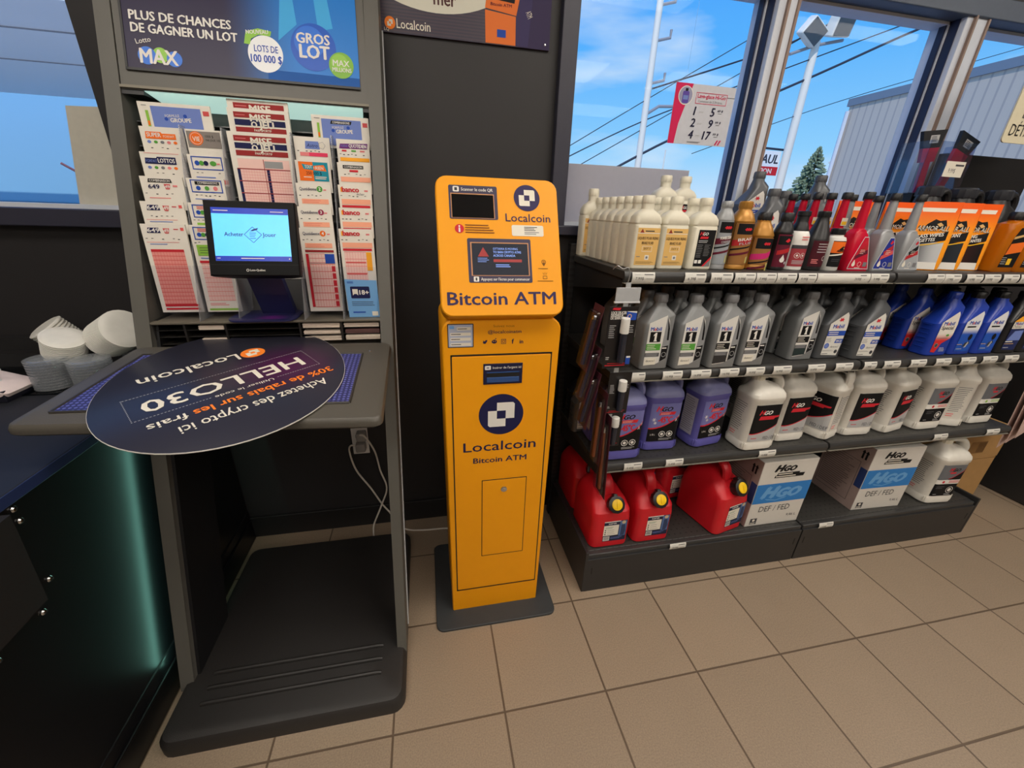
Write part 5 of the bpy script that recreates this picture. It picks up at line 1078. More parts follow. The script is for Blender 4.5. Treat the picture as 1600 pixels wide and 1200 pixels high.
a = Art(); u = 0.032; wrapbars(a, 0.031, [(-u, u, 0.012, 0.066, P('soft_maroon', (158, 58, 66)), 1), (-u, u, 0.062, 0.072, DGREY, 2)])
for x in (-0.013, 0.004): a.ring(x, 0.043, 0.0075, 0.001, WHITE, 3); a.disc(x, 0.043, 0.003, WHITE, 3)
a.bars(-0.022, 0.030, 0.044, 0.012, 3, LGREY, 3); a.bars(-0.012, 0.098, 0.026, 0.014, 2, PINK, 2)
t = round_bottle('additive_bottle', 'white domed bottle with black neck, eighth in the top front row', 0.031, [(0, 0.028), (0.003, 0.031), (0.082, 0.031), (0.098, 0.0295), (0.108, 0.025), (0.112, 0.022)], BWH, None, a, 'additive'); obj('cap', LA([(0.109, 0.0235), (0.112, 0.0235), (0.128, 0.0185), (0.132, 0.0165), (0.136, 0.0155), (0.150, 0.0155), (0.152, 0.0175), (0.163, 0.0172), (0.164, 0.015)], 28), CAPB, t); t.location = (0.931, F1+0.031, S1)
a = Art(); u = 0.031; wrapbars(a, 0.031, [(-u, u, 0.012, 0.085, P('deep_wine', (70, 18, 30)), 1)]); a.bars(-0.016, 0.080, 0.036, 0.03, 4, LGREY, 2, 0.3); a.ring(0.012, 0.036, 0.007, 0.001, WHITE, 2); a.bars(-0.024, 0.034, 0.02, 0.014, 3, PINK, 2)
t = round_bottle('additive_bottle', 'black bottle with tapering neck, ninth in the top front row', 0.031, [(0, 0.029), (0.003, 0.0315), (0.088, 0.0315), (0.092, 0.0305), (0.110, 0.026), (0.135, 0.018), (0.146, 0.0155), (0.152, 0.0155)], BBLK, (0.0175, 0.016, 0.150, CAPB), a, 'additive'); t.location = (1.002, F1+0.031, S1)
def viking(a, x, y, s, L=4):
    a.poly([(x-s, y), (x-0.7*s, y+0.45*s), (x-0.1*s, y+0.9*s), (x+0.3*s, y+0.75*s), (x+0.8*s, y+0.85*s), (x+s, y+0.3*s), (x+0.9*s, y)], BLACK, L); a.poly([(x+0.1*s, y+0.45*s), (x+0.4*s, y+0.6*s), (x+0.7*s, y+0.35*s), (x+0.4*s, y+0.2*s)], TAN, L+1)
a = Art(); u = 0.026; wrapbars(a, 0.027, [(-u, u, 0.012, 0.086, BLACK, 1), (-u, u, 0.052, 0.084, ORANGE, 2)]); viking(a, 0.006, 0.060, 0.013, 3); a.text('ARMOR', -0.012, 0.055, 0.0065, BLACK, 5, bold=0.03, shear=0.2, w=0.028); a.poly([(-u, 0.046), (u, 0.054), (u, 0.050), (-u, 0.042)], CREAM, 3); a.bars(-0.018, 0.036, 0.03, 0.010, 2, DGREY, 3)
t = round_bottle('additive_bottle', 'squat white bottle with orange label, tenth in the top front row', 0.027, [(0, 0.025), (0.003, 0.027), (0.088, 0.027), (0.096, 0.024), (0.099, 0.017), (0.104, 0.017)], BWH, (0.0195, 0.018, 0.103, CAPB), a, 'car cleaner'); t.location = (1.066, F1+0.027, S1)

# --- long-neck fuel additive
def longneck(label, bm_, art, capm=CAPB):
    t = thing('long_neck_bottle', label, 'fuel additive', (0, 0, 0), 0, 'long-neck bottles on the top shelf')
    hy = 0.022
    secs = [(0, -0.043, 0.043), (0.004, -0.045, 0.045), (0.105, -0.044, 0.004), (0.112, -0.042, 0.0), (0.118, -0.036, -0.004)]
    rg = [ringpts(z, (x1-x0)/2, hy-0.001*(z < 0.003)-(0.004 if z > 0.11 else 0), 0.009, (x0+x1)/2, 0) for z, x0, x1 in secs]
    rg += [ringpts(0.122, 0.0145, 0.0145, 0.0144, -0.020, 0), ringpts(0.205, 0.0095, 0.0095, 0.0094, -0.020, 0)]
    obj('body', loft(bmesh.new(), rg), bm_, t); obj('cap', ribcap(bmesh.new(), 0.0145, 0.019, 0.203, -0.020, 0), capm, t)
    art(Art()).build('label', t, front(-hy-0.0004)); return t
def art_ln(base, strip, accent):
    def f(a):
        a.poly([(-0.040, 0.006), (0.040, 0.006), (0.004, 0.100), (-0.012, 0.100), (-0.038, 0.020)], P('outline_pale', (206, 210, 214)), 1); a.poly([(-0.038, 0.008), (0.037, 0.008), (0.003, 0.098), (-0.011, 0.098), (-0.036, 0.020)], base, 2)
        a.poly([(-0.006, 0.083), (0.0, 0.092), (0.006, 0.086), (0.0, 0.079)], RED, 3)
        a.poly([(-0.020, 0.058), (0.010, 0.080), (0.012, 0.066), (-0.014, 0.044)], strip, 3); a.poly([(-0.024, 0.046), (0.014, 0.064), (0.018, 0.052), (-0.026, 0.034)], accent, 4); a.bars(-0.012, 0.064, 0.018, 0.014, 3, CREAM, 5, 0.25)
        a.disc(-0.022, 0.020, 0.006, CREAM, 4); a.poly([(-0.028, 0.022), (-0.016, 0.022), (-0.022, 0.034)], CREAM, 4); a.ring(0.0, 0.021, 0.007, 0.001, CREAM, 4); a.rect(0.014, 0.014, 0.028, 0.027, GREY, 4); a.bars(-0.014, 0.012, 0.024, 0.004, 1, CREAM, 4)
        return a
    return f
r_ = longneck('red long-neck bottle with black cap at the front of its row', BRED, art_ln(P('deep_red', (196, 24, 52)), P('brick_red', (176, 40, 44)), WINE)); r_.location = (1.150, F1+0.022, S1)
for k, (y, x) in enumerate(((0.172, 1.140), (0.222, 1.137), (0.268, 1.132), (0.314, 1.130), (0.362, 1.128))):
    d = dup(r_, (x, y, S1), 0, 'red long-neck bottle %s behind the front red one' % ORD[k])
    s = Art(); s.rect(-0.031, 0.128, -0.009, 0.150, CREAM, 1); s.rect(-0.029, 0.130, -0.011, 0.140, YELLOW, 2); s.build('neck_tag', d, front(-0.0160))
b_ = longneck('silver long-neck bottle with blue label beside the red one', BSIL, art_ln(P('royal_blue', (34, 50, 140)), P('brick_red', (176, 40, 44)), P('crest_red', (206, 84, 84)))); b_.location = (1.247, F1+0.022, S1)
for k, y in enumerate((0.192, 0.245)): dup(b_, (1.245, y, S1), 0, 'silver blue-labelled long-neck bottle, %s behind its front one' % ORD[k])
g_ = longneck('silver long-neck bottle with black and red label before the orange pouches', BSIL, art_ln(P('label_silver', (160, 164, 168)), BLACK, P('brick_red', (176, 40, 44)))); g_.location = (1.345, F1+0.022, S1)
for k, y in enumerate((0.185, 0.24)): dup(g_, (1.345, y, S1), 0, 'silver red-labelled long-neck bottle, %s behind its front one' % ORD[k])
# --- wipes pouches
M_PCH = blend('pouch_orange', (238, 92, 24), (248, 158, 38), 2, 0.20, 0.10, 0.3); M_PCW = mat('pouch_white', (226, 224, 220), 0.35)
def pouch(label, lines, pic):
    t = thing('wipes_pouch', label, 'wipes pouch', (0, 0, 0), 0, 'orange wipes pouches on the top shelf')
    hx = 0.062; secs = [(0.0, 0.052, 0.024, 0.02), (0.004, 0.058, 0.026, 0.022), (0.028, hx, 0.024, 0.023), (0.09, hx, 0.019, 0.0185), (0.15, hx, 0.012, 0.0118), (0.185, hx, 0.0045, 0.0044), (0.208, hx, 0.0016, 0.0015)]
    obj('bag', RR(secs, 6), M_PCH, t)
    pr = [(z, hy) for z, hx_, hy, r in secs]
    def yv(v):
        for (z0, y0), (z1, y1) in zip(pr, pr[1:]):
            if v <= z1: return y0+(y1-y0)*(v-z0)/(z1-z0)
        return pr[-1][1]
    def fn(u, v, e):
        k = abs(u)/hx; return (u, -yv(v)*(1-0.55*max(0, k-0.62)/0.38)-e-0.0006, v)
    a = Art()
    def strip(z0, z1, m, L, x0=-0.056, x1=0.056, n=8):
        for i in range(3): a.rect(x0, z0+(z1-z0)*i/3, x1, z0+(z1-z0)*(i+1)/3, m, L, n)
    strip(0.004, 0.026, WHITE, 1); strip(0.178, 0.190, CREAM, 1, -0.060, 0.060); strip(0.026, 0.088, pic, 1); 
    a.poly([(-0.056, 0.078), (-0.056, 0.105), (0.0, 0.112), (0.056, 0.124), (0.056, 0.098), (0.0, 0.086)], BLACK, 4)
    a.poly([(-0.056, 0.074), (0.0, 0.083), (0.056, 0.095), (0.056, 0.093), (0.0, 0.080), (-0.056, 0.071)], YELLOW, 5)
    viking(a, 0.0, 0.128, 0.032, 4); a.text('ARMOR ALL', -0.004, 0.1215, 0.0155, BLACK, 6, al='C', bold=0.03, shear=0.2, w=0.090); a.text('ARMOR ALL', -0.004, 0.122, 0.0145, CREAM, 8, al='C', bold=0.0, shear=0.2, w=0.086)
    a.text(lines[0], -0.050, 0.097, 0.0105, WHITE, 8, bold=0.03, shear=0.2, w=0.012*len(lines[0])*0.62, rot=0.13); a.text(lines[1], -0.050, 0.084, 0.0095, WHITE, 8, bold=0.03, shear=0.2, w=0.011*len(lines[1])*0.62, rot=0.13)
    a.ring(-0.036, 0.040, 0.008, 0.0016, CREAM, 4); a.line(-0.042, 0.034, -0.030, 0.046, 0.0015, CREAM, 4)
    a.build('print', t, fn, cuts=0.008); return t
PG = blend('photo_grey_car', (60, 62, 66), (190, 192, 194), 0, -0.05, 0.03); PB = blend('photo_black_trim', (16, 18, 22), (40, 46, 54), 0, -0.05, 0.05); PM = blend('photo_brown_seat', (60, 30, 26), (24, 20, 22), 0, -0.05, 0.05)
a1 = pouch('orange wipes pouch with silver car picture, leftmost of the three', ('GLASS WIPES', 'LINGETTES'), PG); a1.location = (1.463, 0.150, S1); a1.rotation_euler.z = -0.42
a2 = pouch('orange wipes pouch with black trim picture, middle of the three', ('PROTECTANT', 'WIPES'), PB); a2.location = (1.548, 0.150, S1); a2.rotation_euler.z = -0.42
a3 = pouch('orange wipes pouch with brown seat picture, rightmost of the three', ('CLEANING', 'NETTOYANTES'), PM); a3.location = (1.640, 0.150, S1); a3.rotation_euler.z = -0.30
dup(a1, (1.475, 0.27, S1), -0.2, 'orange wipes pouch standing behind the silver long-neck bottles'); dup(a2, (1.345, 0.33, S1), -0.2, 'orange wipes pouch standing behind the red long-neck bottles')
# --- amber bottles
def amber(label):
    t = thing('amber_bottle', label, 'car cleaner', (0, 0, 0), 0, 'amber bottles on the top shelf')
    obj('body', RR([(0, 0.045, 0.026, 0.012), (0.004, 0.048, 0.028, 0.014), (0.13, 0.047, 0.028, 0.014), (0.152, 0.044, 0.024, 0.016), (0.160, 0.018, 0.018, 0.0175), (0.165, 0.016, 0.016, 0.0158)]), BAMB, t); obj('cap', ribcap(bmesh.new(), 0.021, 0.024, 0.164), CAPB, t)
    a = Art(); a.poly([(-0.034, 0.016), (0.036, 0.016), (0.044, 0.140), (-0.006, 0.140), (-0.02, 0.11)], BLACK, 1); a.poly([(-0.026, 0.056), (0.040, 0.066), (0.041, 0.098), (-0.02, 0.090)], ORANGE, 2); viking(a, 0.016, 0.106, 0.018, 3); a.rect(-0.004, 0.024, 0.014, 0.044, YELLOW, 2); a.bars(-0.03, 0.05, 0.022, 0.026, 4, LGREY, 2, 0.3); a.poly([(-0.02, 0.112), (0.042, 0.126), (0.042, 0.119), (-0.02, 0.104)], TAN, 4)
    a.build('label', t, front(-0.0284)); return t
am = amber('amber bottle with black label at the front right of the pouches'); am.location = (1.762, F1+0.03, S1)
dup(am, (1.865, F1+0.03, S1), 0, 'amber bottle at the right edge of the photo on the top shelf'); dup(am, (1.745, F1+0.105, S1), 0, 'amber bottle directly behind the front amber one')

# --- motor oil bottles
def oil_a(label, body, capm, art, cat='motor oil', group='motor oil bottles on the middle shelf'):
    t = thing('oil_bottle', label, cat, (0, 0, 0), 0, group)
    obj('body', RR([(0, 0.043, 0.028, 0.010), (0.004, 0.047, 0.032, 0.012), (0.06, 0.047, 0.032, 0.012), (0.100, 0.0462, 0.0315, 0.012), (0.150, 0.047, 0.032, 0.012, 0, 0, 0.30), (0.157, 0.044, 0.031, 0.014, 0.001, 0, 0.30), (0.186, 0.021, 0.019, 0.018, 0.004, 0, 0.12), (0.191, 0.0185, 0.0185, 0.018, 0.005), (0.202, 0.0175, 0.0175, 0.0174, 0.005)]), body, t)
    obj('cap', ribcap(bmesh.new(), 0.0205, 0.022, 0.200, 0.005, 0), capm, t)
    if art: art(Art()).build('label', t, front(-0.0325))
    return t
def art_m1(band, low):
    def f(a):
        a.poly([(-0.036, 0.014), (0.002, 0.018), (0.036, 0.034), (0.036, 0.10), (0.026, 0.150), (0.016, 0.166), (-0.036, 0.144)], P('m1_white', (214, 212, 206)), 1)
        a.poly([(0.013, 0.022), (0.036, 0.034), (0.037, 0.09), (0.032, 0.130), (0.017, 0.164)], P('m1_silver', (140, 142, 144)), 2); a.poly([(0.018, 0.162), (0.030, 0.128), (0.033, 0.092), (0.027, 0.092), (0.024, 0.13)], BLACK, 3)
        mobil(a, -0.030, 0.1215, 0.0105, w=0.036); a.rect(-0.029, 0.087, 0.006, 0.118, BLACK, 2); a.poly([(-0.0155, 0.0895), (-0.0155, 0.0925), (-0.0140, 0.0930), (-0.0140, 0.1075), (-0.0175, 0.1050), (-0.0175, 0.1095), (-0.0120, 0.1155), (-0.0075, 0.1155), (-0.0075, 0.0930), (-0.0058, 0.0925), (-0.0058, 0.0895)], WHITE, 3)
        a.rect(-0.036, 0.062, 0.010, 0.082, band, 2); a.bars(-0.033, 0.080, 0.030, 0.016, 3, CREAM, 3, 0.3); a.rect(-0.036, 0.042, 0.010, 0.054, P('m1_grey', (90, 90, 92)), 2); a.bars(-0.034, 0.0525, 0.04, 0.009, 2, LGREY, 3, 0.25)
        if low: a.poly([(-0.036, 0.016), (0.010, 0.021), (0.010, 0.042), (-0.036, 0.042)], low, 2)
        else: a.rect(-0.034, 0.017, 0.002, 0.038, CREAM, 3); a.text('dexos1', -0.016, 0.026, 0.007, DGREY, 4, al='C', w=0.028)
        a.poly([(0.015, 0.026), (0.034, 0.036), (0.035, 0.076), (0.015, 0.072)], BLACK, 3); a.bars(0.016, 0.072, 0.016, 0.008, 1, WHITE, 4); a.ring(0.0245, 0.048, 0.0075, 0.0012, LGREY, 4)
        return a
    return f
F2 = 0.066
m1 = oil_a('silver oil bottle with green label band, leftmost on the middle shelf', BOIL, CAPG, art_m1(GREEN, None)); m1.location = (0.500, 0.099, S2)
m2 = dup(m1, (0.609, 0.090, S2), 0, 'silver oil bottle with green label band, second from left on the middle shelf')
m3 = oil_a('silver oil bottle with all-black lower label, third from left on the middle shelf', BOIL, CAPG, art_m1(BLACK, P('m1_low', (50, 48, 48)))); m3.location = (0.723, 0.086, S2)
m4 = oil_a('silver oil bottle with black band and cream panel, fourth from left on the middle shelf', BOIL, CAPG, art_m1(BLACK, None)); m4.location = (0.832, 0.092, S2)
m5 = oil_a('silver oil bottle with dark green lower label in the middle of the shelf', BOIL, CAPG, art_m1(BLACK, P('m1_low_green', (40, 52, 52)))); m5.location = (1.050, 0.124, S2)
for src, x, nm in ((m1, 0.500, 'the leftmost green-banded oil bottle'), (m2, 0.609, 'the second green-banded oil bottle'), (m3, 0.723, 'the third silver oil bottle'), (m4, 0.832, 'the fourth silver oil bottle'), (m5, 1.050, 'the silver oil bottle mid shelf')):
    for k in range(1, 4):
        d = dup(src, (x-0.004*k+(0.018 if src is m4 else 0), src.location.y+0.071*k, S2), 0, 'silver grey oil bottle, %s in the row behind %s' % (ORD[k-1], nm))
def oil_b(label, body, capm, art, group='motor oil bottles on the middle shelf'):
    t = thing('oil_bottle', label, 'motor oil', (0, 0, 0), 0, group)
    b = RR([(0, 0.046, 0.028, 0.012), (0.004, 0.050, 0.032, 0.016), (0.02, 0.050, 0.032, 0.016), (0.095, 0.048, 0.031, 0.016), (0.132, 0.049, 0.032, 0.016, 0, 0, 0.35), (0.148, 0.047, 0.031, 0.017, 0.002, 0, 0.62), (0.178, 0.025, 0.022, 0.02, 0.016, 0, 0.55), (0.192, 0.0195, 0.0195, 0.019, 0.018), (0.203, 0.0175, 0.0175, 0.0174, 0.018)])
    obj('body', b, body, t)
    rb = bmesh.new()
    for k in range(6): tube(rb, [(-0.0508+0.0001*k, -0.014, 0.03+0.016*k), (-0.0506, 0.014, 0.03+0.016*k)], 0.0011, 6)
    obj('grip_rib', rb, body, t); obj('cap', ribcap(bmesh.new(), 0.0200, 0.022, 0.200, 0.018, 0), capm, t)
    if art: art(Art()).build('label', t, front(-0.0325))
    return t
SHP = [(-0.034, 0.016), (0.030, 0.012), (0.036, 0.06), (0.036, 0.115), (0.028, 0.150), (0.020, 0.160), (-0.034, 0.122)]
def art_gs(a):
    a.poly(SHP, P('gs_white', (216, 214, 206)), 1); logo_red(a, 0.004, 0.135, 0.011); mobil(a, -0.021, 0.107, 0.0125, w=0.045); a.rect(-0.034, 0.081, 0.036, 0.098, BLUE, 2); a.bars(-0.030, 0.096, 0.050, 0.013, 2, CREAM, 3, 0.35); a.bars(-0.031, 0.075, 0.024, 0.016, 4, GREY, 2, 0.3)
    a.poly([(0.004, 0.056), (0.008, 0.070), (0.036, 0.070), (0.036, 0.056)], BLUE, 2); a.text('0W-20', 0.021, 0.059, 0.0075, CREAM, 3, al='C', bold=0.02, w=0.022); a.disc(-0.022, 0.047, 0.0095, PERI, 2); a.ring(-0.022, 0.047, 0.009, 0.0016, BLUE, 3); a.text('dexos1', 0.010, 0.040, 0.007, DGREY, 3, al='C', w=0.032); a.bars(-0.032, 0.033, 0.05, 0.006, 2, GREY, 2, 0.3); a.disc(0.022, 0.026, 0.0065, DGREY, 2); a.bars(-0.032, 0.022, 0.03, 0.005, 1, GREY, 2); return a
m6 = oil_b('grey oil bottle with white and blue label beside the shelf joint', BOILG, CAPGD, art_gs); m6.location = (1.163, 0.125, S2)
m7 = dup(m6, (1.286, 0.104, S2), 0, 'grey oil bottle with white and blue label just right of the shelf joint')
for src, nm in ((m6, 'left of the shelf joint'), (m7, 'right of the shelf joint')):
    for k in (1, 2): dup(src, (src.location.x-0.004*k, src.location.y+0.072*k, S2), 0, 'grey oil bottle %s behind the blue-banded one %s' % (ORD[k-1], nm))
M_BLS = blend('label_red_white', (206, 44, 46), (226, 220, 210), 2, 0.055, 0.085); M_BLB = blend('label_blue_white', (36, 84, 180), (222, 224, 226), 2, 0.075, 0.100)
def art_special(a):
    a.poly(SHP[:1]+[(-0.014, 0.013), (0.0, 0.046), (0.030, 0.064), (0.036, 0.075)]+SHP[3:], M_BLS, 1); mobil(a, -0.025, 0.112, 0.0125, w=0.048); a.text('Special', -0.028, 0.097, 0.0125, BLACK, 3, w=0.052, bold=0.01); a.disc(0.012, 0.076, 0.007, GREEN, 3, 18, 0.6); a.bars(-0.030, 0.068, 0.05, 0.004, 1, GREY, 3); a.disc(-0.020, 0.040, 0.008, DGREY, 3); a.ring(-0.020, 0.040, 0.0075, 0.0012, LGREY, 4); a.bars(0.002, 0.032, 0.026, 0.016, 3, WHITE, 2, 0.25); return a
def art_gear(a):
    a.poly(SHP, M_BLB, 1); mobil(a, -0.020, 0.113, 0.0125, w=0.045); a.bars(-0.024, 0.108, 0.046, 0.007, 1, BLACK, 3, 0.7); a.disc(0.012, 0.066, 0.009, BLACK, 3, 16, 1.3); a.poly([(-0.008, 0.030), (0.004, 0.034), (0.022, 0.042), (0.016, 0.052), (0.0, 0.046)], DGREY, 3); a.poly([(0.002, 0.026), (0.010, 0.030), (0.016, 0.046), (0.010, 0.050)], LGREY, 4); a.bars(-0.034, 0.042, 0.030, 0.004, 1, TAN, 3); a.bars(-0.030, 0.026, 0.03, 0.005, 1, LGREY, 3); return a
def art_delvac(a):
    a.poly(SHP, P('delvac_navy', (34, 44, 90)), 1); a.poly([(-0.034, 0.122), (0.020, 0.160), (0.028, 0.150), (0.036, 0.122), (-0.034, 0.118)], P('amber', (244, 168, 44)), 2); a.rect(-0.034, 0.094, 0.036, 0.120, CREAM, 2); mobil(a, -0.026, 0.108, 0.010, w=0.038); a.text('Delvac', -0.030, 0.097, 0.010, DGREY, 3, w=0.040); a.poly([(-0.03, 0.05), (-0.01, 0.085), (0.03, 0.088), (0.034, 0.05)], PERI, 2); a.bars(-0.032, 0.05, 0.04, 0.008, 1, CREAM, 3); a.bars(-0.032, 0.040, 0.06, 0.005, 1, TAN, 3); a.bars(-0.03, 0.026, 0.03, 0.006, 1, LGREY, 3); return a
b1 = oil_b('bright blue oil bottle with red and white label, first blue one', BBLU, BBLU, art_special); b1.location = (1.611, 0.108, S2)
b2 = oil_b('bright blue oil bottle with black gear picture, middle of the blue ones', BBLU, CAPB, art_gear); b2.location = (1.722, 0.108, S2)
b3 = dup(b2, (1.832, 0.106, S2), 0, 'bright blue oil bottle with gear picture, rightmost of the blue ones')
dl = oil_b('black oil bottle with navy and amber label right of the blue ones', BBLK, CAPB, art_delvac); dl.location = (1.940, 0.103, S2)
dup(dl, (2.05, 0.105, S2), 0, 'black oil bottle at the right edge of the photo on the middle shelf')
for src, nm in ((b1, 'the red-labelled blue one'), (b2, 'the middle blue one'), (b3, 'the rightmost blue one'), (dl, 'the black and amber one')):
    for k in (1, 2): dup(src, (src.location.x-0.006*k-(0.02 if src is b1 else 0), src.location.y+0.075*k, S2), 0, 'oil bottle %s in the row behind %s' % (ORD[k-1], nm))
# tall grey oil bottles at the back of the top shelf
riser(0.955, 1.065, 0.405, 0.475, 0.070, 'black riser under the tall grey oil bottle by the left mullion'); riser(1.215, 1.325, 0.405, 0.475, 0.070, 'black riser under the rear grey oil bottle by the tree view')
for x, y, dz, lb in ((1.000, 0.440, 0.070, 'grey oil bottle raised highest beside the first right mullion'), (1.262, 0.440, 0.070, 'grey oil bottle raised at the back in front of the tree'), (0.985, 0.335, 0.012, 'grey oil bottle behind the gold bottles on the top shelf'), (1.095, 0.405, 0.012, 'grey oil bottle behind the white domed bottle'), (1.203, 0.368, 0.012, 'grey oil bottle at the back behind the row of red long-neck bottles')):
    d = dup(m6, (x, y, S1+(dz if dz > 0.02 else 0)), 0, lb, 'grey oil bottles at the back of the top shelf'); d.scale = (1, 1, 1.0 if dz > 0.02 else 1.05)
# --- gallon jugs
def jug(label, body, top, art, side, capm, cat, group):
    t = thing('gallon_jug', label, cat, (0, 0, 0), 0, group)
    hx, hy, rr = 0.067, 0.052, 0.026
    obj('body', RR([(0, hx-0.008, hy-0.008, rr-0.004), (0.006, hx-0.001, hy-0.001, rr), (0.028, hx, hy, rr), (0.032, hx-0.002, hy-0.002, rr), (0.036, hx-0.002, hy-0.002, rr), (0.187, hx-0.002, hy-0.002, rr), (0.191, hx, hy, rr), (0.202, hx, hy, rr)], 6), body, t)
    bm = RR([(0.202, hx, hy, rr), (0.212, hx-0.002, hy-0.002, rr), (0.222, hx-0.008, hy-0.009, rr+0.004, 0.0, 0, 0.04), (0.233, 0.050, 0.034, 0.028, -0.006, 0.0, 0.05), (0.245, 0.031, 0.025, 0.022, -0.022), (0.252, 0.022, 0.0215, 0.021, -0.030), (0.260, 0.0195, 0.0195, 0.0193, -0.032)], 6)
    obj('shoulder', bm, top, t)
    # handle: flattened loop from the neck over to the right shoulder
    pts = smooth_path([(-0.030, 0.004, 0.244), (-0.010, 0.006, 0.264), (0.022, 0.006, 0.266), (0.048, 0.004, 0.260), (0.057, 0.0, 0.238), (0.055, 0, 0.212)], 5)
    hb = tube(bmesh.new(), pts, 0.0125, 10); bmesh.ops.scale(hb, vec=(1, 1.7, 1), verts=hb.verts); obj('handle', hb, top, t)
    for sx in (-1, 1):
        fb = bmesh.new()
        for k in (-1, 0, 1):
            tube(fb, [(sx*(hx-0.010)+k*0.006, -hy+0.0065-abs(k)*0.000+ (0.003 if k*sx > 0 else 0), 0.010), (sx*(hx-0.010)+k*0.006, -hy+0.0065+(0.003 if k*sx > 0 else 0), 0.034)], 0.0015, 6)
        obj('base_rib', fb, body, t)
    obj('cap', ribcap(bmesh.new(), 0.0215, 0.018, 0.256, -0.032, 0), capm, t)
    if art:
        pr = lambda u: -(hy-0.002)-0.0004+rr*(1-math.sqrt(max(0, 1-max(0, (abs(u)-(hx-0.002-rr))/rr)**2)))
        art(Art()).build('label', t, lambda u, v, e: (u*1.44, pr(u*1.44)-e, 0.038+(v-0.046)*1.40), cuts=0.0045)
    if side:
        for sg in (-1, 1):
            a = Art(); side(a); a.build('side_label', t, lambda u, v, e: (sg*(hx-0.0014+e), u*sg, 0.038+(v-0.046)*1.40))
    return t
def art_def(a):
    a.rect(-0.036, 0.046, 0.045, 0.146, BLACK, 1, 10)
    pts = [(-0.036, 0.046)] + [(-0.036+0.081*k/8, 0.064+0.030*(k/8)**2.2) for k in range(9)] + [(0.045, 0.046)]
    for k in range(8):
        x0, x1 = -0.036+0.081*k/8, -0.036+0.081*(k+1)/8; y0, y1 = 0.066+0.032*(k/8)**2.2, 0.066+0.032*((k+1)/8)**2.2
        a.poly([(x0, 0.046), (x1, 0.046), (x1, y1), (x0, y0)], LGREY, 2); a.poly([(x0, y0), (x1, y1), (x1, y1+0.0025), (x0, y0+0.0025)], RED, 3)
    a.text('H', -0.024, 0.120, 0.012, RED, 2, bold=0.05, shear=0.35); a.text('GO', -0.011, 0.120, 0.010, WHITE, 2, bold=0.05, shear=0.35, w=0.022)
    a.poly([(-0.022, 0.106), (-0.019, 0.116), (0.036, 0.116), (0.035, 0.112), (0.022, 0.110), (0.020, 0.106)], RED, 2); a.text('FED / DEF', 0.004, 0.0505, 0.0085, DGREY, 4, w=0.038); a.bars(-0.030, 0.057, 0.02, 0.004, 1, RED, 4); return a
def art_washer(band):
    def f(a):
        a.rect(-0.036, 0.100, 0.045, 0.148, P('label_mid_grey', (104, 106, 110)), 1, 10); a.rect(-0.036, 0.086, 0.045, 0.100, WHITE, 1, 10); a.rect(-0.036, 0.046, 0.045, 0.086, BLACK, 1, 10)
        for k in range(6):
            x0, x1 = -0.006+0.051*k/6, -0.006+0.051*(k+1)/6; y0, y1 = 0.102+0.044*(k/6)**1.5, 0.102+0.044*((k+1)/6)**1.5
            a.poly([(x0, 0.100), (x1, 0.100), (x1, y1), (x0, y0)], BLACK, 2); a.poly([(x0, y0), (x1, y1), (x1, y1+0.0022), (x0, y0+0.0022)], RED, 3)
        a.text('H', -0.016, 0.128, 0.011, RED, 3, bold=0.05, shear=0.35); a.text('GO', -0.005, 0.128, 0.009, BLACK, 3, bold=0.05, shear=0.35, w=0.022); a.rect(-0.010, 0.120, 0.008, 0.125, RED, 3); a.disc(-0.016, 0.093, 0.004, band, 3, 12); a.bars(0.0, 0.098, 0.036, 0.009, 2, band, 3)
        a.ring(0.014, 0.066, 0.0105, 0.0014, WHITE, 3); a.disc(0.014, 0.066, 0.0055, WHITE, 3); a.bars(-0.030, 0.080, 0.026, 0.010, 2, GREY, 3, 0.2); a.bars(-0.030, 0.054, 0.012, 0.004, 1, LGREY, 3); a.bars(0.004, 0.054, 0.02, 0.006, 2, LGREY, 3); return a
    return f
def art_purple(a):
    a.rect(-0.036, 0.046, 0.045, 0.148, P('washer_lilac', (112, 112, 168)), 1, 10)
    for k in range(8):
        x0, x1 = -0.036+0.081*k/8, -0.036+0.081*(k+1)/8; y0, y1 = 0.080+0.040*(k/8)**2.2, 0.080+0.040*((k+1)/8)**2.2
        a.poly([(x0, 0.046), (x1, 0.046), (x1, y1), (x0, y0)], BLACK, 2); a.poly([(x0, y0), (x1, y1), (x1, y1+0.0035), (x0, y0+0.0035)], RED, 3)
    a.text('H', -0.024, 0.128, 0.013, RED, 2, bold=0.05, shear=0.35); a.text('GO', -0.010, 0.128, 0.0105, BLACK, 2, bold=0.05, shear=0.35, w=0.026); a.poly([(-0.016, 0.118), (-0.013, 0.126), (0.026, 0.126), (0.023, 0.118)], RED, 2); a.bars(-0.012, 0.1245, 0.03, 0.006, 2, CREAM, 3, 0.25)
    a.text('-45°C', 0.002, 0.098, 0.015, RED, 2, al='C', bold=0.05, w=0.034)
    for x, y, s in ((-0.026, 0.106, 0.005), (-0.022, 0.097, 0.004), (0.030, 0.104, 0.005), (0.036, 0.112, 0.004)):
        for q in range(3): a.line(x-s*math.cos(q*PI/3), y-s*math.sin(q*PI/3), x+s*math.cos(q*PI/3), y+s*math.sin(q*PI/3), 0.0012, WHITE, 2)
    for x in (0.0, 0.019): a.ring(x, 0.066, 0.0085, 0.0016, WHITE, 4, 8); a.disc(x, 0.066, 0.004, WHITE, 4, 10)
    a.text('3,78 L', -0.030, 0.063, 0.0045, WHITE, 4, w=0.013); a.bars(-0.006, 0.055, 0.034, 0.006, 2, LGREY, 4); return a
def side_plain(a): a.bars(-0.026, 0.144, 0.050, 0.078, 14, GREY, 1, 0.28); a.bars(-0.026, 0.062, 0.026, 0.012, 2, PINK, 1)
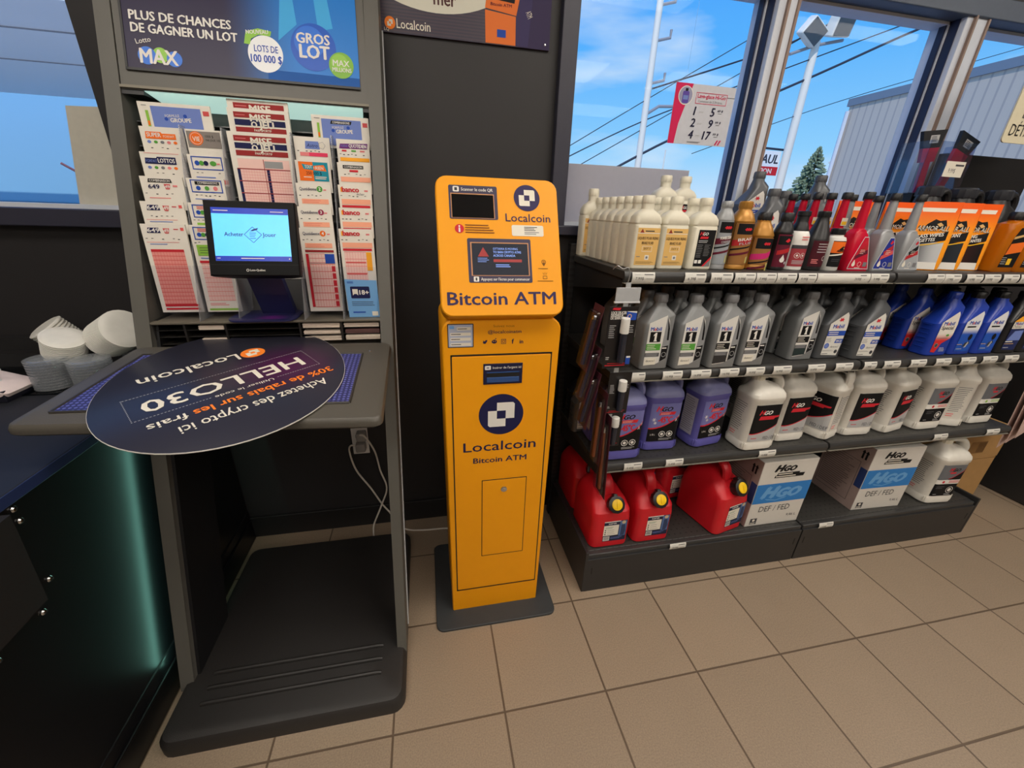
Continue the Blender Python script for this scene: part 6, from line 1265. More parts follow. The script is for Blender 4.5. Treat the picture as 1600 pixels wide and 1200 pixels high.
def side_panel_(a): a.rect(-0.028, 0.05, 0.028, 0.150, P('side_lilac', (176, 172, 188)), 1); a.bars(-0.025, 0.146, 0.050, 0.09, 16, GREY, 2, 0.28)
GP = 'gallon jugs on the lower shelf'
p = jug('purple washer fluid jug partly hidden by the hanging cards, leftmost', JUGP, JUGPT, art_purple, side_panel_, CAPW, 'washer fluid', GP); p.location = (0.449, 0.124, S3)
dup(p, (0.606, 0.160, S3), -0.04, 'purple washer fluid jug in the middle of the three'); dup(p, (0.788, 0.160, S3), 0.16, 'purple washer fluid jug turned to show its side label, rightmost of the three')
dup(p, (0.449, 0.235, S3), 0, 'purple jug behind the leftmost purple one')
w1 = jug('white jug with black label, leftmost of the white row', JUGW, JUGW, art_def, side_plain, CAPW, 'exhaust fluid', GP); w1.location = (0.957, 0.108, S3); w1.rotation_euler.z = 0.02
w2 = dup(w1, (1.122, 0.145, S3), 0.02, 'white jug with black label, second of the white row')
dup(w1, (1.282, 0.150, S3), -1.25, 'white jug turned sideways showing its fine print beside the shelf joint')
dup(w1, (1.428, 0.142, S3), -0.04, 'white jug with black label, right of the sideways one')
dup(w1, (1.600, 0.145, S3), 0.20, 'white jug turned to show both barcode side and black label')
w6 = jug('white jug with grey label and red dot on the lower shelf', JUGW, JUGW, art_washer(RED), side_plain, CAPW, 'washer fluid', GP); w6.location = (1.770, 0.140, S3)
dup(w1, (1.915, 0.160, S3), 1.2, 'white jug turned sideways, second from the right end')
w8 = jug('white jug with grey label and green dot at the right end', JUGW, JUGW, art_washer(LIME), side_plain, CAPW, 'washer fluid', GP); w8.location = (2.062, 0.150, S3)
for x, lb in ((1.09, 'white jug hidden behind the second white one'), (1.44, 'white jug behind the one right of the sideways jug'), (1.76, 'white jug behind the red-dotted one')): dup(w1, (x, 0.30, S3), 0, lb)
dup(w6, (1.992, 0.112, S0), -0.08, 'white jug with grey label standing alone on the bottom deck', 'gallon jugs on the bottom deck').scale = (1.12, 1.12, 1.1)
for x, y, lb in ((0.415, 0.40, 'black oil bottle at the far left back of the lower shelf'), (0.395, 0.30, 'grey oil bottle at the left end of the lower shelf')):
    dup(dl if 'black' in lb else m6, (x, y, S3), 0, lb, 'oil bottles at the left end of the lower shelf')

# --- fuel cans
def fuel_can(label):
    t = thing('fuel_can', label, 'fuel can', (0, 0, 0), 0, 'red fuel cans on the bottom deck')
    hx, hy = 0.073, 0.100
    obj('body', RR([(0, hx-0.006, hy-0.006, 0.02), (0.005, hx, hy, 0.024), (0.02, hx, hy, 0.024), (0.120, hx, hy, 0.024), (0.150, hx-0.001, hy-0.003, 0.026, 0, 0.002), (0.172, hx-0.008, hy-0.016, 0.03, 0, 0.012), (0.190, hx-0.020, hy-0.034, 0.03, 0, 0.024), (0.200, 0.036, 0.052, 0.03, 0, 0.034), (0.206, 0.024, 0.044, 0.022, 0, 0.038)], 6), CANR, t)
    # front neck bulge carrying the cap
    nb = lathe(bmesh.new(), [(-0.04, 0.044), (-0.005, 0.036), (0.010, 0.027), (0.018, 0.0255)], 24)
    M = Matrix.Translation((0.006, -0.062, 0.166)) @ Matrix.Rotation(math.radians(58), 4, 'X')
    bmesh.ops.transform(nb, matrix=M, verts=nb.verts); obj('neck', nb, CANR, t)
    cb = ribcap(bmesh.new(), 0.0285, 0.024, 0.016, n=24); cb2 = lathe(cb, [(0.038, 0.0305), (0.044, 0.0305), (0.046, 0.0265)], 12); box(cb2, -0.007, 0.007, 0.024, 0.036, 0.02, 0.042, 0.002)
    bmesh.ops.transform(cb2, matrix=M, verts=cb2.verts); c = obj('cap', cb2, CAPB, t)
    yb = LA([(0.044, 0.0195), (0.0485, 0.0190), (0.0495, 0.017)], 28); box(yb, -0.0025, 0.0025, -0.013, 0.013, 0.049, 0.0515, 0.0008)
    bmesh.ops.transform(yb, matrix=M, verts=yb.verts); obj('cap_insert', yb, mat('cap_yellow', (240, 196, 20), 0.4), c)
    hb = tube(bmesh.new(), smooth_path([(0, -0.038, 0.182), (0, -0.030, 0.222), (0, -0.004, 0.243), (0, 0.040, 0.244), (0, 0.078, 0.236), (0, 0.092, 0.20), (0, 0.092, 0.165)], 5), 0.0125, 10); bmesh.ops.scale(hb, vec=(1.6, 1, 1), verts=hb.verts); obj('handle', hb, CANR, t)
    a = Art(); a.rect(-0.030, 0.028, 0.058, 0.118, P('can_navy', (36, 40, 64)), 1); a.rect(-0.030, 0.114, 0.032, 0.118, WHITE, 2); a.rect(-0.030, 0.054, 0.027, 0.100, CREAM, 2); a.text('SCEPTER', 0.001, 0.1045, 0.0055, WHITE, 2, al='C', bold=0.03, w=0.030); a.rect(0.030, 0.048, 0.056, 0.116, P('can_blue', (86, 112, 160)), 2); a.disc(0.044, 0.109, 0.0075, P('can_skin', (196, 176, 140)), 3, 14); a.poly([(0.036, 0.05), (0.036, 0.098), (0.050, 0.100), (0.054, 0.07), (0.050, 0.05)], P('can_denim', (52, 64, 96)), 3)
    a.bars(-0.024, 0.094, 0.034, 0.009, 2, P('sage', (150, 170, 146)), 3); [a.disc(-0.023, y, 0.0028, DGREY, 3, 10) for y in (0.079, 0.070, 0.061)]; a.bars(-0.016, 0.083, 0.036, 0.027, 3, GREY, 3, 0.15); a.rect(-0.028, 0.031, -0.004, 0.050, WHITE, 2)
    for k in range(9): a.rect(-0.026+k*0.0023, 0.034, -0.0248+k*0.0023, 0.049, DGREY, 3)
    a.bars(0.0, 0.046, 0.05, 0.010, 2, PERI, 3, 0.3); a.build('label', t, front(-hy-0.0004)); return t
can = fuel_can('red fuel can with yellow-centred cap, leftmost of the front cans'); can.location = (0.449, 0.163, S0)
dup(can, (0.617, 0.163, S0), 0, 'red fuel can with yellow-centred cap, second of the front cans'); c3 = dup(can, (0.920, 0.160, S0), 0.22, 'red fuel can turned aside, standing apart beside the white carton'); c3.scale = (1.04, 1.04, 1.08)
dup(can, (0.452, 0.372, S0), 0, 'red fuel can at the far left back of the bottom deck'); dup(can, (0.66, 0.375, S0), 0.5, 'red fuel can tilted behind the second front can'); dup(can, (0.835, 0.375, S0), 0.1, 'red fuel can behind the turned one on the bottom deck')
# --- cartons
def carton(label, rz):
    t = thing('fluid_carton', label, 'carton', (0, 0, 0), rz, 'white cartons on the bottom deck')
    hx, hy, h = 0.122, 0.100, 0.300
    obj('box', BX(-hx, hx, -hy, hy, 0, h, 0.003), CARTW, t, smooth=0)
    a = Art(); a.rect(-hx+0.001, 0.110, hx-0.001, 0.200, P('carton_blue', (50, 122, 192)), 1)
    a.text('H', -0.065, 0.255, 0.028, BLACK, 1, bold=0.10, shear=0.4, w=0.040); a.text('GO', -0.026, 0.255, 0.022, BLACK, 1, bold=0.10, shear=0.4, w=0.052)
    a.poly([(-0.052, 0.237), (-0.048, 0.248), (0.050, 0.248), (0.047, 0.242), (0.074, 0.241), (0.070, 0.226), (-0.060, 0.226), (-0.057, 0.237)], BLACK, 1); a.bars(-0.046, 0.246, 0.088, 0.008, 1, CREAM, 2, 0.5); a.bars(-0.054, 0.236, 0.12, 0.008, 1, CREAM, 2, 0.5)
    pb = P('carton_blue_light', (104, 160, 212)); a.text('H', -0.088, 0.135, 0.050, pb, 2, bold=0.10, shear=0.4, w=0.070); a.text('GO', -0.018, 0.135, 0.040, pb, 2, bold=0.10, shear=0.4, w=0.100); a.poly([(-0.07, 0.130), (-0.02, 0.122), (0.03, 0.135), (0.02, 0.128), (-0.02, 0.118), (-0.06, 0.124)], pb, 2)
    a.text('DEF / FED', -0.080, 0.068, 0.026, DGREY, 1, w=0.140); a.text('9,46 L', 0.058, 0.033, 0.012, DGREY, 1, w=0.045); a.rect(-0.104, 0.010, -0.074, 0.038, DGREY, 1); a.bars(-0.102, 0.020, 0.026, 0.010, 2, CREAM, 2); a.disc(-0.089, 0.029, 0.006, CREAM, 2, 12)
    a.build('print', t, front(-hy-0.0004))
    a = Art(); a.rect(-hy+0.001, 0.001, hy-0.001, h-0.001, CARTG, 1); a.rect(-hy+0.001, 0.110, hy-0.001, 0.200, P('carton_navy', (44, 52, 92)), 2) if False else None
    a.rect(hy-0.03, 0.110, hy-0.001, 0.200, P('carton_navy', (44, 60, 110)), 2); a.frame(-hy+0.012, 0.03, hy-0.036, 0.22, 0.0015, DGREY, 2); a.bars(-hy+0.018, 0.214, 0.13, 0.17, 18, P('carton_ink', (120, 104, 102)), 2, 0.4)
    for x in (0.06, 0.075): a.poly([(x-0.004, 0.235), (x+0.004, 0.235), (x+0.004, 0.262), (x+0.008, 0.262), (x, 0.275), (x-0.008, 0.262), (x-0.004, 0.262)], BLACK, 2)
    a.build('side_print', t, side_left(-hx-0.0004)); return t
k1 = carton('white carton with blue band beside the turned fuel can', 0.0); k1.location = (1.146, 0.168, S0)
dup(k1, (1.676, 0.176, S0), -0.035, 'white carton with blue band alone on the right bottom deck').scale = (0.99, 1, 1)
# --- brown cartons on the floor past the shelving
CX0, CY0 = 2.235, 0.12
def brown(label, z0, h, ex):
    t = thing('brown_carton', label, 'carton', (2.36+ex, 0.345, z0), 0.0, 'brown cartons past the shelving')
    obj('box', BX(-0.155, 0.155, -0.145, 0.145, 0, h, 0.003), CARTON, t, smooth=0); obj('flap_seam', BX(-0.155, 0.155, -0.146, -0.144, h-0.004, h-0.002), mat('carton_seam', (120, 88, 50), 0.8), t, smooth=0)
    a = Art()
    if z0 > 0.1:
        a.rect(-0.10, 0.03, 0.0, 0.095, P('carton_stamp', (140, 104, 62)), 1)
        for k in range(10): a.rect(-0.05+k*0.005, 0.035, -0.047+k*0.005, 0.09, P('carton_dark', (96, 70, 42)), 2)
    else:
        a.rect(-0.12, h-0.05, -0.09, h-0.048, P('carton_dark', (96, 70, 42)), 1); a.frame(-0.11, 0.10, -0.08, 0.13, 0.002, P('carton_dark', (96, 70, 42)), 1); a.frame(-0.11, 0.14, -0.08, 0.17, 0.002, P('carton_dark', (96, 70, 42)), 1)
    a.build('print', t, front(-0.1454, 0.04)); return t
brown('brown cardboard carton on the floor, lower of the stacked pair', 0.0, 0.27, 0.0); brown('brown cardboard carton on top of the other brown one', 0.271, 0.165, 0.005)
# --- sheets hanging at the right end
t = thing('leaflet_sheet', 'pale pink printed sheets hanging at the right end of the shelving', 'leaflet', (2.26, 0.10, 0.42))
M_LF = mat('leaflet_pink', (206, 178, 168), 0.7, var=0.05)
for k in range(3):
    bm = bmesh.new(); o0 = 0.012*k
    v = [bm.verts.new(p) for p in ((-0.05+o0, -0.02-o0, 0.03*k), (0.11+o0, 0.03-o0, -0.01+0.03*k), (0.10+o0, 0.035-o0, 0.36), (-0.07+o0, -0.01-o0, 0.37))]; f = bm.faces.new(v)
    ex = bmesh.ops.extrude_face_region(bm, geom=[f]); bmesh.ops.translate(bm, verts=[g for g in ex['geom'] if isinstance(g, bmesh.types.BMVert)], vec=(0, 0.001, 0)); obj('sheet', bm, M_LF, t, smooth=0)
a = Art(); a.bars(0.02, 0.30, 0.10, 0.10, 4, P('leaflet_ink', (120, 96, 92)), 1, 0.3); a.bars(0.02, 0.16, 0.10, 0.02, 1, DGREY, 1, 0.6); a.bars(0.02, 0.12, 0.11, 0.05, 5, P('leaflet_ink', (120, 96, 92)), 1, 0.2)
a.build('print', t, plane3((-0.026, -0.0455, 0.06), (0.16, 0.05, -0.03), (0, 0.0, 1)))
tag(obj('floor_cable', tube(bmesh.new(), smooth_path([(2.62, 0.44, 0.10), (2.60, 0.40, 0.03), (2.70, 0.34, 0.006), (2.9, 0.33, 0.006), (3.3, 0.38, 0.006)]), 0.005), CAPB), 'black cable on the tiles past the brown cartons', 'cable')
bm = BX(2.75, 3.3, -0.02, 0.5, 0.0, 0.9, 0.01); tag(obj('black_cabinet', bm, M_GON, None, (3.0, 0.24, 0.0), 0, world=True), 'black cabinet at the far right edge behind the hanging sheets', 'cabinet')

# --- clip strips with blister cards at the left end
M_CARD = mat('blister_card_black', (22, 20, 22), 0.35); M_CLEARB = glassy('blister_clear', (236, 238, 242), 0.06, fac=0.05); M_HOOK = mat('hook_wire', (190, 190, 190), 0.3, metal=0.8)
t = thing('clip_strip', 'clear hanging strip with a blank white ticket holder at the shelf corner', 'clip strip', (0.345, 0.02, 1.15)); J0 = t.location
obj('wire_hook', tube(bmesh.new(), smooth_path([(0.312, 0.03, 1.160), (0.318, 0.018, 1.170), (0.332, 0.015, 1.163), (0.345, 0.012, 1.166), (0.350, 0.010, 1.145), (0.347, 0.010, 1.125)]), 0.0013, 6), M_HOOK, t, world=True)
M_FROST = mat('strip_frosted', (170, 172, 174), 0.3)
obj('holder', BX(0.317, 0.385, 0.004, 0.008, 1.083, 1.118, 0.001), M_FROST, t, smooth=0, world=True); obj('holder_rim', BX(0.315, 0.387, 0.003, 0.009, 1.078, 1.083, 0.0008), mat('strip_rim', (206, 208, 210), 0.3), t, smooth=0, world=True)
bm = bmesh.new(); box(bm, 0.342, 0.356, 0.006, 0.008, 0.70, 1.13); box(bm, 0.330, 0.368, 0.004, 0.006, 1.050, 1.058); obj('strip', bm, M_FROST, t, smooth=0, world=True)
def blister(label, x0, x1, z0, z1, y, art=True, tubem=None):
    t = thing('lock_deicer_card', label, 'blister card', ((x0+x1)/2, y, z0), 0, 'blister cards on the front clip strip'); w = x1-x0; h = z1-z0
    obj('card', BX(-w/2, w/2, 0, 0.0012, 0, h, 0.0004), M_CARD, t, smooth=0)
    b = LA([(h*0.12, 0.0095), (h*0.60, 0.0095)], 18, (0.004, -0.010, 0)); obj('tube', b, mat('deicer_tube', (40, 42, 52), 0.15), t)
    obj('tube_cap', LA([(h*0.60, 0.0115), (h*0.615, 0.012), (h*0.83, 0.0115), (h*0.84, 0.010)], 20, (0.004, -0.010, 0)), BWH, t)
    a = Art()
    if art:
        a.poly([(-w*0.40, h*0.955), (-w*0.36, h*0.985), (-w*0.10, h*0.985), (-w*0.14, h*0.945)], RED, 1); a.text('LOCK DE-ICER', -w*0.42, h*0.885, 0.0075, WHITE, 1, bold=0.02, w=w*0.52); a.text('DÉGIVREUR', -w*0.42, h*0.845, 0.0065, WHITE, 1, bold=0.02, w=w*0.42); a.text('DE SERRURE', -w*0.42, h*0.805, 0.0065, WHITE, 1, bold=0.02, w=w*0.46)
        a.build('heading_print', t, front(-0.0004)); a = Art(); a.rect(w*0.12, h*0.79, w*0.46, h*0.93, BLUE, 1); a.poly([(w*0.12, h*0.93), (w*0.46, h*0.93), (w*0.46, h*0.90), (w*0.12, h*0.925)], WHITE, 2); a.ring(w*0.22, h*0.85, 0.006, 0.002, TAN, 2); a.build('picture_print', t, front(-0.0004)); a = Art(); a.rect(w*0.30, h*0.06, w*0.46, h*0.2, BLUE, 1); a.rect(w*0.32, h*0.17, w*0.46, h*0.2, WHITE, 2)
    a.build('picture_print', t, front(-0.0004)) if art else None; a = Art()
    a.bars(-w*0.42, h*0.72, w*0.22, h*0.22, 7, LGREY, 1, 0.35); a.bars(w*0.26, h*0.72, w*0.16, h*0.14, 4, LGREY, 1, 0.35); a.bars(-w*0.42, h*0.2, w*0.12, h*0.06, 2, LGREY, 1); a.rect(-w*0.42, h*0.04, w*0.30, h*0.055, RED, 1); a.rect(-w*0.34, h*0.075, w*0.38, h*0.085, RED, 1)
    a.build('print', t, front(-0.0004)); return t
blister('black lock de-icer card with blue picture, topmost on the front strip', 0.302, 0.384, 0.900, 1.070, 0.0)
blister('black lock de-icer card, middle of the front strip', 0.330, 0.398, 0.755, 0.885, 0.003, False); blister('black lock de-icer card, lowest on the front strip', 0.330, 0.394, 0.640, 0.765, 0.010, False)
def gauge(label, y0, y1, x0, z0, z1, lean, m):
    t = thing('tyre_gauge_card', label, 'blister card', (x0, (y0+y1)/2, z0), 0, 'blister cards on the side clip strip'); h = z1-z0; w = y1-y0
    bm = BX(0, 0.0012, -w/2, w/2, 0, h, 0.0003); bmesh.ops.transform(bm, matrix=Matrix.Shear('XY', 4, (lean, 0)) if False else Matrix(((1, 0, lean, 0), (0, 1, 0, 0), (0, 0, 1, 0), (0, 0, 0, 1))), verts=bm.verts); obj('card', bm, mat('gauge_card_plum', (74, 34, 44), 0.3), t, smooth=0)
    M = Matrix(((1, 0, lean, 0), (0, 1, 0, 0), (0, 0, 1, 0), (0, 0, 0, 1)))
    b = LA([(h*0.1, 0.006), (h*0.80, 0.006)], 14, (-0.008, -w*0.15, 0)); bmesh.ops.transform(b, matrix=M, verts=b.verts); obj('gauge', b, m, t)
    b = LA([(h*0.80, 0.0075), (h*0.84, 0.008), (h*0.86, 0.006)], 14, (-0.008, -w*0.15, 0)); bmesh.ops.transform(b, matrix=M, verts=b.verts); obj('gauge_tip', b, M_CHROME, t)
    b = BX(-0.016, -0.0005, -w*0.42, w*0.36, h*0.05, h*0.92, 0.004); bmesh.ops.transform(b, matrix=M, verts=b.verts); obj('blister', b, M_CLEARB, t, smooth=0); return t
GB = mat('gauge_blue_black', (44, 46, 66), 0.25); GC = mat('gauge_copper', (150, 84, 56), 0.3, metal=0.4)
gauge('tyre gauge blister card, topmost on the side strip', 0.01, 0.075, 0.262, 0.885, 1.066, 0.17, GB); gauge('tyre gauge blister card, second on the side strip', 0.0, 0.07, 0.262, 0.79, 0.955, 0.2, GB); gauge('tyre gauge blister card, third on the side strip', -0.01, 0.06, 0.270, 0.715, 0.885, 0.17, GB)
gauge('copper coloured tool card low on the side strip', -0.02, 0.05, 0.322, 0.59, 0.83, 0.0, GC); gauge('copper coloured tool card, lowest hanging down to the fuel can', -0.03, 0.04, 0.352, 0.47, 0.76, -0.05, GC)

# --- back of the top shelf, right end
def black_jug(label):
    t = thing('black_jug', label, 'fluid jug', (0, 0, 0), 0, 'black jugs at the back of the top shelf')
    obj('body', RR([(0, 0.062, 0.05, 0.025), (0.006, 0.068, 0.056, 0.03), (0.16, 0.068, 0.056, 0.03), (0.19, 0.056, 0.050, 0.034, -0.006), (0.215, 0.040, 0.038, 0.036, -0.016), (0.235, 0.034, 0.034, 0.0338, -0.02)], 6), BBLK, t)
    obj('cap', ribcap(bmesh.new(), 0.0395, 0.034, 0.233, -0.02, 0), mat('cap_slate', (42, 44, 50), 0.35), t)
    obj('handle', tube(bmesh.new(), smooth_path([(0.012, 0, 0.222), (0.036, 0, 0.250), (0.062, 0, 0.248), (0.074, 0, 0.215), (0.066, 0, 0.15)], 5), 0.012, 10), BBLK, t); return t
bj = black_jug('black jug with broad cap, leftmost at the back right of the top shelf'); bj.location = (1.655, 0.32, S1)
dup(bj, (1.815, 0.32, S1), 0, 'black jug with broad cap behind the orange pouches'); dup(bj, (1.99, 0.32, S1), 0, 'black jug with broad cap at the right edge of the photo')
M_CAS = mat('display_black', (14, 14, 18), 0.45)
t = thing('scraper_bin', 'clear bin of black and red scrapers behind the top shelf', 'display bin', (1.70, 0.40, 1.40))
obj('bin', (lambda b: (box(b, -0.10, 0.11, -0.05, -0.048, 0.0, 0.165), box(b, -0.10, -0.098, -0.05, 0.05, 0.0, 0.165), box(b, 0.108, 0.11, -0.05, 0.05, 0.0, 0.165), box(b, -0.1, 0.11, -0.05, 0.05, -0.003, 0.0), b)[4])(bmesh.new()), glassy('bin_clear', (226, 234, 246), 0.05, fac=0.08), t, smooth=0)
obj('bin_stand', BX(-0.09, 0.10, -0.045, 0.045, -0.248, -0.003, 0.002), M_CAS, t, smooth=0)
tg = Art(); tg.rect(0.0, 0.055, 0.09, 0.105, CREAM, 1); tg.text('9.99$', 0.02, 0.068, 0.014, DGREY, 2, w=0.032); tg.rect(0.045, 0.09, 0.085, 0.096, DGREY, 2); tg.build('price_card', t, front(-0.052))
def scraper(label, x, rz):
    t = thing('ice_scraper', label, 'ice scraper', (x, 0.40, 1.402), 0, 'scrapers in the clear bin')
    M = Matrix.Rotation(rz, 4, 'Y')
    b = bmesh.new(); prism(b, [(-0.030, 0.10), (0.030, 0.10), (0.036, 0.145), (-0.036, 0.145)], 0.012, M @ Matrix.Translation((0, -0.02, 0))); obj('red_sleeve', b, mat('sleeve_red', (206, 24, 62), 0.4), t, smooth=0)
    b = bmesh.new(); prism(b, [(-0.036, 0.145), (0.036, 0.145), (0.052, 0.20), (-0.052, 0.20)], 0.012, M @ Matrix.Translation((0, -0.02, 0))); obj('blade_box', b, M_CAS, t, smooth=0)
    b = bmesh.new(); prism(b, [(-0.014, 0.0), (0.014, 0.0), (0.014, 0.10), (-0.014, 0.10)], 0.012, M @ Matrix.Translation((0, -0.02, 0))); obj('grip', b, mat('sleeve_red', (206, 24, 62), 0.4), t, smooth=0)
    a = Art(); a.rect(-0.016, 0.160, 0.022, 0.185, LGREY, 1); a.bars(-0.012, 0.182, 0.03, 0.018, 4, DGREY, 2)
    a.build('barcode_sticker', t, lambda u, v, e: tuple(M @ Vector((u, -0.0205-e, v)))); return t
scraper('black and red scraper leaning left in the clear bin', 1.665, -0.12); scraper('black and red scraper leaning right in the clear bin', 1.755, 0.30)
t = thing('black_display', 'black display board behind the clear bin at the right', 'display', (1.98, 0.455, 1.26)); obj('board', BX(-0.17, 0.30, -0.02, 0.01, 0.0, 0.285, 0.002), M_CAS, t, smooth=0); obj('board_foot', BX(-0.12, 0.25, -0.01, 0.005, -0.105, 0.0), M_CAS, t, smooth=0)
t = thing('hanging_sign', 'cream hanging sign with red bar and black lettering at the right edge', 'sign', (1.98, 0.30, 1.565)); obj('board', (lambda b: (loft(b, [[(x, y_, z) for x, z in [(p[0], p[1]) for p in ringpts(0, 0.15, 0.15, 0.016, 0.0, 0.15)]] for y_ in (0.0, 0.004)]), b)[1])(bmesh.new()), P('sign_cream', (214, 206, 178)), t, smooth=0)
a = Art(); a.text('DÉTA', -0.130, 0.022, 0.034, BLACK, 1, w=0.095); a.frame(-0.10, 0.075, 0.14, 0.28, 0.004, DGREY, 1); a.rect(-0.092, 0.090, 0.12, 0.120, RED, 2); a.text('O', -0.075, 0.15, 0.07, DGREY, 2, bold=0.04); a.build('print', t, front(-0.0006))
obj('hanger', tube(bmesh.new(), [(-0.1, 0.002, 0.298), (-0.1, 0.002, 0.93)], 0.0012, 6), M_HOOK, t)

# --- price poster hanging in the window
t = thing('window_price_sign', 'white price sign with pink curve hanging in the right window', 'price sign', (0.795, 0.515, 1.522)); obj('sheet', BX(-0.113, 0.113, 0, 0.0015, 0, 0.174), mat('sign_sheet', (196, 198, 206), 0.5), t, smooth=0)
obj('hanging_string', tube(bmesh.new(), [(-0.08, 0.0005, 0.174), (-0.08, 0.0005, 0.45)], 0.0006, 5), M_CLEARB, t)
a = Art(); mg2 = P('sign_pink', (206, 28, 84)); a.poly([(-0.113, 0.0), (-0.090, 0.0), (-0.084, 0.06), (-0.070, 0.11), (-0.050, 0.174), (-0.113, 0.174)], mg2, 1); a.disc(-0.073, 0.140, 0.027, WHITE, 2); a.disc(-0.073, 0.140, 0.0245, P('sign_lilac', (150, 150, 176)), 3); a.rrect(-0.085, 0.118, -0.061, 0.152, 0.005, P('sign_purple', (92, 72, 160)), 4); a.rect(-0.077, 0.152, -0.067, 0.160, BLACK, 4); a.rect(-0.082, 0.128, -0.064, 0.140, PERI, 5)
a.frame(-0.034, 0.120, 0.084, 0.152, 0.0015, mg2, 2); a.text('Lave-glace Hi-Go', 0.025, 0.137, 0.011, mg2, 2, al='C', bold=0.02, w=0.106); a.text('Contenant de 3,78 litres', 0.022, 0.1245, 0.0065, GREY, 2, al='C', w=0.092); a.line(0.084, 0.144, 0.113, 0.144, 0.0012, DGREY, 2)
ik = P('sign_ink', (28, 28, 58))
for q, pr_, ct, y in (('1', '5', '49 $', 0.087), ('2', '9', '99 $', 0.053), ('4', '17', '99 $', 0.018)): a.text(q, -0.030, y, 0.024, ik, 2, al='C', bold=0.035, shear=0.15); a.text('pour', -0.004, y+0.008, 0.006, LGREY, 2, al='C'); a.text(pr_, 0.047, y, 0.024, ik, 2, al='R', bold=0.035, shear=0.15); a.text(ct, 0.056, y+0.014, 0.0065, ik, 2, bold=0.02, shear=0.2, w=0.022); a.bars(0.060, y+0.011, 0.016, 0.003, 1, GREY, 2)
a.poly([(0.068, 0.003), (0.074, 0.003), (0.082, 0.018), (0.076, 0.018)], mg2, 2); a.poly([(0.079, 0.003), (0.085, 0.003), (0.093, 0.018), (0.087, 0.018)], mg2, 2); a.bars(-0.04, 0.010, 0.06, 0.005, 2, GREY, 2); a.build('print', t, front(-0.0004))
# paper sheets on the glass
M_PWN = milky('window_paper', (216, 210, 208), 0.7, 0.55)
tag(obj('window_paper', BX(0.330, 0.826, YW+0.048, YW+0.0555, 1.247, 1.448), M_PWN, None, (0.58, YW+0.05, 1.247), 0, world=True), 'wide blank white paper on the glass behind the white bottles', 'paper')
tag(obj('window_paper', (lambda b: (loft(b, [[(-1.104, y_, 1.513), (-0.93, y_, 1.519), (-0.93, y_, 1.258), (-1.152, y_, 1.258)] for y_ in (YW+0.048, YW+0.0555)]), b)[1])(bmesh.new()), mat('window_board_cream', (196, 192, 178), 0.7), None, (-1.04, YW+0.05, 1.258), 0, world=True), 'cream sheet on the left window beside the lottery kiosk', 'paper')
# ================================================================ OUTDOORS
M_ASPH = mat('concrete_lot', (186, 184, 180), 0.9, var=0.15, scale=3); M_SID = striped('siding_grey', (196, 186, 174), (172, 164, 158), 0.24, 1, 0.2, 0.6); M_BAND = mat('roof_band_blue', (116, 130, 146), 0.5)
g = struct('ground', BX(-60, 120, YW+0.13, 140, -0.25, -0.15), M_ASPH)
t = thing('store_building', 'long grey sided building across the lot at the right', 'building', (13.8, 6.0, -0.15))
obj('wall', BX(0, 9, -9.5, 6.4, 0, 5.0), M_SID, t, smooth=0); obj('roof_band', BX(-0.06, 9.06, -9.56, 6.46, 4.95, 5.16), M_BAND, t, smooth=0); obj('wall_stripe', BX(-0.02, 0.0, -9.5, -1.0, 2.55, 2.72), P('faded_pink', (186, 156, 160)), t, smooth=0)
obj('downpipe', tube(bmesh.new(), [(-0.08, 6.35, 0.0), (-0.08, 6.35, 4.8)], 0.06, 8), M_FR, t)
M_POLE = mat('pole_white', (232, 228, 216), 0.6); M_POLG = mat('pole_grey', (150, 150, 156), 0.6); M_WIRE = mat('wire_dark', (40, 48, 66), 0.6)
t = thing('utility_pole', 'tall utility pole with insulators left of the price sign', 'utility pole', (7.85, 15, -0.15)); obj('shaft', LA([(0, 0.13), (9.8, 0.10)], 14), M_POLE, t)
for z in (5.7, 6.9, 7.85, 8.8): obj('insulator_arm', tube(bmesh.new(), [(0.08, 0, z), (0.55, 0, z+0.12), (0.55, 0, z+0.34)], 0.045, 8), M_POLG, t)
obj('street_lamp_arm', tube(bmesh.new(), [(0, 0, 4.75), (0.5, 0, 5.05), (1.3, 0, 5.1)], 0.05, 8), M_POLG, t); obj('street_lamp_head', RR([(4.95, 0.4, 0.16, 0.15, 1.55), (5.22, 0.45, 0.18, 0.17, 1.55), (5.3, 0.2, 0.1, 0.09, 1.55)]), M_POLG, t)
t = thing('floodlight_pole', 'white pole with two square floodlights seen through the middle pane', 'light pole', (14.22, 15, -0.15)); obj('shaft', LA([(0, 0.18), (7.45, 0.13)], 14), M_POLE, t)
obj('crossarm', tube(bmesh.new(), [(-1.0, 0, 7.0), (0, 0, 7.35), (1.1, 0, 7.6)], 0.05, 8), M_POLG, t)
M_LENS = mat('floodlight_lens', (62, 74, 82), 0.3)
for x, z, r in ((-0.5, 7.62, 0.55), (0.6, 7.88, -0.08)):
    b = BX(-0.38, 0.38, -0.2, 0.25, -0.30, 0.30, 0.06); M = Matrix.Translation((x, -0.25, z)) @ Matrix.Rotation(r, 4, 'Y') @ Matrix.Rotation(0.35, 4, 'X'); bmesh.ops.transform(b, matrix=M, verts=b.verts); h = obj('floodlight', b, M_POLE, t, smooth=0)
    b = BX(-0.34, 0.34, -0.205, -0.199, -0.26, 0.26); bmesh.ops.transform(b, matrix=M, verts=b.verts); obj('lens', b, M_LENS, h, smooth=0)
t = thing('rental_sign', 'white and red roadside sign on an arm beyond the first mullion', 'sign', (14.25, 15.2, 2.9)); obj('arm', tube(bmesh.new(), [(-1.8, 0, 1.02), (0.02, 0, 0.98)], 0.04, 8), M_WIRE, t); obj('board', BX(-1.9, -0.15, -0.03, 0.03, 0.05, 0.92), P('sign_white', (232, 236, 240)), t, smooth=0)
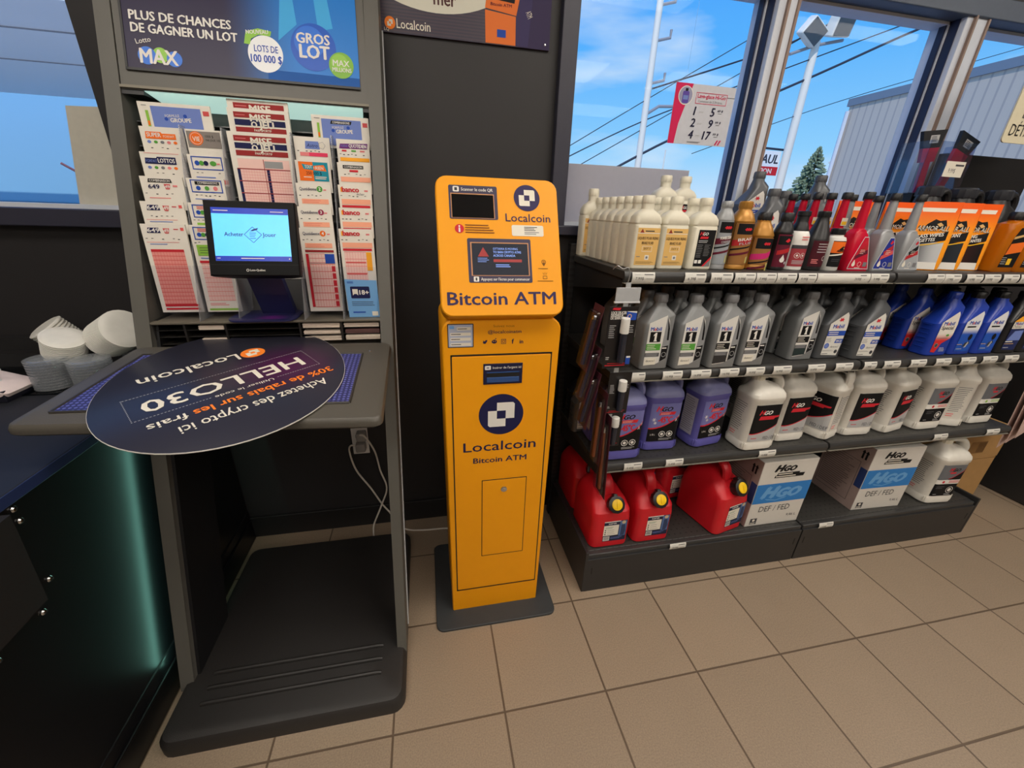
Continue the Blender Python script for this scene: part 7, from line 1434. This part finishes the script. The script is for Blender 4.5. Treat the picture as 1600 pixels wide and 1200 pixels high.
a = Art(); a.rect(-1.9, 0.05, -0.15, 0.36, RED, 1); a.text('U-HAUL', -1.70, 0.48, 0.30, P('sign_blackish', (60, 64, 76)), 1, bold=0.04, shear=0.15, w=1.48); a.text('LOCATION', -1.72, 0.12, 0.17, WHITE, 2, bold=0.03, w=1.3); a.build('print', t, front(-0.032))
obj('sign_post', LA([(-3.0, 0.12), (2.2, 0.12)], 12, (0.1, 0, 0)), M_POLG, t)
# spruce
M_SPR = mat('spruce_green', (128, 146, 118), 0.8, var=0.3, scale=4); t = thing('spruce_tree', 'tall spruce tree beyond the lot in the middle pane', 'tree', (25.6, 25, -0.15)); rnd = random.Random(3)
obj('trunk', LA([(0, 0.2), (5.9, 0.04)], 8), mat('bark', (96, 82, 70), 0.9), t)
bm = bmesh.new()
for i in range(620):
    h_ = rnd.uniform(0.04, 1.0); z = 1.0+4.95*h_; R_ = 2.1*(1-h_)**0.9+0.06; a_ = rnd.uniform(0, 2*PI); r0 = R_*rnd.uniform(0.05, 0.3); L_ = R_*rnd.uniform(0.75, 1.05); w_ = 0.10+0.16*(1-h_)
    ca, sa = math.cos(a_), math.sin(a_); dz = -0.28*L_
    q = [bm.verts.new(p) for p in ((ca*r0-sa*w_*0.5, sa*r0+ca*w_*0.5, z), (ca*r0+sa*w_*0.5, sa*r0-ca*w_*0.5, z), (ca*L_+sa*w_*0.3, sa*L_-ca*w_*0.3, z+dz), (ca*L_*1.1, sa*L_*1.1, z+dz+0.10), (ca*L_-sa*w_*0.3, sa*L_+ca*w_*0.3, z+dz), (ca*L_*0.6, sa*L_*0.6, z+dz*0.6+w_*0.7))]
    for f in ((0, 1, 5), (1, 2, 5), (2, 3, 5), (3, 4, 5), (4, 0, 5)): bm.faces.new([q[k] for k in f])
obj('foliage', bm, M_SPR, t, smooth=0)
t = thing('thin_pole', 'thin pale crossarm pole in front of the spruce', 'utility pole', (25.2, 23.0, -0.15)); obj('shaft', LA([(0, 0.07), (5.2, 0.06)], 10), M_POLE, t); obj('crossarm', BX(-0.6, 0.6, -0.04, 0.04, 4.75, 4.85), M_POLE, t, smooth=0)
# bare trees on the horizon
M_TWIG = mat('bare_twigs', (150, 140, 134), 0.9)
for n, (x, y, s, lb) in enumerate(((22.5, 30, 2.6, 'pale bare tree on the horizon by the first mullion'), (14.8, 32, 2.4, 'pale bare tree on the horizon right of the white paper'), (34.5, 30, 2.4, 'pale bare tree low beyond the spruce'))):
    t = thing('bare_tree', lb, 'tree', (x, y, -0.15), 0, 'bare trees on the horizon'); bm = bmesh.new(); rnd = random.Random(n)
    tube(bm, [(0, 0, 0), (0, 0, s*0.6)], 0.10, 6)
    for i in range(60):
        a_ = rnd.uniform(0, 2*PI); z = rnd.uniform(0.3, 0.9)*s; l = rnd.uniform(0.3, 0.6)*s*0.6
        tube(bm, [(0, 0, z*0.8), (math.cos(a_)*l*0.5, math.sin(a_)*l*0.5, z+l*0.3), (math.cos(a_)*l, math.sin(a_)*l, z+l*0.8)], [0.03, 0.02, 0.008], 4)
    obj('branches', bm, M_TWIG, t, smooth=0)
t = thing('small_lamp_pole', 'thin distant double lamp pole right of the price sign', 'light pole', (14.0, 24.0, -0.15)); obj('shaft', LA([(0, 0.05), (5.0, 0.04)], 8), M_POLE, t); obj('lamp_head', BX(-0.5, 0.5, -0.1, 0.1, 3.75, 3.9), M_POLG, t, smooth=0)
def wire(label, pts, r): tag(obj('overhead_wire', tube(bmesh.new(), smooth_path(pts), r, 6), M_WIRE), label, 'wire', 'overhead wires')
wire('thin overhead wire, upper of the pair crossing left of the utility pole', [(2.5, 15, 1.95), (7.9, 15, 5.1), (13.0, 15, 8.0)], 0.016)
wire('thin overhead wire, lower of the pair crossing left of the utility pole', [(2.5, 15, 1.2), (7.9, 15, 4.2), (14.0, 15, 7.6)], 0.016)
wire('overhead wire meeting the street lamp and the first mullion', [(4.0, 15, 2.6), (7.9, 15, 4.45), (12.2, 15, 6.05), (19.0, 15, 8.6)], 0.022)
wire('thick overhead wire crossing the middle pane to its top right corner', [(6.0, 15, 2.35), (9.2, 15, 4.0), (14.6, 15, 6.35), (20.2, 15, 8.75), (30, 15, 12.2)], 0.045)
wire('overhead wire passing behind the two floodlights', [(8.0, 15, 5.4), (13.2, 15, 7.2), (16.5, 15, 8.9), (22, 15, 11.2)], 0.03)
wire('faint overhead wire low across the middle and right panes', [(10, 15, 3.5), (15.0, 15, 5.3), (20.5, 15, 7.0), (32, 15, 10.4)], 0.014)
# left window: canopy, pale building, bench
M_CAN = mat('canopy_underside', (240, 242, 246), 0.4, var=0.06, scale=0.5); M_PBL = mat('paint_pale_blue', (136, 190, 222), 0.6)
t = thing('fuel_canopy', 'white fuel canopy overhead seen through the left window', 'canopy', (-8.0, 8.0, 3.4)); obj('deck', BX(-8, 7.0, -1.8, 4.4, 0.0, 0.5), M_CAN, t, smooth=0)
obj('canopy_lamp', BX(-2.0, 0.2, -1.5, -1.1, -0.03, 0.001), P('canopy_lens', (236, 236, 226)), t, smooth=0); obj('canopy_seam', (lambda b: (box(b, -8, 7, 1.2, 1.24, -0.01, 0.0), box(b, -8, 7, -0.6, -0.56, -0.01, 0.0), b)[2])(bmesh.new()), M_POLG, t, smooth=0)
obj('canopy_column', BX(-7.6, -7.2, -0.2, 0.2, -3.55, 0.0), M_POLE, t, smooth=0)
t = thing('pale_blue_building', 'pale blue wall of a building beyond the left window', 'building', (-12, 15.0, -0.15)); obj('wall', BX(-12, 10.5, 0, 4, 0, 4.0), M_PBL, t, smooth=0); obj('wall_base', BX(-12, 10.5, -0.05, 0.0, 0, 0.9), P('base_blue', (96, 140, 200)), t, smooth=0); obj('wall_band', BX(-12, 10.5, -0.06, 0.0, 0.9, 1.2), P('band_teal', (60, 110, 130)), t, smooth=0)
tag(obj('push_broom', (lambda b: (tube(b, [(-1.34, 0.85, 1.385), (-1.225, 0.88, 1.30)], 0.004, 8), tube(b, [(-1.205, 0.88, -0.15), (-1.205, 0.88, 1.29)], 0.006, 8), box(b, -1.24, -1.17, 0.86, 0.90, 1.275, 1.302, 0.005), tube(b, [(-1.215, 0.88, 1.30), (-1.225, 0.88, 1.36)], 0.003, 8), b)[4])(bmesh.new()), P('broom_pink', (176, 130, 150))), 'pinkish broom leaning outside the left window', 'broom')
